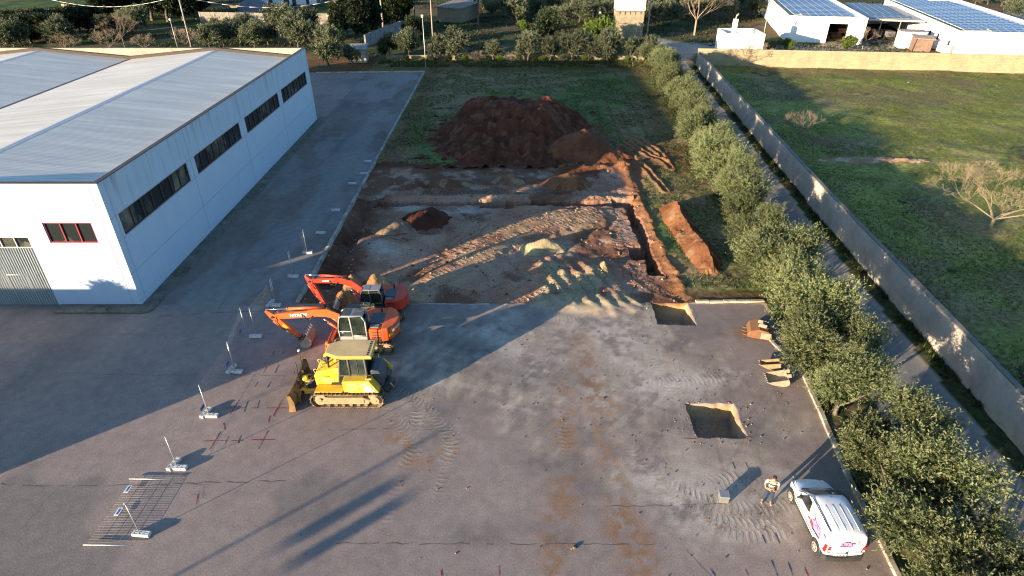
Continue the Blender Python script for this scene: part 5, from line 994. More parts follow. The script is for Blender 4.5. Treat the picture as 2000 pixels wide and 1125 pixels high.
for k in range(17):
    x_ = -19 + k * 2.5 + rnd.uniform(-.8, .8); tree('low_shrub', 'shrub', (DARK[k % 3], BRIGHT[0], ROW[k % 4])[k % 3], (x_, 115.6 + rnd.uniform(-.5, .3), 0), rnd.uniform(.22, .30) if k % 3 == 0 else rnd.uniform(.36, .5), rnd.uniform(0, 6), 'low green scrub at the foot of the low pale stone wall', 'low scrub along the back wall', .8)
# ---- grass and weeds, uncounted
def tufts(name, pts, hmin, hmax, cols, seed, blades=4, wd=.05):
    rg = np.random.default_rng(seed); n = len(pts); h = hmin + (hmax - hmin) * rg.random((n, blades, 1)) ** 1.5; a_ = rg.random((n, blades)) * 6.283; ln = rg.random((n, blades, 1)) * .9
    d = np.stack([np.cos(a_), np.sin(a_), np.zeros_like(a_)], -1); b_ = pts[:, None, :] + d * rg.random((n, blades, 1)) * .12; sd = np.stack([-d[..., 1], d[..., 0], d[..., 2]], -1) * wd * (.6 + rg.random((n, blades, 1)))
    t_ = b_ + d * h * ln + np.array([0, 0, 1.0]) * h; V = np.stack([b_ - sd, b_ + sd, t_], 2).reshape(-1, 3); V[:, 2] -= .02; F = np.arange(len(V)).reshape(-1, 3)
    c = A_(cols)[rg.integers(0, len(cols), n)] * (.6 + .8 * rg.random((n, 1))); c = np.repeat(c, blades * 3, 0)
    return tag(link(name, np_mesh(name, V, F, M['leaf'], c)), kind='stuff')
rg = np.random.default_rng(9); fx_ = rg.uniform(26, 105, 190000); fy_ = 20 + 92 * rg.random(190000) ** 1.15
dn = fbm(fx_, fy_, .22, 900, 4); kp = (fx_ > wallx(fy_) + .4) & (fy_ < 112 - (fx_ - 32) * .11) & (dn > .30 + .22 * rg.random(190000)) & (fx_ < 30 + fy_ * .75)
tufts('grass', np.stack([fx_, fy_, fieldz(fx_, fy_)], 1)[kp], .03, .13, [(.055, .085, .016), (.07, .095, .018), (.085, .098, .026), (.09, .08, .034)], 11, 3, .04)
lx_ = rg.uniform(-14.5, 23, 60000); ly_ = rg.uniform(35.8, 114, 60000); ii = np.clip(np.searchsorted(xs, lx_), 0, nx - 1); jj = np.clip(np.searchsorted(ys, ly_), 0, ny - 1); fi = jj * nx + ii
kp = (digm[fi] < .3) & ~yard[fi] & ~road[fi] & (lx_ < rl[fi] + .3) & (rutm[fi] < .4) & (hr[fi] > 1.0) & (fbm(lx_, ly_, .4, 910, 4) > .42) & (ly_ > 37.2)
tufts('grass', np.stack([lx_, ly_, Z[fi]], 1)[kp], .04, .16, [(.05, .09, .016), (.07, .11, .02), (.085, .115, .026), (.09, .075, .034)], 12, 4, .04)
vx, vy = [], []
for k in range(9000):
    yy = rnd.uniform(12, 112)
    if rnd.random() < .4: xx = float(wallx(yy)) - .15 - abs(rnd.gauss(0, .27))
    else: xx = rnd.uniform(float(kerbx(yy)) + .2, float(roadl(yy)) + .1)
    if fbm(np.array([xx]), np.array([yy]), .6, 920, 3)[0] > .42: vx.append(xx); vy.append(yy)
tufts('weeds', np.stack([vx, vy, [Zat(a_, b_) for a_, b_ in zip(vx, vy)]], 1), .06, .34, [(.03, .05, .014), (.05, .06, .02), (.09, .08, .035), (.06, .085, .02)], 13, 5, .05)
wx_ = rg.uniform(-24, 25, 9000); wy_ = rg.uniform(111, 117.5, 9000); tufts('weeds', np.stack([wx_, wy_, wx_ * 0], 1)[fbm(wx_, wy_, .4, 930, 3) > .42], .1, .6, [(.04, .07, .015), (.07, .09, .025), (.14, .10, .045)], 14, 4, .06)
ox = rg.uniform(-120, 110, 60000); oy = 118 + 92 * rg.random(60000) ** 1.3; kp = (fbm(ox, oy, .1, 940, 4) > .47)
tufts('rough_grass', np.stack([ox, oy, ox * 0], 1)[kp], .1, .4, [(.035, .05, .016), (.05, .06, .02), (.075, .06, .03), (.06, .045, .024)], 15, 3, .12)
# ================================================================ MACHINES
MUD = (.26, .175, .10)
M['yellow'] = PM('yellow_paint', (.72, .46, .025), .45, var=.2, scale=1.5, dirt=(.36, .25, .11), dirt_amt=.5, dirt_scale=1.6)
M['orange'] = PM('orange_paint', (.70, .105, .018), .45, var=.22, scale=1.5, dirt=(.25, .10, .05), dirt_amt=.55, dirt_scale=1.7)
M['redorange'] = PM('red_paint', (.62, .045, .018), .42, var=.2, scale=1.5, dirt=(.22, .07, .045), dirt_amt=.45, dirt_scale=1.6)
M['mudsteel'] = PM('muddy_steel', (.085, .062, .045), .85, var=.4, scale=3, dirt=(.34, .24, .14), dirt_amt=.75, dirt_scale=3.2, bump=.5, bscale=16)
M['mudtan'] = PM('dried_mud', (.38, .265, .14), .95, var=.35, scale=3, dirt=(.16, .10, .055), dirt_amt=.45, dirt_scale=3, bump=.6, bscale=14)
M['wornsteel'] = PM('worn_bucket_steel', (.30, .255, .19), .6, var=.35, scale=2.5, dirt=(.24, .15, .08), dirt_amt=.5, dirt_scale=2)
M['rust'] = PM('rusty_steel', (.185, .088, .04), .9, var=.4, scale=2.5, dirt=(.16, .07, .035), dirt_amt=.5, dirt_scale=3, bump=.4, bscale=20)
M['blade'] = PM('muddy_blade', (.24, .14, .05), .75, var=.4, scale=2, dirt=(.10, .065, .035), dirt_amt=.6, dirt_scale=1.5)
M['black'] = PM('black_parts', (.022, .022, .024), .55, var=.3, dirt=(.12, .09, .06), dirt_amt=.3, dirt_scale=3); M['cabgrey'] = PM('grey_cab_paint', (.30, .30, .285), .5, var=.15, dirt=(.25, .2, .14), dirt_amt=.25)
M['darkgrey'] = PM('dark_grey_paint', (.06, .065, .075), .5, var=.2, dirt=(.16, .13, .09), dirt_amt=.3); M['roofblue'] = PM('grey_roof_panel', (.17, .19, .205), .45, var=.15, dirt=(.25, .21, .16), dirt_amt=.3)
M['tanroof'] = PM('dusty_roof', (.58, .41, .19), .9, var=.15, scale=1.5, dirt=(.36, .26, .14), dirt_amt=.4, dirt_scale=.9); M['chrome'] = PM('cylinder_rod', (.75, .75, .76), .18, 1.0, var=.05); M['cabglass'] = glass_mat('cab_glass', (.012, .018, .014)); M['white_p'] = PM('white_marking', (.78, .76, .7), .5, var=.1)
M['greydecal'] = PM('grey_decal', (.30, .33, .36), .5, var=.1); M['lightlens'] = PM('lamp_lens', (.8, .8, .75), .15); M['seat'] = PM('cab_interior', (.07, .085, .05), .9, var=.5, scale=6); M['teeth'] = PM('polished_teeth', (.5, .46, .39), .35, .3, var=.2)
def text_mesh(name, s, size, M4, mat, parent, ext=.004, bold=.0):
    cu = bpy.data.curves.new('txt', 'FONT'); cu.body = s; cu.size = size; cu.extrude = ext; cu.align_x = 'CENTER'; cu.align_y = 'CENTER'; cu.offset = bold; cu.resolution_u = 2
    o = bpy.data.objects.new('txt', cu); C.objects.link(o); dg = bpy.context.evaluated_depsgraph_get(); dg.update(); me = bpy.data.meshes.new_from_object(o.evaluated_get(dg)); bpy.data.objects.remove(o); bpy.data.curves.remove(cu)
    me.name = name; me.transform(M4); me.materials.clear(); me.materials.append(mat); return link(name, me, parent)
def face_m(origin, right, up):
    r, u = Vector(right).normalized(), Vector(up).normalized(); n = r.cross(u); m = Matrix((r, u, n)).transposed().to_4x4(); m.translation = Vector(origin); return m
def track(parent, y, wd, a, r, zc, n, belt='mudsteel', frame='mudtan', front_r=None):
    """crawler: belt of shoes round an idler and a sprocket, frame with rollers"""
    mb = MB(); per = 4 * a + 2 * math.pi * r; ro = random.Random(int(abs(y) * 100))
    for k in range(n):
        s_ = (k + .5) / n * per
        if s_ < 2 * a: x, z, ang = -a + s_, zc + r, 0
        elif s_ < 2 * a + math.pi * r: t = (s_ - 2 * a) / r; x, z, ang = a + r * math.sin(t), zc + r * math.cos(t), t
        elif s_ < 4 * a + math.pi * r: x, z, ang = a - (s_ - 2 * a - math.pi * r), zc - r, math.pi
        else: t = (s_ - 4 * a - math.pi * r) / r; x, z, ang = -a - r * math.sin(t), zc - r * math.cos(t), math.pi + t
        if abs(ang) < .01: z -= .035 * math.sin(math.pi * (x + a) / (2 * a)) ** 2
        d = math.degrees(ang); mb.box((x, y, z), (per / n * .97, wd, .035), (0, d, 0), .006)
        nx_, nz = math.sin(ang), math.cos(ang); mb.box((x + nx_ * .045 - nz * per / n * .3, y, z + nz * .045 + nx_ * per / n * .3), (.028, wd * .98, .06), (0, d, 0), .004)
        mb.box((x - nx_ * .05, y, z - nz * .05), (per / n * .7, .16, .07), (0, d, 0))
    mb.build('track_belt', M[belt], parent)
    sg_ = 1 if y > 0 else -1; w2 = wd * .5
    mb = MB(); mb.prism([(-a * .78, zc - r * .62), (a * .8, zc - r * .62), (a * .92, zc - r * .1), (a * .72, zc + r * .38), (-a * .6, zc + r * .42), (-a * .85, zc)], y - w2 * .82, y + w2 * .82, 'y', .03); mb.box((0, y + sg_ * w2 * .83, zc - r * .12), (a * 1.25, .05, r * .5), bev=.02); mb.build('track_frame', M[frame], parent)
    mb = MB(); mb.tube((a, y - w2 * .6, zc), (a, y + w2 * .6, zc), r * .84, n=22).tube((a, y - w2 * .84, zc), (a, y + w2 * .84, zc), r * .3, n=14); mb.build('idler', M[frame], parent)
    mb = MB(); mb.tube((-a, y - w2 * .5, zc), (-a, y + w2 * .5, zc), r * .8, n=22).tube((-a, y - w2 * .88, zc), (-a, y + w2 * .88, zc), r * .55, n=18).tube((-a, y - w2 * .94, zc), (-a, y + w2 * .94, zc), r * .2, n=12)
    for k in range(16): t = k * math.pi / 8; mb.box((-a + math.cos(t) * r * .82, y, zc + math.sin(t) * r * .82), (.09, wd * .3, .09), (0, -math.degrees(t), 0))
    mb.build('sprocket', M[frame], parent)
    for k in range(6): mb = MB(); x = -a * .66 + k * a * 1.36 / 5; mb.tube((x, y - w2 * .8, zc - r * .74), (x, y + w2 * .8, zc - r * .74), r * .22, n=12); mb.build('roller', M[belt], parent)
# ---------------------------------------------------------------- bulldozer
dz = empty('bulldozer', (-8.93, 26.18, 0), R(180), 'yellow bulldozer with a dusty tan cab roof in front of the two excavators', 'bulldozer')
for s_ in (1, -1): track(dz, s_ * 1.0, .72, 1.5, .445, .52, 40)
mb = MB(); mb.prism([(-1.85, .55), (1.55, .55), (1.7, .7), (1.7, 1.0), (-1.85, 1.0)], -.6, .6, 'y', .03); mb.build('chassis', M['mudsteel'], dz)
mb = MB(); hood = [(1.78, .95), (1.8, 1.62), (1.66, 1.86), (.55, 2.14), (.32, 2.16), (.2, .95)]; mb.prism(hood, -.56, .56, 'y', .05, seg=2); body = mb.build('hood', M['yellow'], dz)
for s_ in (1, -1):
    mb = MB(); mb.box((1.05, s_ * .565, 1.33), (.62, .02, .3), bev=.006); mb.build('panel_door', PM('dusty_panel', (.62, .42, .11), .8, var=.2), body) if s_ > 0 else mb.build('panel_door', M['yellow'], body)
mb = MB(); [mb.box((1.803, 0, 1.08 + k * .09), (.02, .9, .035)) for k in range(6)]; mb.build('grille', M['black'], body)
mb = MB(); mb.tube((1.0, .3, 2.0), (1.0, .3, 2.75), .06).tube((1.0, .3, 2.72), (.94, .3, 2.86), .06, n=8); mb.build('exhaust_pipe', M['black'], dz)
mb = MB(); mb.tube((1.22, -.12, 1.9), (1.22, -.12, 2.2), .07).tube((1.22, -.12, 2.2), (1.22, -.12, 2.42), .17, .2, 16).ball((1.22, -.12, 2.42), .2, 2, (1, 1, .6)); mb.build('precleaner', M['black'], dz)
mb = MB()
for x, y in ((1.74, .42), (1.74, -.42), (1.55, .0)):
    mb.path([(x, y, 1.7), (x + .08, y, 1.95), (x - .06, y, 2.02), (x - .12, y, 1.86)], .022, 6)
mb.build('handrail', M['yellow'], dz)
for s_ in (1, -1):
    mb = MB(); mb.prism([(.12, 1.02), (.12, 1.76), (-1.32, 1.78), (-1.78, .98), (-.25, .96), (-.1, 1.02)], s_ * .62, s_ * 1.2, 'y', .03, seg=2); fd = mb.build('side_tank', M['yellow'], dz)
    mb = MB(); yy = s_ * 1.206; mb.box((-.38, yy, 1.4), (.62, .012, .5), bev=.004).box((-1.0, yy, 1.44), (.34, .012, .42), bev=.004); mb.build('panel_door', PM('dusty_tan_panel', (.58, .38, .11), .8, var=.2), fd)
    if s_ > 0:
        mb = MB(); mb.prism([(-.96, 1.06), (-1.62, 1.06), (-1.36, 1.5), (-1.08, 1.5)], yy - .002, yy + .012, 'y'); mb.build('decal', M['greydecal'], fd)
        text_mesh('lettering', 'D51EX', .17, face_m((-1.27, yy + .016, 1.13), (-1, 0, 0), (0, 0, 1)), M['white_p'], fd, bold=.006)
        for k in range(3): mb = MB(); mb.box((-1.05 - .02 * k, yy + .004, 1.56 + k * .05), (.3, .01, .018)); mb.build('decal', M['white_p'], fd)
        text_mesh('lettering', 'D51EX', .11, face_m((1.08, .574, 1.62), (-1, 0, 0), (0, 0, 1)), M['black'], body)
    mb = MB(); mb.box((-1.28, s_ * .95, 1.82), (.34, .3, .09), bev=.02); mb.build('filler_cap', M['yellow'], fd); mb = MB(); mb.box((-1.28, s_ * .95, 1.87), (.24, .18, .015)); mb.build('filler_slot', M['black'], fd)
cabx0, cabx1 = -1.12, .38
mb = MB(); mb.prism([(.98, 1.0), (.42, 1.0), (.42, 1.2), (.9, 1.2)], -.6, .6, 'y'); mb.build('cowl', M['black'], dz)
cb = MB()
for s_ in (1, -1):
    y = s_ * .68
    cb.tube((cabx0, y, 1.75), (cabx0 + .03, y, 2.95), .06).tube((-.22, y * 1.02, 1.75), (-.2, y, 2.95), .05).tube((cabx1 + .1, y * .86, 1.2), (.22, y * .95, 2.95), .055)
    cb.box((-.4, y, 1.78), (1.5, .07, .09)).box((-.42, y, 2.9), (1.42, .07, .08)).box((-.66, y, 1.84), (.9, .04, .05)).box((-.66, y + s_ * .01, 2.35), (.03, .03, 1.0))
cb.box((-.4, 0, 1.38), (1.5, 1.28, .7), bev=.04); cb.build('cab_frame', M['darkgrey'], dz)
mb = MB(); mb.box((-.66, .675, 2.33), (.86, .012, 1.02)).box((-.66, -.675, 2.33), (.86, .012, 1.02)).box((cabx0, 0, 2.35), (.012, 1.3, 1.0)); mb.build('side_window', M['cabglass'], dz)
mb = MB()
for s_ in (1, -1): mb.prism([(-.19, 1.72), (.44, 1.2), (.22, 2.92), (-.18, 2.92)], s_ * .655, s_ * .667, 'y')
mb.prism([(.49, 1.25), (.50, 1.25), (.255, 2.92), (.245, 2.92)], -.6, .6, 'y'); mb.build('windscreen', M['cabglass'], dz)
mb = MB(); RP = [(-1.52, -.78), (-1.52, .78), (.32, .8), (1.05, .42), (1.05, -.42), (.32, -.8)]; mb.prism(RP, 2.94, 3.07, 'z', .03, seg=2); rf_ = mb.build('cab_roof', M['yellow'], dz)
mb = MB(); mb.prism([(p[0] * .955 - .01, p[1] * .93) for p in RP], 3.06, 3.095, 'z', .012); mb.build('roof_top', M['tanroof'], rf_)
mb = MB(); [mb.box((-1.28, -.56 + k * .16, 3.097), (.11, .1, .012)) for k in range(8)]; mb.build('louvre', M['black'], rf_)
mb = MB()
for x, y in ((.38, .8), (.38, -.8), (1.03, .42), (1.03, -.42)): mb.box((x, y, 2.93), (.16, .14, .14), bev=.02)
mb.build('work_lamp', M['yellow'], rf_)
mb = MB(); mb.prism([(-1.25, 1.0), (-1.25, 1.98), (-1.38, 2.06), (-1.75, 1.98), (-1.98, 1.55), (-1.98, .95)], -.6, .6, 'y', .05, seg=2); mb.build('rear_tank', PM('shaded_tank_blue', (.05, .06, .075), .5, var=.2, dirt=(.14, .11, .08), dirt_amt=.3), dz)  # shade on the tank put into its paint as dark blue
mb = MB(); mb.prism([(-1.55, 1.75), (-1.8, 1.85), (-2.25, 1.3), (-2.2, 1.1), (-2.05, 1.2)], -.72, -.62, 'y', .02); mb.build('guard_plate', M['yellow'], dz)
mb = MB(); mb.tube((-2.2, .1, .95), (-2.2, .62, .95), .27, n=18).box((-2.05, .3, .8), (.35, .8, .5), bev=.03); mb.build('winch', M['black'], dz)
# blade, arms, lift gear
bl = MB(); NB = 8; rings = []
for y, dx in ((-1.62, .16), (-1.3, .1), (-.6, .03), (.3, -.02), (1.2, .0), (1.62, .06)):
    f = []; b_ = []
    for k in range(NB + 1):
        t = k / NB; z = .02 + 1.1 * t; x = 2.82 + dx + .17 * (2 * t - 1) ** 2 + .03; f.append((x, y, z)); b_.append((x - .06 - (.05 if .2 < t < .8 else 0), y, z))
    rings.append(f + b_[::-1])
bl.loft(rings, smooth=False); blade = bl.build('blade', M['blade'], dz)
mb = MB(); mb.box((2.98, 0, .06), (.05, 3.22, .17), (0, 8, 0)); mb.build('cutting_edge', M['wornsteel'], blade)
mb = MB(); mb.prism([(2.72, .05), (3.12, .02), (3.0, .5), (3.06, 1.1), (2.86, 1.16), (2.72, .7)], 1.62, 1.67, 'y'); mb.build('end_plate', M['blade'], blade); mb = MB(); mb.prism([(2.9, .05), (3.24, .02), (3.16, .5), (3.22, 1.1), (3.0, 1.16), (2.9, .7)], -1.67, -1.62, 'y'); mb.build('end_plate', M['blade'], blade)
mb = MB(); [mb.box((2.7, y, .6), (.18, .06, .9), bev=.01) for y in (-1.0, -.35, .35, 1.0)]; mb.box((2.66, 0, .62), (.14, 2.2, .18), bev=.02); mb.build('rib', M['blade'], blade)
for k, (y, h) in enumerate(((-.45, 2.55), (.28, 2.35))):
    mb = MB(); mb.tube((2.78, y, 1.0), (2.78 - .02, y, h), .03).box((2.78, y, 1.15), (.14, .14, .2), bev=.02); m_ = mb.build('mast', M['black'], blade)
    mb = MB(); mb.tube((2.76, y, h), (2.76, y, h + .07), .07, n=12) if k == 0 else mb.path([(2.78, y, 1.6), (2.95, y, 1.55), (2.95, y, 1.75)], .02); mb.build('receiver', M['lightlens'] if k == 0 else M['black'], m_)
mb = MB(); mb.box((2.1, .62, .62), (1.3, .16, .26), (0, 2, 0), .02).box((2.1, -.62, .62), (1.3, .16, .26), (0, 2, 0), .02).box((2.55, 0, .62), (.2, 1.4, .26), bev=.02); mb.build('push_frame', M['yellow'], dz)
for s_ in (.35, -.35):
    mb = MB(); mb.tube((1.72, s_, 1.35), (2.2, s_ * 1.1, 1.0), .06).tube((2.2, s_ * 1.1, 1.0), (2.6, s_ * 1.2, .75), .035, mi=1); mb.build('lift_cylinder', [M['black'], M['chrome']], dz)
mb = MB(); mb.box((2.5, .12, 1.12), (.3, .3, .22), (0, 12, 20), .05).box((2.32, .2, .95), (.35, .25, .2), bev=.03); mb.build('tilt_housing', M['yellow'], dz)
mb = MB(); [mb.path([(1.7, y, 1.2), (2.05, y * 1.1, 1.25), (2.4, y, .95)], .02) for y in (-.2, -.08, .1)]; mb.build('hose', M['black'], dz)
for s_ in (1, -1): mb = MB(); mb.box((.95, s_ * .9, 1.03), (1.5, .6, .05), bev=.01); mb.build('step', M['yellow'], dz)
# ---------------------------------------------------------------- buckets
def bucket_parts(parent, prof, w_, mat, teeth=5, lip=None, side_in=.0, tl=.17):
    """prof: (x,z) from the hinge round the back to the lip; opening is the straight line lip-hinge"""
    mb = MB(); P = smooth_line(prof, 4); th = .035; cx = sum(p[0] for p in P) / len(P); cz = sum(p[1] for p in P) / len(P); ins = []
    for i, p in enumerate(P):
        q0, q1 = P[max(i - 1, 0)], P[min(i + 1, len(P) - 1)]; d = Vector((q1[0] - q0[0], q1[1] - q0[1])).normalized(); n = Vector((-d.y, d.x))
        if n.dot(Vector((cx - p[0], cz - p[1]))) < 0: n = -n
        ins.append((p[0] + n.x * th, p[1] + n.y * th))
    mb.loft([[(a_[0], -w_ / 2, a_[1]), (b_[0], -w_ / 2, b_[1]), (b_[0], w_ / 2, b_[1]), (a_[0], w_ / 2, a_[1])] for a_, b_ in zip(P, ins)], smooth=False)
    sh_ = mb.build('shell', mat, parent)
    for s_ in (1, -1): mb = MB(); mb.prism(P, s_ * w_ / 2, s_ * (w_ / 2 + .035), 'y'); mb.build('side_plate', mat, parent)
    L = Vector((P[-1][0] - P[-3][0], P[-1][1] - P[-3][1])).normalized(); l0 = Vector(P[-1])
    for k in range(teeth):
        y = -w_ / 2 + .06 + (w_ - .12) * k / max(1, teeth - 1); mb = MB(); c0 = l0 - L * .06; c1 = l0 + L * tl
        nn = Vector((-L.y, L.x)) * .04; mb.prism([(c0.x + nn.x, c0.y + nn.y), (c1.x, c1.y), (c0.x - nn.x, c0.y - nn.y)], y - .05, y + .05, 'y', .008); mb.build('tooth', M['teeth'], parent)
    return sh_
# ---------------------------------------------------------------- excavators
def box_beam(mb, pts, hts, wd, bev=.02):
    """banana-shaped welded beam: centre line (x,z), section heights"""
    top, bot = [], []
    for i, p in enumerate(pts):
        d = (Vector(pts[min(i + 1, len(pts) - 1)]) - Vector(pts[max(0, i - 1)])).normalized(); n = Vector((-d.y, d.x)) * hts[i] / 2; top.append((p[0] + n.x, p[1] + n.y)); bot.append((p[0] - n.x, p[1] - n.y))
    mb.prism(top + bot[::-1], -wd / 2, wd / 2, 'y', bev)
def excavator(name, loc, scale, rz, label, paint, cabm, roofm, pose, dark_hatch=True, text=True, dozer=False):
    e_ = empty(name, loc, rz, label, 'excavator'); e_.scale = (scale,) * 3
    for s_ in (1, -1): track(e_, s_ * .98, .52, 1.55, .375, .42, 44)
    mb = MB(); mb.box((0, 0, .55), (1.5, 1.5, .35), bev=.04).tube((0, 0, .7), (0, 0, .95), .62, n=28); mb.build('undercarriage', M['mudsteel'], e_)
    if dozer:
        mb = MB(); mb.box((2.05, .3, .5), (.35, 1.7, .3), bev=.03).box((2.2, 0, .4), (.08, 2.4, .55), (0, -8, 0), .02).tube((2.0, .95, .62), (2.25, .95, .62), .16, n=14); mb.build('dozer_blade', M['orange'], e_)
    up = e_
    deck = [(1.35, -1.2), (1.35, 1.22), (-1.2, 1.22), (-1.75, 1.02), (-2.02, .55), (-2.1, 0), (-2.02, -.55), (-1.75, -1.02), (-1.2, -1.22)]
    mb = MB(); mb.prism(deck, .95, 1.12, 'z', .02); mb.build('deck', M['black'], up)
    cwp = [(-1.3, 1.24), (-1.66, 1.12), (-1.95, .8), (-2.12, .4), (-2.16, 0), (-2.12, -.4), (-1.95, -.8), (-1.66, -1.12), (-1.3, -1.24)]
    mb = MB(); mb.prism(cwp, 1.0, 1.92, 'z', .05, seg=2); cw = mb.build('counterweight', M[paint], up)
    mb = MB(); mb.prism([(-1.298, -1.2), (-1.298, 1.2), (-.55, 1.2), (-.55, .3), (.0, .2), (.0, -1.2)], 1.13, 1.86, 'z', .05, seg=2); eh = mb.build('engine_hood', M[paint], up)
    mb = MB(); mb.prism([(-1.32, -.55), (-1.32, .62), (-.5, .62), (-.5, -.55)], 1.86, 1.93, 'z', .025); mb.build('hood_top', M['darkgrey'], eh)
    mb = MB(); mb.box((-.85, .86, 1.89), (.55, .36, .06), bev=.02); mb.build('hood_vent', PM('green_grey_lid', (.17, .19, .17), .7, var=.2), eh)
    mb = MB(); [mb.box((-.98, 1.203, 1.32 + k * .115), (.52, .012, .04)) for k in range(4)]; mb.build('louvre', M['black'], eh)
    mb = MB(); mb.box((-.93, 1.199, 1.5), (.012, .014, .66)); mb.build('door_gap', M['black'], eh)
    mb = MB(); mb.tube((-1.0, -.75, 1.85), (-1.0, -.75, 2.2), .06).tube((-.5, .95, 1.88), (-.5, .95, 2.35), .015).tube((-1.4, -1.0, 1.9), (-1.4, -1.0, 2.5), .015); mb.build('exhaust', M['black'], up)
    mb = MB(); mb.box((.7, -.82, 1.42), (1.2, .75, .6), bev=.05); mb.build('fuel_tank', M[paint], up)
    mb = MB(); mb.path([(1.2, -.5, 1.72), (1.2, -.5, 2.2), (.2, -.5, 2.2), (.2, -.5, 1.72)], .022).path([(1.28, 1.18, 1.1), (1.32, 1.22, 2.2)], .02); mb.build('handrail', M['black'], up)
    # cab on the left of the boom
    x0, x1, y0, y1, z0, z1 = -.45, 1.25, .34, 1.2, 1.1, 2.78
    mb = MB(); mb.box(((x0 + x1) / 2, (y0 + y1) / 2, z0 + .12), (x1 - x0, y1 - y0, .24), bev=.03)
    for y in (y0 + .04, y1 - .04):
        mb.path([(x1 - .05, y, z0 + .1), (x1, y, z0 + .75), (x1 - .14, y, z1 - .1), (x1 - .3, y, z1)], .05, 8).tube((.42, y, z0), (.5, y, z1), .055).path([(x0 + .05, y, z0), (x0 + .05, y, z1 - .35), (x0 + .22, y, z1)], .05, 8).tube((x0 + .2, y, z1), (x1 - .28, y, z1), .05)
        mb.tube((x0, y, z0 + .28), (.42, y, z0 + .28), .05)
    cabf = mb.build('cab', M[cabm], up)
    mb = MB(); mb.box((.86, y1 - .03, z0 + .95), (.68, .012, 1.25)).box((.02, y1 - .03, z0 + 1.0), (.76, .012, 1.2)).box((.4, y0 + .03, z0 + .95), (1.5, .012, 1.3)).box((x0 + .06, (y0 + y1) / 2, z0 + 1.0), (.012, .75, 1.0)); mb.build('side_window', M['cabglass'], cabf)
    mb = MB(); mb.prism([(x1 - .02, z0 + .2), (x1 + .0, z0 + .75), (x1 - .13, z1 - .1), (x1 - .145, z1 - .1), (x1 - .02, z0 + .75), (x1 - .04, z0 + .2)], y0 + .06, y1 - .06, 'y'); mb.build('windscreen', M['cabglass'], cabf)
    mb = MB(); mb.box((.86, y1 - .015, z0 + .62), (.64, .03, .035)).box((1.02, y1 - .005, z0 + .55), (.07, .02, .07)); mb.build('door_trim', M['lightlens'], cabf)
    mb = MB(); mb.prism([(x0 + .12, z1 - .02), (x1 - .25, z1 - .02), (x1 - .32, z1 + .06), (x0 + .2, z1 + .06)], y0, y1, 'y', .025); ro_ = mb.build('cab_roof', M[roofm], cabf)
    mb = MB(); [mb.box((.02, y0 + .1 + k * .132, z1 + .066), (.62, .05, .02), bev=.006) for k in range(6)]; mb.box((.72, (y0 + y1) / 2, z1 + .062), (.5, .7, .015)); mb.build('roof_hatch', M['darkgrey'] if dark_hatch else M[roofm], ro_)  # hatch ribs dark grey on one cab, roof colour on the other
    mb = MB(); mb.box((.2, .78, z0 + .55), (.5, .5, .6), bev=.08).box((.0, .78, z0 + 1.0), (.14, .5, .6), bev=.05); mb.build('seat', M['seat'], cabf)
    # boom, arm and bucket
    B, E, T = pose['boom'], pose['elbow'], pose['tip']; yb = -.05
    mb = MB(); mb.M = Matrix.Translation((0, yb, 0)); box_beam(mb, B, pose['bh'], .34); bo = mb.build('boom', M[paint], up)
    mb = MB(); mb.M = Matrix.Translation((0, yb, 0)); d = (Vector(T) - Vector(E)).normalized(); rear = Vector(E) - d * .38 + Vector((.12, .12)); box_beam(mb, [tuple(rear), E, tuple(Vector(E).lerp(Vector(T), .45)), T], [.16, .42, .34, .2], .27); ar = mb.build('arm', M[paint], up)
    mb = MB(); mb.M = Matrix.Translation((0, yb, 0))
    for p in (E, T, B[0]): mb.tube((p[0], -.24, p[1]), (p[0], .24, p[1]), .075, n=14)
    mb.build('pin', M['black'], up)
    def cyl(nm, p0, p1, y, r, frac=.62):
        mb = MB(); a_, b_ = Vector((p0[0], yb + y, p0[1])), Vector((p1[0], yb + y, p1[1])); m_ = a_.lerp(b_, frac); mb.tube(a_, m_, r, n=12).tube(m_, b_, r * .5, n=10, mi=1).tube(m_, m_ + (b_ - a_).normalized() * .06, r * 1.15, n=12)
        return mb.build(nm, [M[paint], M['chrome']], up)
    for y in (.3, -.3): cyl('boom_cylinder', pose['bc'][0], pose['bc'][1], y, .085, .72)
    cyl('arm_cylinder', pose['ac'], (rear.x, rear.y + .02), 0, .085, .62)
    k0 = Vector(E) - d * .05 + Vector((d.y, -d.x)) * -.3; nrm = Vector((-d.y, d.x)); nrm = nrm if nrm.x > 0 else -nrm
    a0 = Vector(E) + d * .25 + nrm * .3; a1 = Vector(T) - d * .42 + nrm * .26; cyl('bucket_cylinder', a0, a1, 0, .07, .6)
    mb = MB(); mb.M = Matrix.Translation((0, yb, 0)); bp = pose['bucket']; mb.tube((a1.x, -.16, a1.y), (bp[0][0] + .12, -.16, bp[0][1] + .16), .04, n=6).tube((a1.x, .16, a1.y), (bp[0][0] + .12, .16, bp[0][1] + .16), .04, n=6).tube((a1.x, .13, a1.y), (T[0] - d.x * .3, .13, T[1] - d.y * .3), .04, n=6); mb.build('linkage', M['mudsteel'], up)
    bk = empty('bucket', (0, yb, 0)); bk.parent = up; bucket_parts(bk, bp, 1.15, M['wornsteel']); mb = MB(); mb.prism([(bp[0][0] - .12, bp[0][1] - .1), (T[0] - .08, T[1] - .08), (T[0] + .1, T[1] + .02), (bp[0][0] + .16, bp[0][1] + .2), (bp[0][0] + .1, bp[0][1] - .06)], .14, .2, 'y').prism([(bp[0][0] - .12, bp[0][1] - .1), (T[0] - .08, T[1] - .08), (T[0] + .1, T[1] + .02), (bp[0][0] + .16, bp[0][1] + .2), (bp[0][0] + .1, bp[0][1] - .06)], -.2, -.14, 'y'); mb.build('hanger', M['wornsteel'], bk)
    mb = MB(); ds = [Vector(p) for p in B]
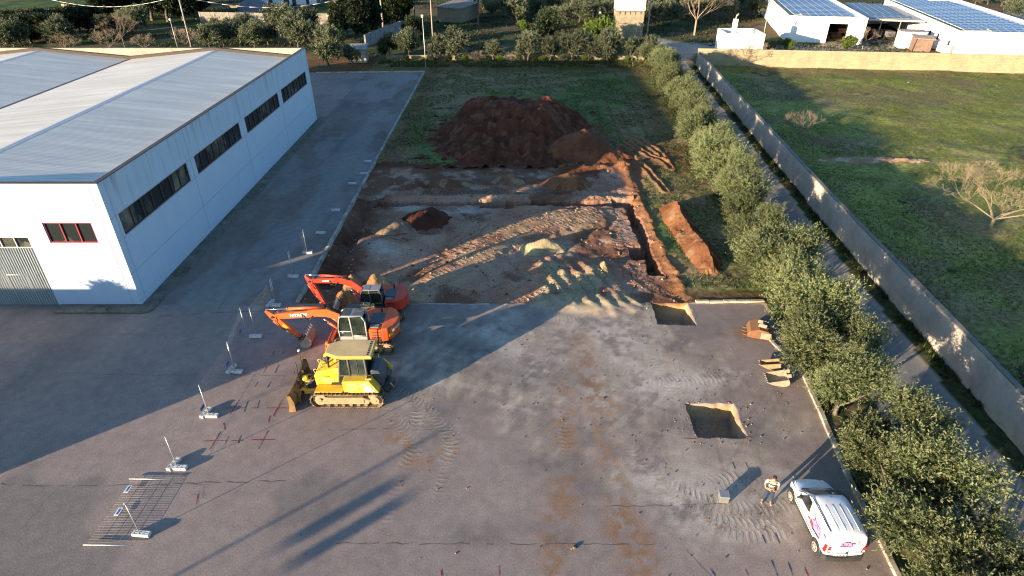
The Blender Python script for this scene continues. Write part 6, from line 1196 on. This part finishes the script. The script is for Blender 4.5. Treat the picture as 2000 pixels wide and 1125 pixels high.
    for y in (.12, -.1, .0): mb.path([(p.x, yb + y, p.y + hh / 2 + .05 + .03 * rnd.random()) for p, hh in zip(ds[1:], pose['bh'][1:])], .022, 5)
    for y in (.19, .22): mb.path([(ds[-3].x - .25, yb + y, ds[-3].y - .1), (ds[-3].x - .05, yb + y + .06, ds[-3].y - .36), (ds[-3].x + .3, yb + y + .05, ds[-3].y - .2), (ds[-3].x + .36, yb + y, ds[-3].y + .05)], .02, 6)
    mb.path([(E[0] - .3, yb + .16, E[1] + .1), (E[0] - .1, yb + .22, E[1] - .35), (E[0] - .35, yb + .17, E[1] - .7)], .022, 6)
    mb.build('hose', M['black'], bo)
    if text:
        p0, p1 = Vector(B[-3]), Vector(B[-2]); c_ = p0.lerp(p1, pose.get('tpos', .5)); dd = (p1 - p0).normalized()
        text_mesh('lettering', 'HITACHI', .27, face_m((c_.x, yb + .176, c_.y), (-dd.x, 0, -dd.y), (-dd.y * 0, 0, 1)), M['white_p'], bo, bold=.012)
        text_mesh('lettering', 'ZAXIS', .2, face_m((-.95, 1.212, 1.26), (-1, 0, 0), (0, 0, 1)), M['black'], eh, bold=.006)
        for yy, ang in ((.6, 1), ):
            text_mesh('lettering', 'HITACHI', .2, face_m((-2.07, .62, 1.62), (-.27, -.78, 0), (0, 0, 1)), M['white_p'], cw, bold=.008)
        mb = MB(); mb.box((-1.83, .98, 1.35), (.3, .012, .17), (0, 0, 50)); mb.build('decal', M['yellow'], cw)
        mid = Vector(E).lerp(Vector(T), .45); mb = MB(); mb.box((mid.x, yb + .145, mid.y), (.34, .012, .17), (0, math.degrees(math.atan2(-d.y, d.x)), 0)); mb.build('decal', M['yellow'], ar)
    else:
        p0, p1 = Vector(B[-3]), Vector(B[-2]); c_ = p0.lerp(p1, .5); dd = (p1 - p0).normalized(); mb = MB(); mb.box((c_.x, yb + .175, c_.y), (.55, .01, .09), (0, math.degrees(math.atan2(-dd.y, dd.x)), 0)); mb.build('decal', M['white_p'], bo)
    return e_
poseF = dict(boom=[(.45, 1.45), (1.3, 1.95), (2.15, 2.3), (2.9, 2.3), (3.3, 2.22), (4.9, 2.08), (5.45, 2.03)], bh=[.3, .46, .56, .5, .46, .4, .26], elbow=(5.5, 2.02), tip=(4.12, .42), bc=((1.32, 1.05), (2.35, 1.98)), ac=(2.3, 2.66),
             bucket=[(4.02, .3), (3.92, .06), (3.6, .02), (3.34, .22), (3.28, .55), (3.48, .95)], tpos=.36)
excavator('excavator', (-9.1, 30.8, 0), 1.0, R(180), 'orange excavator with a pale cab and low stretched boom, next to the bulldozer', 'orange', 'cabgrey', 'roofblue', poseF, dozer=True)
poseR = dict(boom=[(.45, 1.35), (1.2, 2.05), (2.1, 2.75), (2.75, 2.98), (3.3, 3.0), (4.6, 2.98), (5.15, 2.96)], bh=[.3, .44, .54, .48, .42, .36, .24], elbow=(5.2, 2.95), tip=(4.35, .75), bc=((1.32, 1.05), (2.1, 2.35)), ac=(2.35, 3.3),
             bucket=[(4.25, .62), (4.2, .25), (3.9, .03), (3.55, .1), (3.4, .45), (3.55, .85)])
excavator('excavator', (-8.75, 34.15, 0), .86, R(180), 'smaller red excavator with a dark cab behind the orange excavator', 'redorange', 'darkgrey', 'roofblue', poseR, dark_hatch=False, text=False)
# ---------------------------------------------------------------- spare buckets and the grey box
bu = empty('digger_bucket', (15.3, 27.1, .0), R(172), 'pale wide toothed digger bucket lying on the asphalt by the kerb', 'digger bucket'); bu.scale = (.86,) * 3
bucket_parts(bu, [(-.5, .62), (-.62, .3), (-.42, .05), (0, .03), (.45, .1), (.75, .22)], 1.05, M['wornsteel'], 5, tl=.2); mb = MB(); mb.box((-.55, .25, .72), (.3, .05, .3), (0, 20, 0), .02).box((-.55, -.25, .72), (.3, .05, .3), (0, 20, 0), .02); mb.build('hanger', M['wornsteel'], bu)
bu2 = empty('digger_bucket', (15.35, 28.35, .0), R(166), 'narrow tan digger bucket lying just above the pale toothed one', 'digger bucket'); bu2.scale = (.84,) * 3
bucket_parts(bu2, [(-.5, .66), (-.6, .3), (-.4, .05), (0, .03), (.4, .12), (.78, .3)], .55, PM('tan_bucket', (.27, .19, .10), .7, var=.3, dirt=(.2, .12, .06), dirt_amt=.5), 2, tl=.12); mb = MB(); mb.path([(-.5, .1, .66), (-.85, .1, .75), (-.95, -.1, .45), (-.7, -.1, .3)], .05); mb.build('hanger', M['rust'], bu2)
ru = empty('rusty_bucket', (15.8, 31.75, 0), R(-14), 'rusty brown bucket turned over at the foot of the hedge', 'digger bucket'); mb = MB()
mb.loft([[(-.75, y * .8, .25), (-.6, y, .55), (-.1, y, .72), (.45, y, .62), (.72, y, .3), (.68, y, .02), (-.3, y, .02), (-.7, y * .9, .05)] for y in (-.62, -.58, -.2, .2, .58, .62)], smooth=False); mb.build('shell', M['rust'], ru)
mb = MB(); mb.box((.1, -.25, .8), (.5, .06, .25), (0, 10, 0), .02).box((.1, .2, .8), (.5, .06, .25), (0, 10, 0), .02).tube((.15, -.3, .86), (.15, .25, .86), .05).box((.35, -.62, .3), (.6, .1, .45), bev=.03); mb.build('hanger', M['wornsteel'], ru)
for k in range(3): mb = MB(); mb.box((-.85, -.45 + k * .4, .14), (.3, .1, .07), (0, 12, 0), .01); mb.build('tooth', M['rust'], ru)
gb = empty('grey_box', (*G(1413, 976), 0), R(-6), 'small grey concrete box with a lid standing on the asphalt left of the man', 'box'); mb = MB(); mb.box((0, 0, .18), (.42, .4, .36), bev=.012); mb.build('body', PM('pale_grey_block', (.15, .15, .135), .85, var=.2, dirt=(.14, .12, .09), dirt_amt=.35), gb); mb = MB(); mb.box((0, 0, .385), (.46, .44, .05), bev=.012); mb.build('lid', PM('bluish_lid', (.20, .22, .24), .7, var=.15), gb)
for k, (px, py, s) in enumerate(((1122, 1070, .11), (1180, 778, .06))):
    mb = MB(); mb.ball((0, 0, s * .3), s, 1, (1.3, .8, .5)).ball((s * .9, .1, s * .2), s * .6, 1, (1, .9, .6)).ball((-s, -.05, s * .2), s * .5, 1); o = mb.build('clay_lump', M['mudsteel']); o.location = (*G(px, py), 0); tag(o, ('broken brown clay lump on the asphalt near the lower edge of the picture', 'small brown clay lump among the tyre tracks in the middle of the yard')[k], 'clay lump')
# ================================================================ VAN
M['vanwhite'] = PM('white_van_paint', (.68, .68, .67), .25, var=.05, scale=1, dirt=(.5, .46, .4), dirt_amt=.15, dirt_scale=.8, spec=.5, coat=.5)
M['plastic'] = PM('black_plastic', (.03, .03, .032), .6, var=.2); M['tyre'] = PM('tyre_rubber', (.022, .02, .019), .9, var=.3, dirt=(.14, .11, .08), dirt_amt=.4, dirt_scale=5); M['hubcap'] = PM('hubcap', (.42, .40, .36), .4, .3, var=.2, dirt=(.25, .2, .14), dirt_amt=.4); M['redlens'] = PM('red_lens', (.55, .015, .02), .2, var=.1); M['carglass'] = glass_mat('car_glass', (.012, .014, .016), .04)
van = empty('parked_van', (13.62, 15.5, 0), 0, 'small white delivery van with pink and purple graphics parked by the kerb', 'van')
# body stations along y (rear to front): half-section points from sill to roof centre
def sec(y, sill, belt, wb, top, wt, crown=.03, low=.03):
    """right half section, bottom to top"""
    return [(wb - low - .05, y, sill), (wb - .012, y, sill + .1), (wb, y, (sill + belt) / 2), (wb - .02, y, belt), (wb - (wb - wt) * .4, y, belt + (top - belt) * .42), (wt + .04, y, top - .13), (wt - .05, y, top - .02), (wt * .5, y, top + crown * .7), (0, y, top + crown)]
ST = [sec(.06, .34, 1.0, .80, 1.66, .66, .02), sec(.12, .30, 1.0, .845, 1.74, .70), sec(.5, .26, 1.0, .865, 1.78, .715), sec(1.4, .25, 1.0, .87, 1.79, .72), sec(1.95, .25, 1.0, .87, 1.765, .71), sec(2.15, .25, .99, .87, 1.70, .70),
      sec(2.55, .25, .97, .868, 1.43, .74, .025), sec(2.92, .25, .93, .862, 1.10, .80, .03), sec(3.2, .26, .86, .85, .98, .80, .05), sec(3.55, .27, .78, .82, .88, .74, .05), sec(3.8, .3, .68, .74, .76, .62, .04), sec(3.93, .34, .56, .60, .62, .5, .02)]
rings = [[p for p in s_] + [(-p[0], p[1], p[2]) for p in s_[::-1][1:]] for s_ in ST]
mb = MB(); mb.loft(rings); bd = mb.build('body', M['vanwhite'], van)
ms = bd.modifiers.new('bevel', 'SUBSURF'); ms.levels = 1; ms.render_levels = 2
WR = .31
def arch(y, s_):
    mb = MB(); mb.tube((s_ * .70, y, WR), (s_ * .885, y, WR), WR + .055, n=26); return mb
for y in (.62, 3.22):
    for s_ in (1, -1):
        arch(y, s_).build('wheel_arch', M['plastic'], van)
        mb = MB(); mb.tube((s_ * .70, y, WR), (s_ * .897, y, WR), WR, n=28).tube((s_ * .89, y, WR), (s_ * .905, y, WR), WR - .03, n=28); wl = mb.build('wheel', M['tyre'], van)
        mb = MB(); mb.tube((s_ * .89, y, WR), (s_ * .915, y, WR), WR * .66, n=24).tube((s_ * .91, y, WR), (s_ * .93, y, WR), WR * .16, n=12); rm_ = mb.build('rim', M['hubcap'], wl)
        mb = MB(); [mb.box((s_ * .917, y + math.cos(t) * WR * .42, WR + math.sin(t) * WR * .42), (.01, .05, .07), (math.degrees(t), 0, 0)) for t in [k * 6.283 / 7 for k in range(7)]]; mb.build('rim_slot', M['plastic'], rm_)
def sidepoint(y, z, s_, off):
    """point on the van's flank"""
    j = max(i for i in range(len(ST)) if ST[i][0][1] <= y) if y > ST[0][0][1] else 0; j = min(j, len(ST) - 2); t = (y - ST[j][0][1]) / (ST[j + 1][0][1] - ST[j][0][1])
    S = [tuple(a_ + (b_ - a_) * t for a_, b_ in zip(p, q)) for p, q in zip(ST[j], ST[j + 1])]
    for k in range(len(S) - 1):
        if S[k][2] <= z <= S[k + 1][2]: u = (z - S[k][2]) / (S[k + 1][2] - S[k][2] + 1e-9); return (s_ * (S[k][0] + (S[k + 1][0] - S[k][0]) * u + off), y, z)
    return (s_ * (S[-2][0] + off), y, z)
def side_patch(name, poly, s_, mat, off=.008, parent=None, n=7):
    """patch that follows the flank, poly in (y,z) quad order"""
    mb = MB(); (a_, b_, c_, d_) = poly; grid = []
    for i in range(n + 1):
        row = []
        for j in range(n + 1):
            u, v = i / n, j / n; y = (a_[0] * (1 - u) + b_[0] * u) * (1 - v) + (d_[0] * (1 - u) + c_[0] * u) * v; z = (a_[1] * (1 - u) + b_[1] * u) * (1 - v) + (d_[1] * (1 - u) + c_[1] * u) * v; row.append(sidepoint(y, z, s_, off))
        grid.append(row)
    mb.loft(grid, closed=False, caps=False); return mb.build(name, mat, parent or van)
for s_ in (1, -1):
    side_patch('side_window', [(1.72, 1.05), (2.72, 1.0), (2.28, 1.5), (1.86, 1.55)], s_, M['carglass'], .012)
    side_patch('sill_trim', [(.9, .36), (2.95, .36), (2.95, .45), (.9, .45)], s_, M['plastic'], .014); side_patch('rub_strip', [(1.05, .56), (2.9, .56), (2.9, .60), (1.05, .60)], s_, M['plastic'], .012)
    mb = MB(); mb.box(sidepoint(1.6, .92, s_, .02), (.035, .17, .05), bev=.01); mb.build('door_handle', M['plastic'], van)
    mb = MB(); mb.box((s_ * .97, 2.52, 1.1), (.2, .1, .17), bev=.04).box((s_ * .88, 2.52, 1.04), (.1, .06, .05)); mb.build('mirror', M['plastic'] , van)
    for y0, y1 in ((1.66, 1.675), (2.86, 2.875)): side_patch('door_gap', [(y0, .4), (y1, .4), (y1, 1.0), (y0, 1.0)], s_, M['plastic'], .006)
    side_patch('door_gap', [(.95, .62), (1.66, .62), (1.66, .628), (.95, .628)], s_, M['greydecal'], .006)
    mb = MB(); mb.path([(s_ * .735, .3, 1.70), (s_ * .755, .9, 1.735), (s_ * .755, 1.5, 1.735), (s_ * .74, 2.0, 1.70), (s_ * .80, 2.55, 1.38), (s_ * .845, 2.86, 1.10)], .022, 6); mb.build('roof_rail', M['plastic'], van)
    side_patch('tail_light', [(.07, .72), (.24, .70), (.20, 1.10), (.08, 1.12)], s_, M['redlens'], .012)
    mb = MB(); mb.box((s_ * .70, .045, .9), (.13, .06, .36), (0, s_ * 8, 0), .03); mb.build('tail_light', M['redlens'], van); mb = MB(); mb.box((s_ * .70, .012, .86), (.09, .02, .09), bev=.01); mb.build('reverse_lens', M['lightlens'], van.children[-1])
    mb = MB(); mb.loft([[(s_ * .50, 3.86, .60), (s_ * .72, 3.62, .62), (s_ * .76, 3.4, .82), (s_ * .60, 3.62, .84)], [(s_ * .505, 3.885, .60), (s_ * .735, 3.64, .62), (s_ * .775, 3.41, .83), (s_ * .605, 3.64, .865)]], smooth=False); mb.build('headlight', M['lightlens'], van)
# windscreen and its dark base
def top_point(y, u):
    j = max(i for i in range(len(ST) - 1) if ST[i][0][1] <= y); t = (y - ST[j][0][1]) / (ST[j + 1][0][1] - ST[j][0][1]); S = [tuple(a_ + (b_ - a_) * t for a_, b_ in zip(p, q)) for p, q in zip(ST[j], ST[j + 1])]
    w_ = S[6][0]; x = u * w_; z = S[6][2] + (S[8][2] - S[6][2]) * (1 - u * u); return (x, y, z)
def top_patch(name, y0, y1, u0, mat, off=.012, n=8, parent=None):
    mb = MB(); mb.loft([[tuple(Vector(top_point(y0 + (y1 - y0) * i / n, -u0 + 2 * u0 * j / n)) + Vector((0, off * .6, off))) for j in range(n + 1)] for i in range(n + 1)], closed=False, caps=False); return mb.build(name, mat, parent or van)
top_patch('windscreen', 2.17, 2.9, .93, M['carglass'], .016); top_patch('scuttle', 2.91, 3.02, .9, M['plastic'], .012)
mb = MB(); mb.path([(-.5, 2.95, 1.115), (.05, 2.78, 1.25)], .012).path([(.1, 2.95, 1.12), (.55, 2.78, 1.235)], .012); mb.build('wiper', M['plastic'], van)
for x in (-.42, -.14, .14, .42):
    mb = MB(); mb.loft([[(x - .024, y, top_point(y, x / .67)[2] - .012), (x - .012, y, top_point(y, x / .67)[2] + .006), (x + .012, y, top_point(y, x / .67)[2] + .006), (x + .024, y, top_point(y, x / .67)[2] - .012)] for y in (.28, .5, .9, 1.3, 1.55)]); mb.build('roof_rib', M['vanwhite'], van)
mb = MB(); mb.tube((0, 2.02, 1.79), (0, 1.9, 1.86), .012); mb.build('aerial', M['plastic'], van)
mb = MB(); mb.loft([[(-.86, .42, .28), (-.86, .42, .56), (-.86, .5, .56), (-.86, .5, .28)], [(-.86, .12, .28), (-.86, .12, .56), (-.78, .2, .56), (-.78, .2, .28)], [(-.74, -.02, .28), (-.74, -.02, .55), (-.7, .12, .55), (-.7, .12, .28)], [(-.4, -.06, .28), (-.4, -.06, .5), (-.4, .1, .5), (-.4, .1, .28)], [(.4, -.06, .28), (.4, -.06, .5), (.4, .1, .5), (.4, .1, .28)], [(.74, -.02, .28), (.74, -.02, .55), (.7, .12, .55), (.7, .12, .28)], [(.86, .12, .28), (.86, .12, .56), (.78, .2, .56), (.78, .2, .28)], [(.86, .42, .28), (.86, .42, .56), (.86, .5, .56), (.86, .5, .28)]], smooth=False); mb.build('bumper', M['plastic'], van)
mb = MB(); mb.loft([[(-.84, 3.5, .3), (-.84, 3.5, .5), (-.8, 3.5, .5), (-.8, 3.5, .3)], [(-.7, 3.84, .3), (-.7, 3.84, .5), (-.66, 3.7, .5), (-.66, 3.7, .3)], [(0, 3.99, .3), (0, 3.99, .5), (0, 3.8, .5), (0, 3.8, .3)], [(.7, 3.84, .3), (.7, 3.84, .5), (.66, 3.7, .5), (.66, 3.7, .3)], [(.84, 3.5, .3), (.84, 3.5, .5), (.8, 3.5, .5), (.8, 3.5, .3)]], smooth=False); mb.build('bumper', M['plastic'], van)
# rear doors: gap, plate, handle, graphics
def rear_y(z): return .045 if z < 1.45 else .05
mb = MB(); mb.box((0.06, .032, 1.0), (.008, .02, 1.0)); mb.build('door_gap', M['greydecal'], van)
mb = MB(); mb.box((-.16, .02, .60), (.52, .02, .115), bev=.004); pl = mb.build('number_plate', M['white_p'], van)
text_mesh('lettering', 'CJ 381SA', .105, face_m((-.16, .008, .6), (1, 0, 0), (0, 0, 1)), M['black'], pl, bold=.003)
for x in (-.405, .085): mb = MB(); mb.box((x, .007, .6), (.035, .006, .11)); mb.build('plate_band', M['plate_b'], pl)
mb = MB(); mb.box((.05, .015, .74), (.1, .03, .11), bev=.015); mb.build('door_handle', M['plastic'], van); mb = MB(); mb.box((.42, .025, .74), (.14, .02, .04), bev=.01); mb.build('badge', M['greydecal'], van)
M['pink'] = PM('pale_purple_print', (.42, .24, .44), .5, var=.1); M['purple'] = PM('purple_ink', (.05, .025, .07), .5, var=.2); M['redprint'] = PM('red_print', (.55, .05, .08), .5, var=.3, scale=8)
gr = MB(); gr.M = Matrix.Translation((0, 0, .13)); gr.prism([(-.34, 1.02), (.18, .98), (.26, 1.2), (.06, 1.22), (-.02, 1.27), (-.2, 1.27), (-.22, 1.2), (-.32, 1.17)], .030, .040, 'y'); g1 = gr.build('graphic', M['pink'], van)
mb = MB(); mb.M = Matrix.Translation((0, 0, .13)); yl = .024
for ln in ([(-.34, 1.02), (.18, .98), (.26, 1.2)], [(-.22, 1.2), (-.24, 1.08), (-.1, 1.07)], [(-.2, 1.27), (-.06, 1.28), (.05, 1.22), (.22, 1.2)], [(-.08, 1.19), (-.02, 1.13), (-.05, 1.04)], [(.05, 1.15), (.13, 1.16), (.15, 1.03)], [(-.3, 1.16), (-.2, 1.14)]): mb.path([(x, yl, z) for x, z in ln], .008, 5)
mb.box((-.1, .026, 1.0), (.46, .008, .045), (0, 3, 0)); mb.build('graphic_outline', M['purple'], g1)
mb = MB(); mb.M = Matrix.Translation((0, 0, .1)); mb.box((.36, .03, 1.26), (.03, .01, .05), (0, 20, 0)).box((.41, .03, 1.24), (.02, .01, .07), (0, -15, 0)).box((.3, .03, 1.37), (.14, .01, .02)); mb.build('graphic', M['purple'], van)
s_ = -1
side_patch('graphic', [(.52, .90), (1.28, .82), (1.38, 1.30), (.74, 1.32)], s_, M['pink'], .010); gs = van.children[-1]
side_patch('graphic', [(1.12, .72), (1.5, .80), (1.5, 1.02), (1.2, .98)], s_, M['redprint'], .014)
mb = MB()
for ln in ([(.62, .86), (1.25, .78), (1.3, .9)], [(.62, .9), (.7, 1.1), (.8, 1.22)], [(.8, 1.22), (1.1, 1.2), (1.3, 1.28), (1.42, 1.42)], [(1.3, 1.28), (1.26, 1.12), (1.4, 1.1)], [(.85, 1.05), (1.0, 1.15), (1.1, 1.02)], [(1.5, 1.2), (1.42, 1.3), (1.52, 1.36)]):
    mb.path([sidepoint(y, z, s_, .018) for y, z in ln], .012, 5)
mb.path([sidepoint(y, z, s_, .016) for y, z in [(.62, .84), (.9, .82), (1.2, .78)]], .03, 5); mb.build('graphic_outline', M['purple'], gs)
mb = MB(); mb.path([sidepoint(y, z, s_, .014) for y, z in [(.42, 1.22), (.46, 1.3), (.54, 1.32)]], .022, 5).path([sidepoint(y, z, s_, .014) for y, z in [(.36, 1.18), (.34, 1.27), (.4, 1.34)]], .016, 5); mb.build('graphic', M['purple'], van)
# ================================================================ PERSON
def skin_body(name, chain, mat, parent=None, sub=2, loc=(0, 0, 0)):
    """chain: list of (point, radius(es), parent index) grown with a Skin modifier"""
    me = bpy.data.meshes.new(name); me.from_pydata([c[0] for c in chain], [(c[2], i) for i, c in enumerate(chain) if c[2] is not None], [])
    o = link(name, me, parent); o.modifiers.new('skin', 'SKIN').use_smooth_shade = True
    ss = o.modifiers.new('sub', 'SUBSURF'); ss.levels = sub; ss.render_levels = sub
    sv = me.skin_vertices[0].data if me.skin_vertices else None
    if sv is None:
        bpy.context.view_layer.objects.active = o; o.select_set(True); bpy.ops.mesh.customdata_skin_add(); o.select_set(False); sv = me.skin_vertices[0].data
    for i, c in enumerate(chain):
        sv[i].radius = c[1] if isinstance(c[1], tuple) else (c[1], c[1])
    sv[0].use_root = True; me.materials.append(mat); return o
def body_mat():
    """skin, with hair-free face; clothing is separate"""
    return PM('skin', (.42, .22, .14), .6, var=.12)
M['skin'] = body_mat(); M['hair'] = PM('dark_hair', (.018, .012, .009), .7, var=.3, scale=20); M['jeans'] = PM('blue_jeans', (.02, .033, .062), .9, var=.3, scale=8, dirt=(.06, .075, .10), dirt_amt=.4); M['shoe'] = PM('tan_shoe', (.30, .24, .16), .8, var=.3)
def shirt():
    q = NT('striped_shirt'); v = q.coord('Object'); sx = q.n('SeparateXYZ'); q.l(v, sx.inputs[0]); ax = q.math('ABSOLUTE', sx.outputs[0])
    z = q.math('ADD', sx.outputs[2], q.math('MULTIPLY', q.noise(3, 2, .5, v), .02))
    def band(a_, b_): return q.math('MULTIPLY', q.math('GREATER_THAN', z, a_), q.math('LESS_THAN', z, b_))
    d1 = q.math('ADD', q.math('ADD', band(1.375, 1.52), band(1.215, 1.315)), q.math('MULTIPLY', band(1.07, 1.14), .8)); g_ = q.math('MULTIPLY', d1, q.math('LESS_THAN', ax, .185), True)
    q.l(q.mix(g_, (.50, .485, .45), (.03, .027, .022)), q.b.inputs['Base Color']); q.set(Roughness=.9); return q.m
M['shirt'] = shirt()
pr_ = empty('person', (11.66, 18.62, 0), R(-18), 'man in a striped shirt and jeans standing with his head bowed beside the van', 'person')
# local frame: facing -y, x to his left
ch = [((0, .02, .95), (.13, .10), None), ((0, .03, 1.12), (.125, .09), 0), ((0, .02, 1.32), (.155, .105), 1), ((0, 0, 1.45), (.10, .085), 2), ((0, -.04, 1.53), .055, 3), ((0, -.075, 1.60), (.07, .085), 4), ((0, -.085, 1.68), (.078, .095), 5), ((0, -.075, 1.755), (.055, .065), 6),
      ((.17, .01, 1.415), .065, 3), ((.225, .02, 1.36), .056, 8), ((.29, .06, 1.12), .043, 9), ((.24, -.10, 1.02), .036, 10), ((.11, -.23, 1.06), .027, 11), ((.055, -.26, 1.075), (.026, .018), 12),
      ((-.17, .01, 1.415), .065, 3), ((-.225, .02, 1.36), .056, 14), ((-.29, .06, 1.12), .043, 15), ((-.24, -.10, 1.02), .036, 16), ((-.11, -.23, 1.06), .027, 17), ((-.055, -.26, 1.075), (.026, .018), 18),
      ((.10, .0, .88), .095, 0), ((.13, -.03, .50), .066, 20), ((.16, .04, .10), .045, 21), ((.165, -.02, .045), (.045, .038), 22), ((.18, -.14, .035), (.045, .03), 23),
      ((-.10, .0, .88), .095, 0), ((-.15, -.03, .50), .066, 25), ((-.20, .04, .10), .045, 26), ((-.205, -.02, .045), (.045, .038), 27), ((-.225, -.14, .035), (.045, .03), 28)]
skin_body('body', ch, M['skin'], pr_)
def chain_from(ids, grow, cut=None):
    m_ = {i: k for k, i in enumerate(ids)}; out = []
    for i in ids:
        p, r, pa = ch[i]; r = tuple(q + grow for q in r) if isinstance(r, tuple) else r + grow; out.append((p, r, m_.get(pa) if pa is not None else None))
    return out
sh_c = chain_from([0, 1, 2, 3], .022) + [((.17, .01, 1.415), .084, 3), ((.225, .02, 1.36), .078, 4), ((.262, .043, 1.22), .068, 5), ((-.17, .01, 1.415), .084, 3), ((-.225, .02, 1.36), .078, 7), ((-.262, .043, 1.22), .068, 8)]
sh_c[0] = ((0, .02, .93), (.165, .125), None); skin_body('shirt', sh_c, M['shirt'], pr_)
je = [((0, .02, .93), (.145, .115), None), ((.10, .0, .86), .115, 0), ((.13, -.03, .50), .086, 1), ((.16, .035, .11), .074, 2), ((-.10, .0, .86), .115, 0), ((-.15, -.03, .50), .086, 4), ((-.20, .035, .11), .074, 5)]; skin_body('jeans', je, M['jeans'], pr_)
for x, x2 in ((.165, .185), (-.205, -.232)):
    skin_body('shoe', [((x, .06, .05), .05, None), ((x, -.02, .05), (.052, .045), 0), ((x2, -.17, .04), (.048, .034), 1)], M['shoe'], pr_)
mb = MB(); mb.ball((0, -.055, 1.715), .098, 3, (.92, 1.08, .95)); hr = mb.build('hair', M['hair'], pr_)
mb = MB(); mb.ball((0, -.187, 1.64), .018, 2, (.8, 1.1, 1.2)); mb.build('nose', M['skin'], pr_)
mb = MB(); [mb.ball((s * .03, -.172, 1.672), .010, 1) for s in (1, -1)]; mb.build('eyes', M['hair'], pr_)
mb = MB(); mb.box((0, -.172, 1.60), (.045, .012, .010), bev=.004); mb.build('mouth', PM('lips', (.3, .11, .09), .6), pr_)
mb = MB(); [mb.ball((s * .082, -.06, 1.665), .025, 2, (.4, .8, 1.2)) for s in (1, -1)]; mb.build('ears', M['skin'], pr_)
for s in (1, -1):                                                    # five bent fingers on each hand, closed on the phone
    for k in range(4):
        z = 1.095 - k * .02; L = (.065, .075, .07, .055)[k]; skin_body('finger', [((s * .06, -.262, z), .0085, None), ((s * (.06 - L * .5), -.285, z - .004), .008, 0), ((s * (.06 - L * .9), -.278, z - .008), .007, 1)], M['skin'], pr_, 1)
    skin_body('thumb', [((s * .08, -.25, 1.095), .010, None), ((s * .06, -.262, 1.125), .009, 0), ((s * .035, -.278, 1.14), .008, 1)], M['skin'], pr_, 1)
ph_ = empty('phone', (11.66, 18.62, 0), R(-18), 'small dark phone held in both hands by the man beside the van', 'phone'); mb = MB(); mb.box((0, -.292, 1.08), (.075, .012, .15), (-35, 0, 0), .004); mb.build('case', M['black'], ph_)
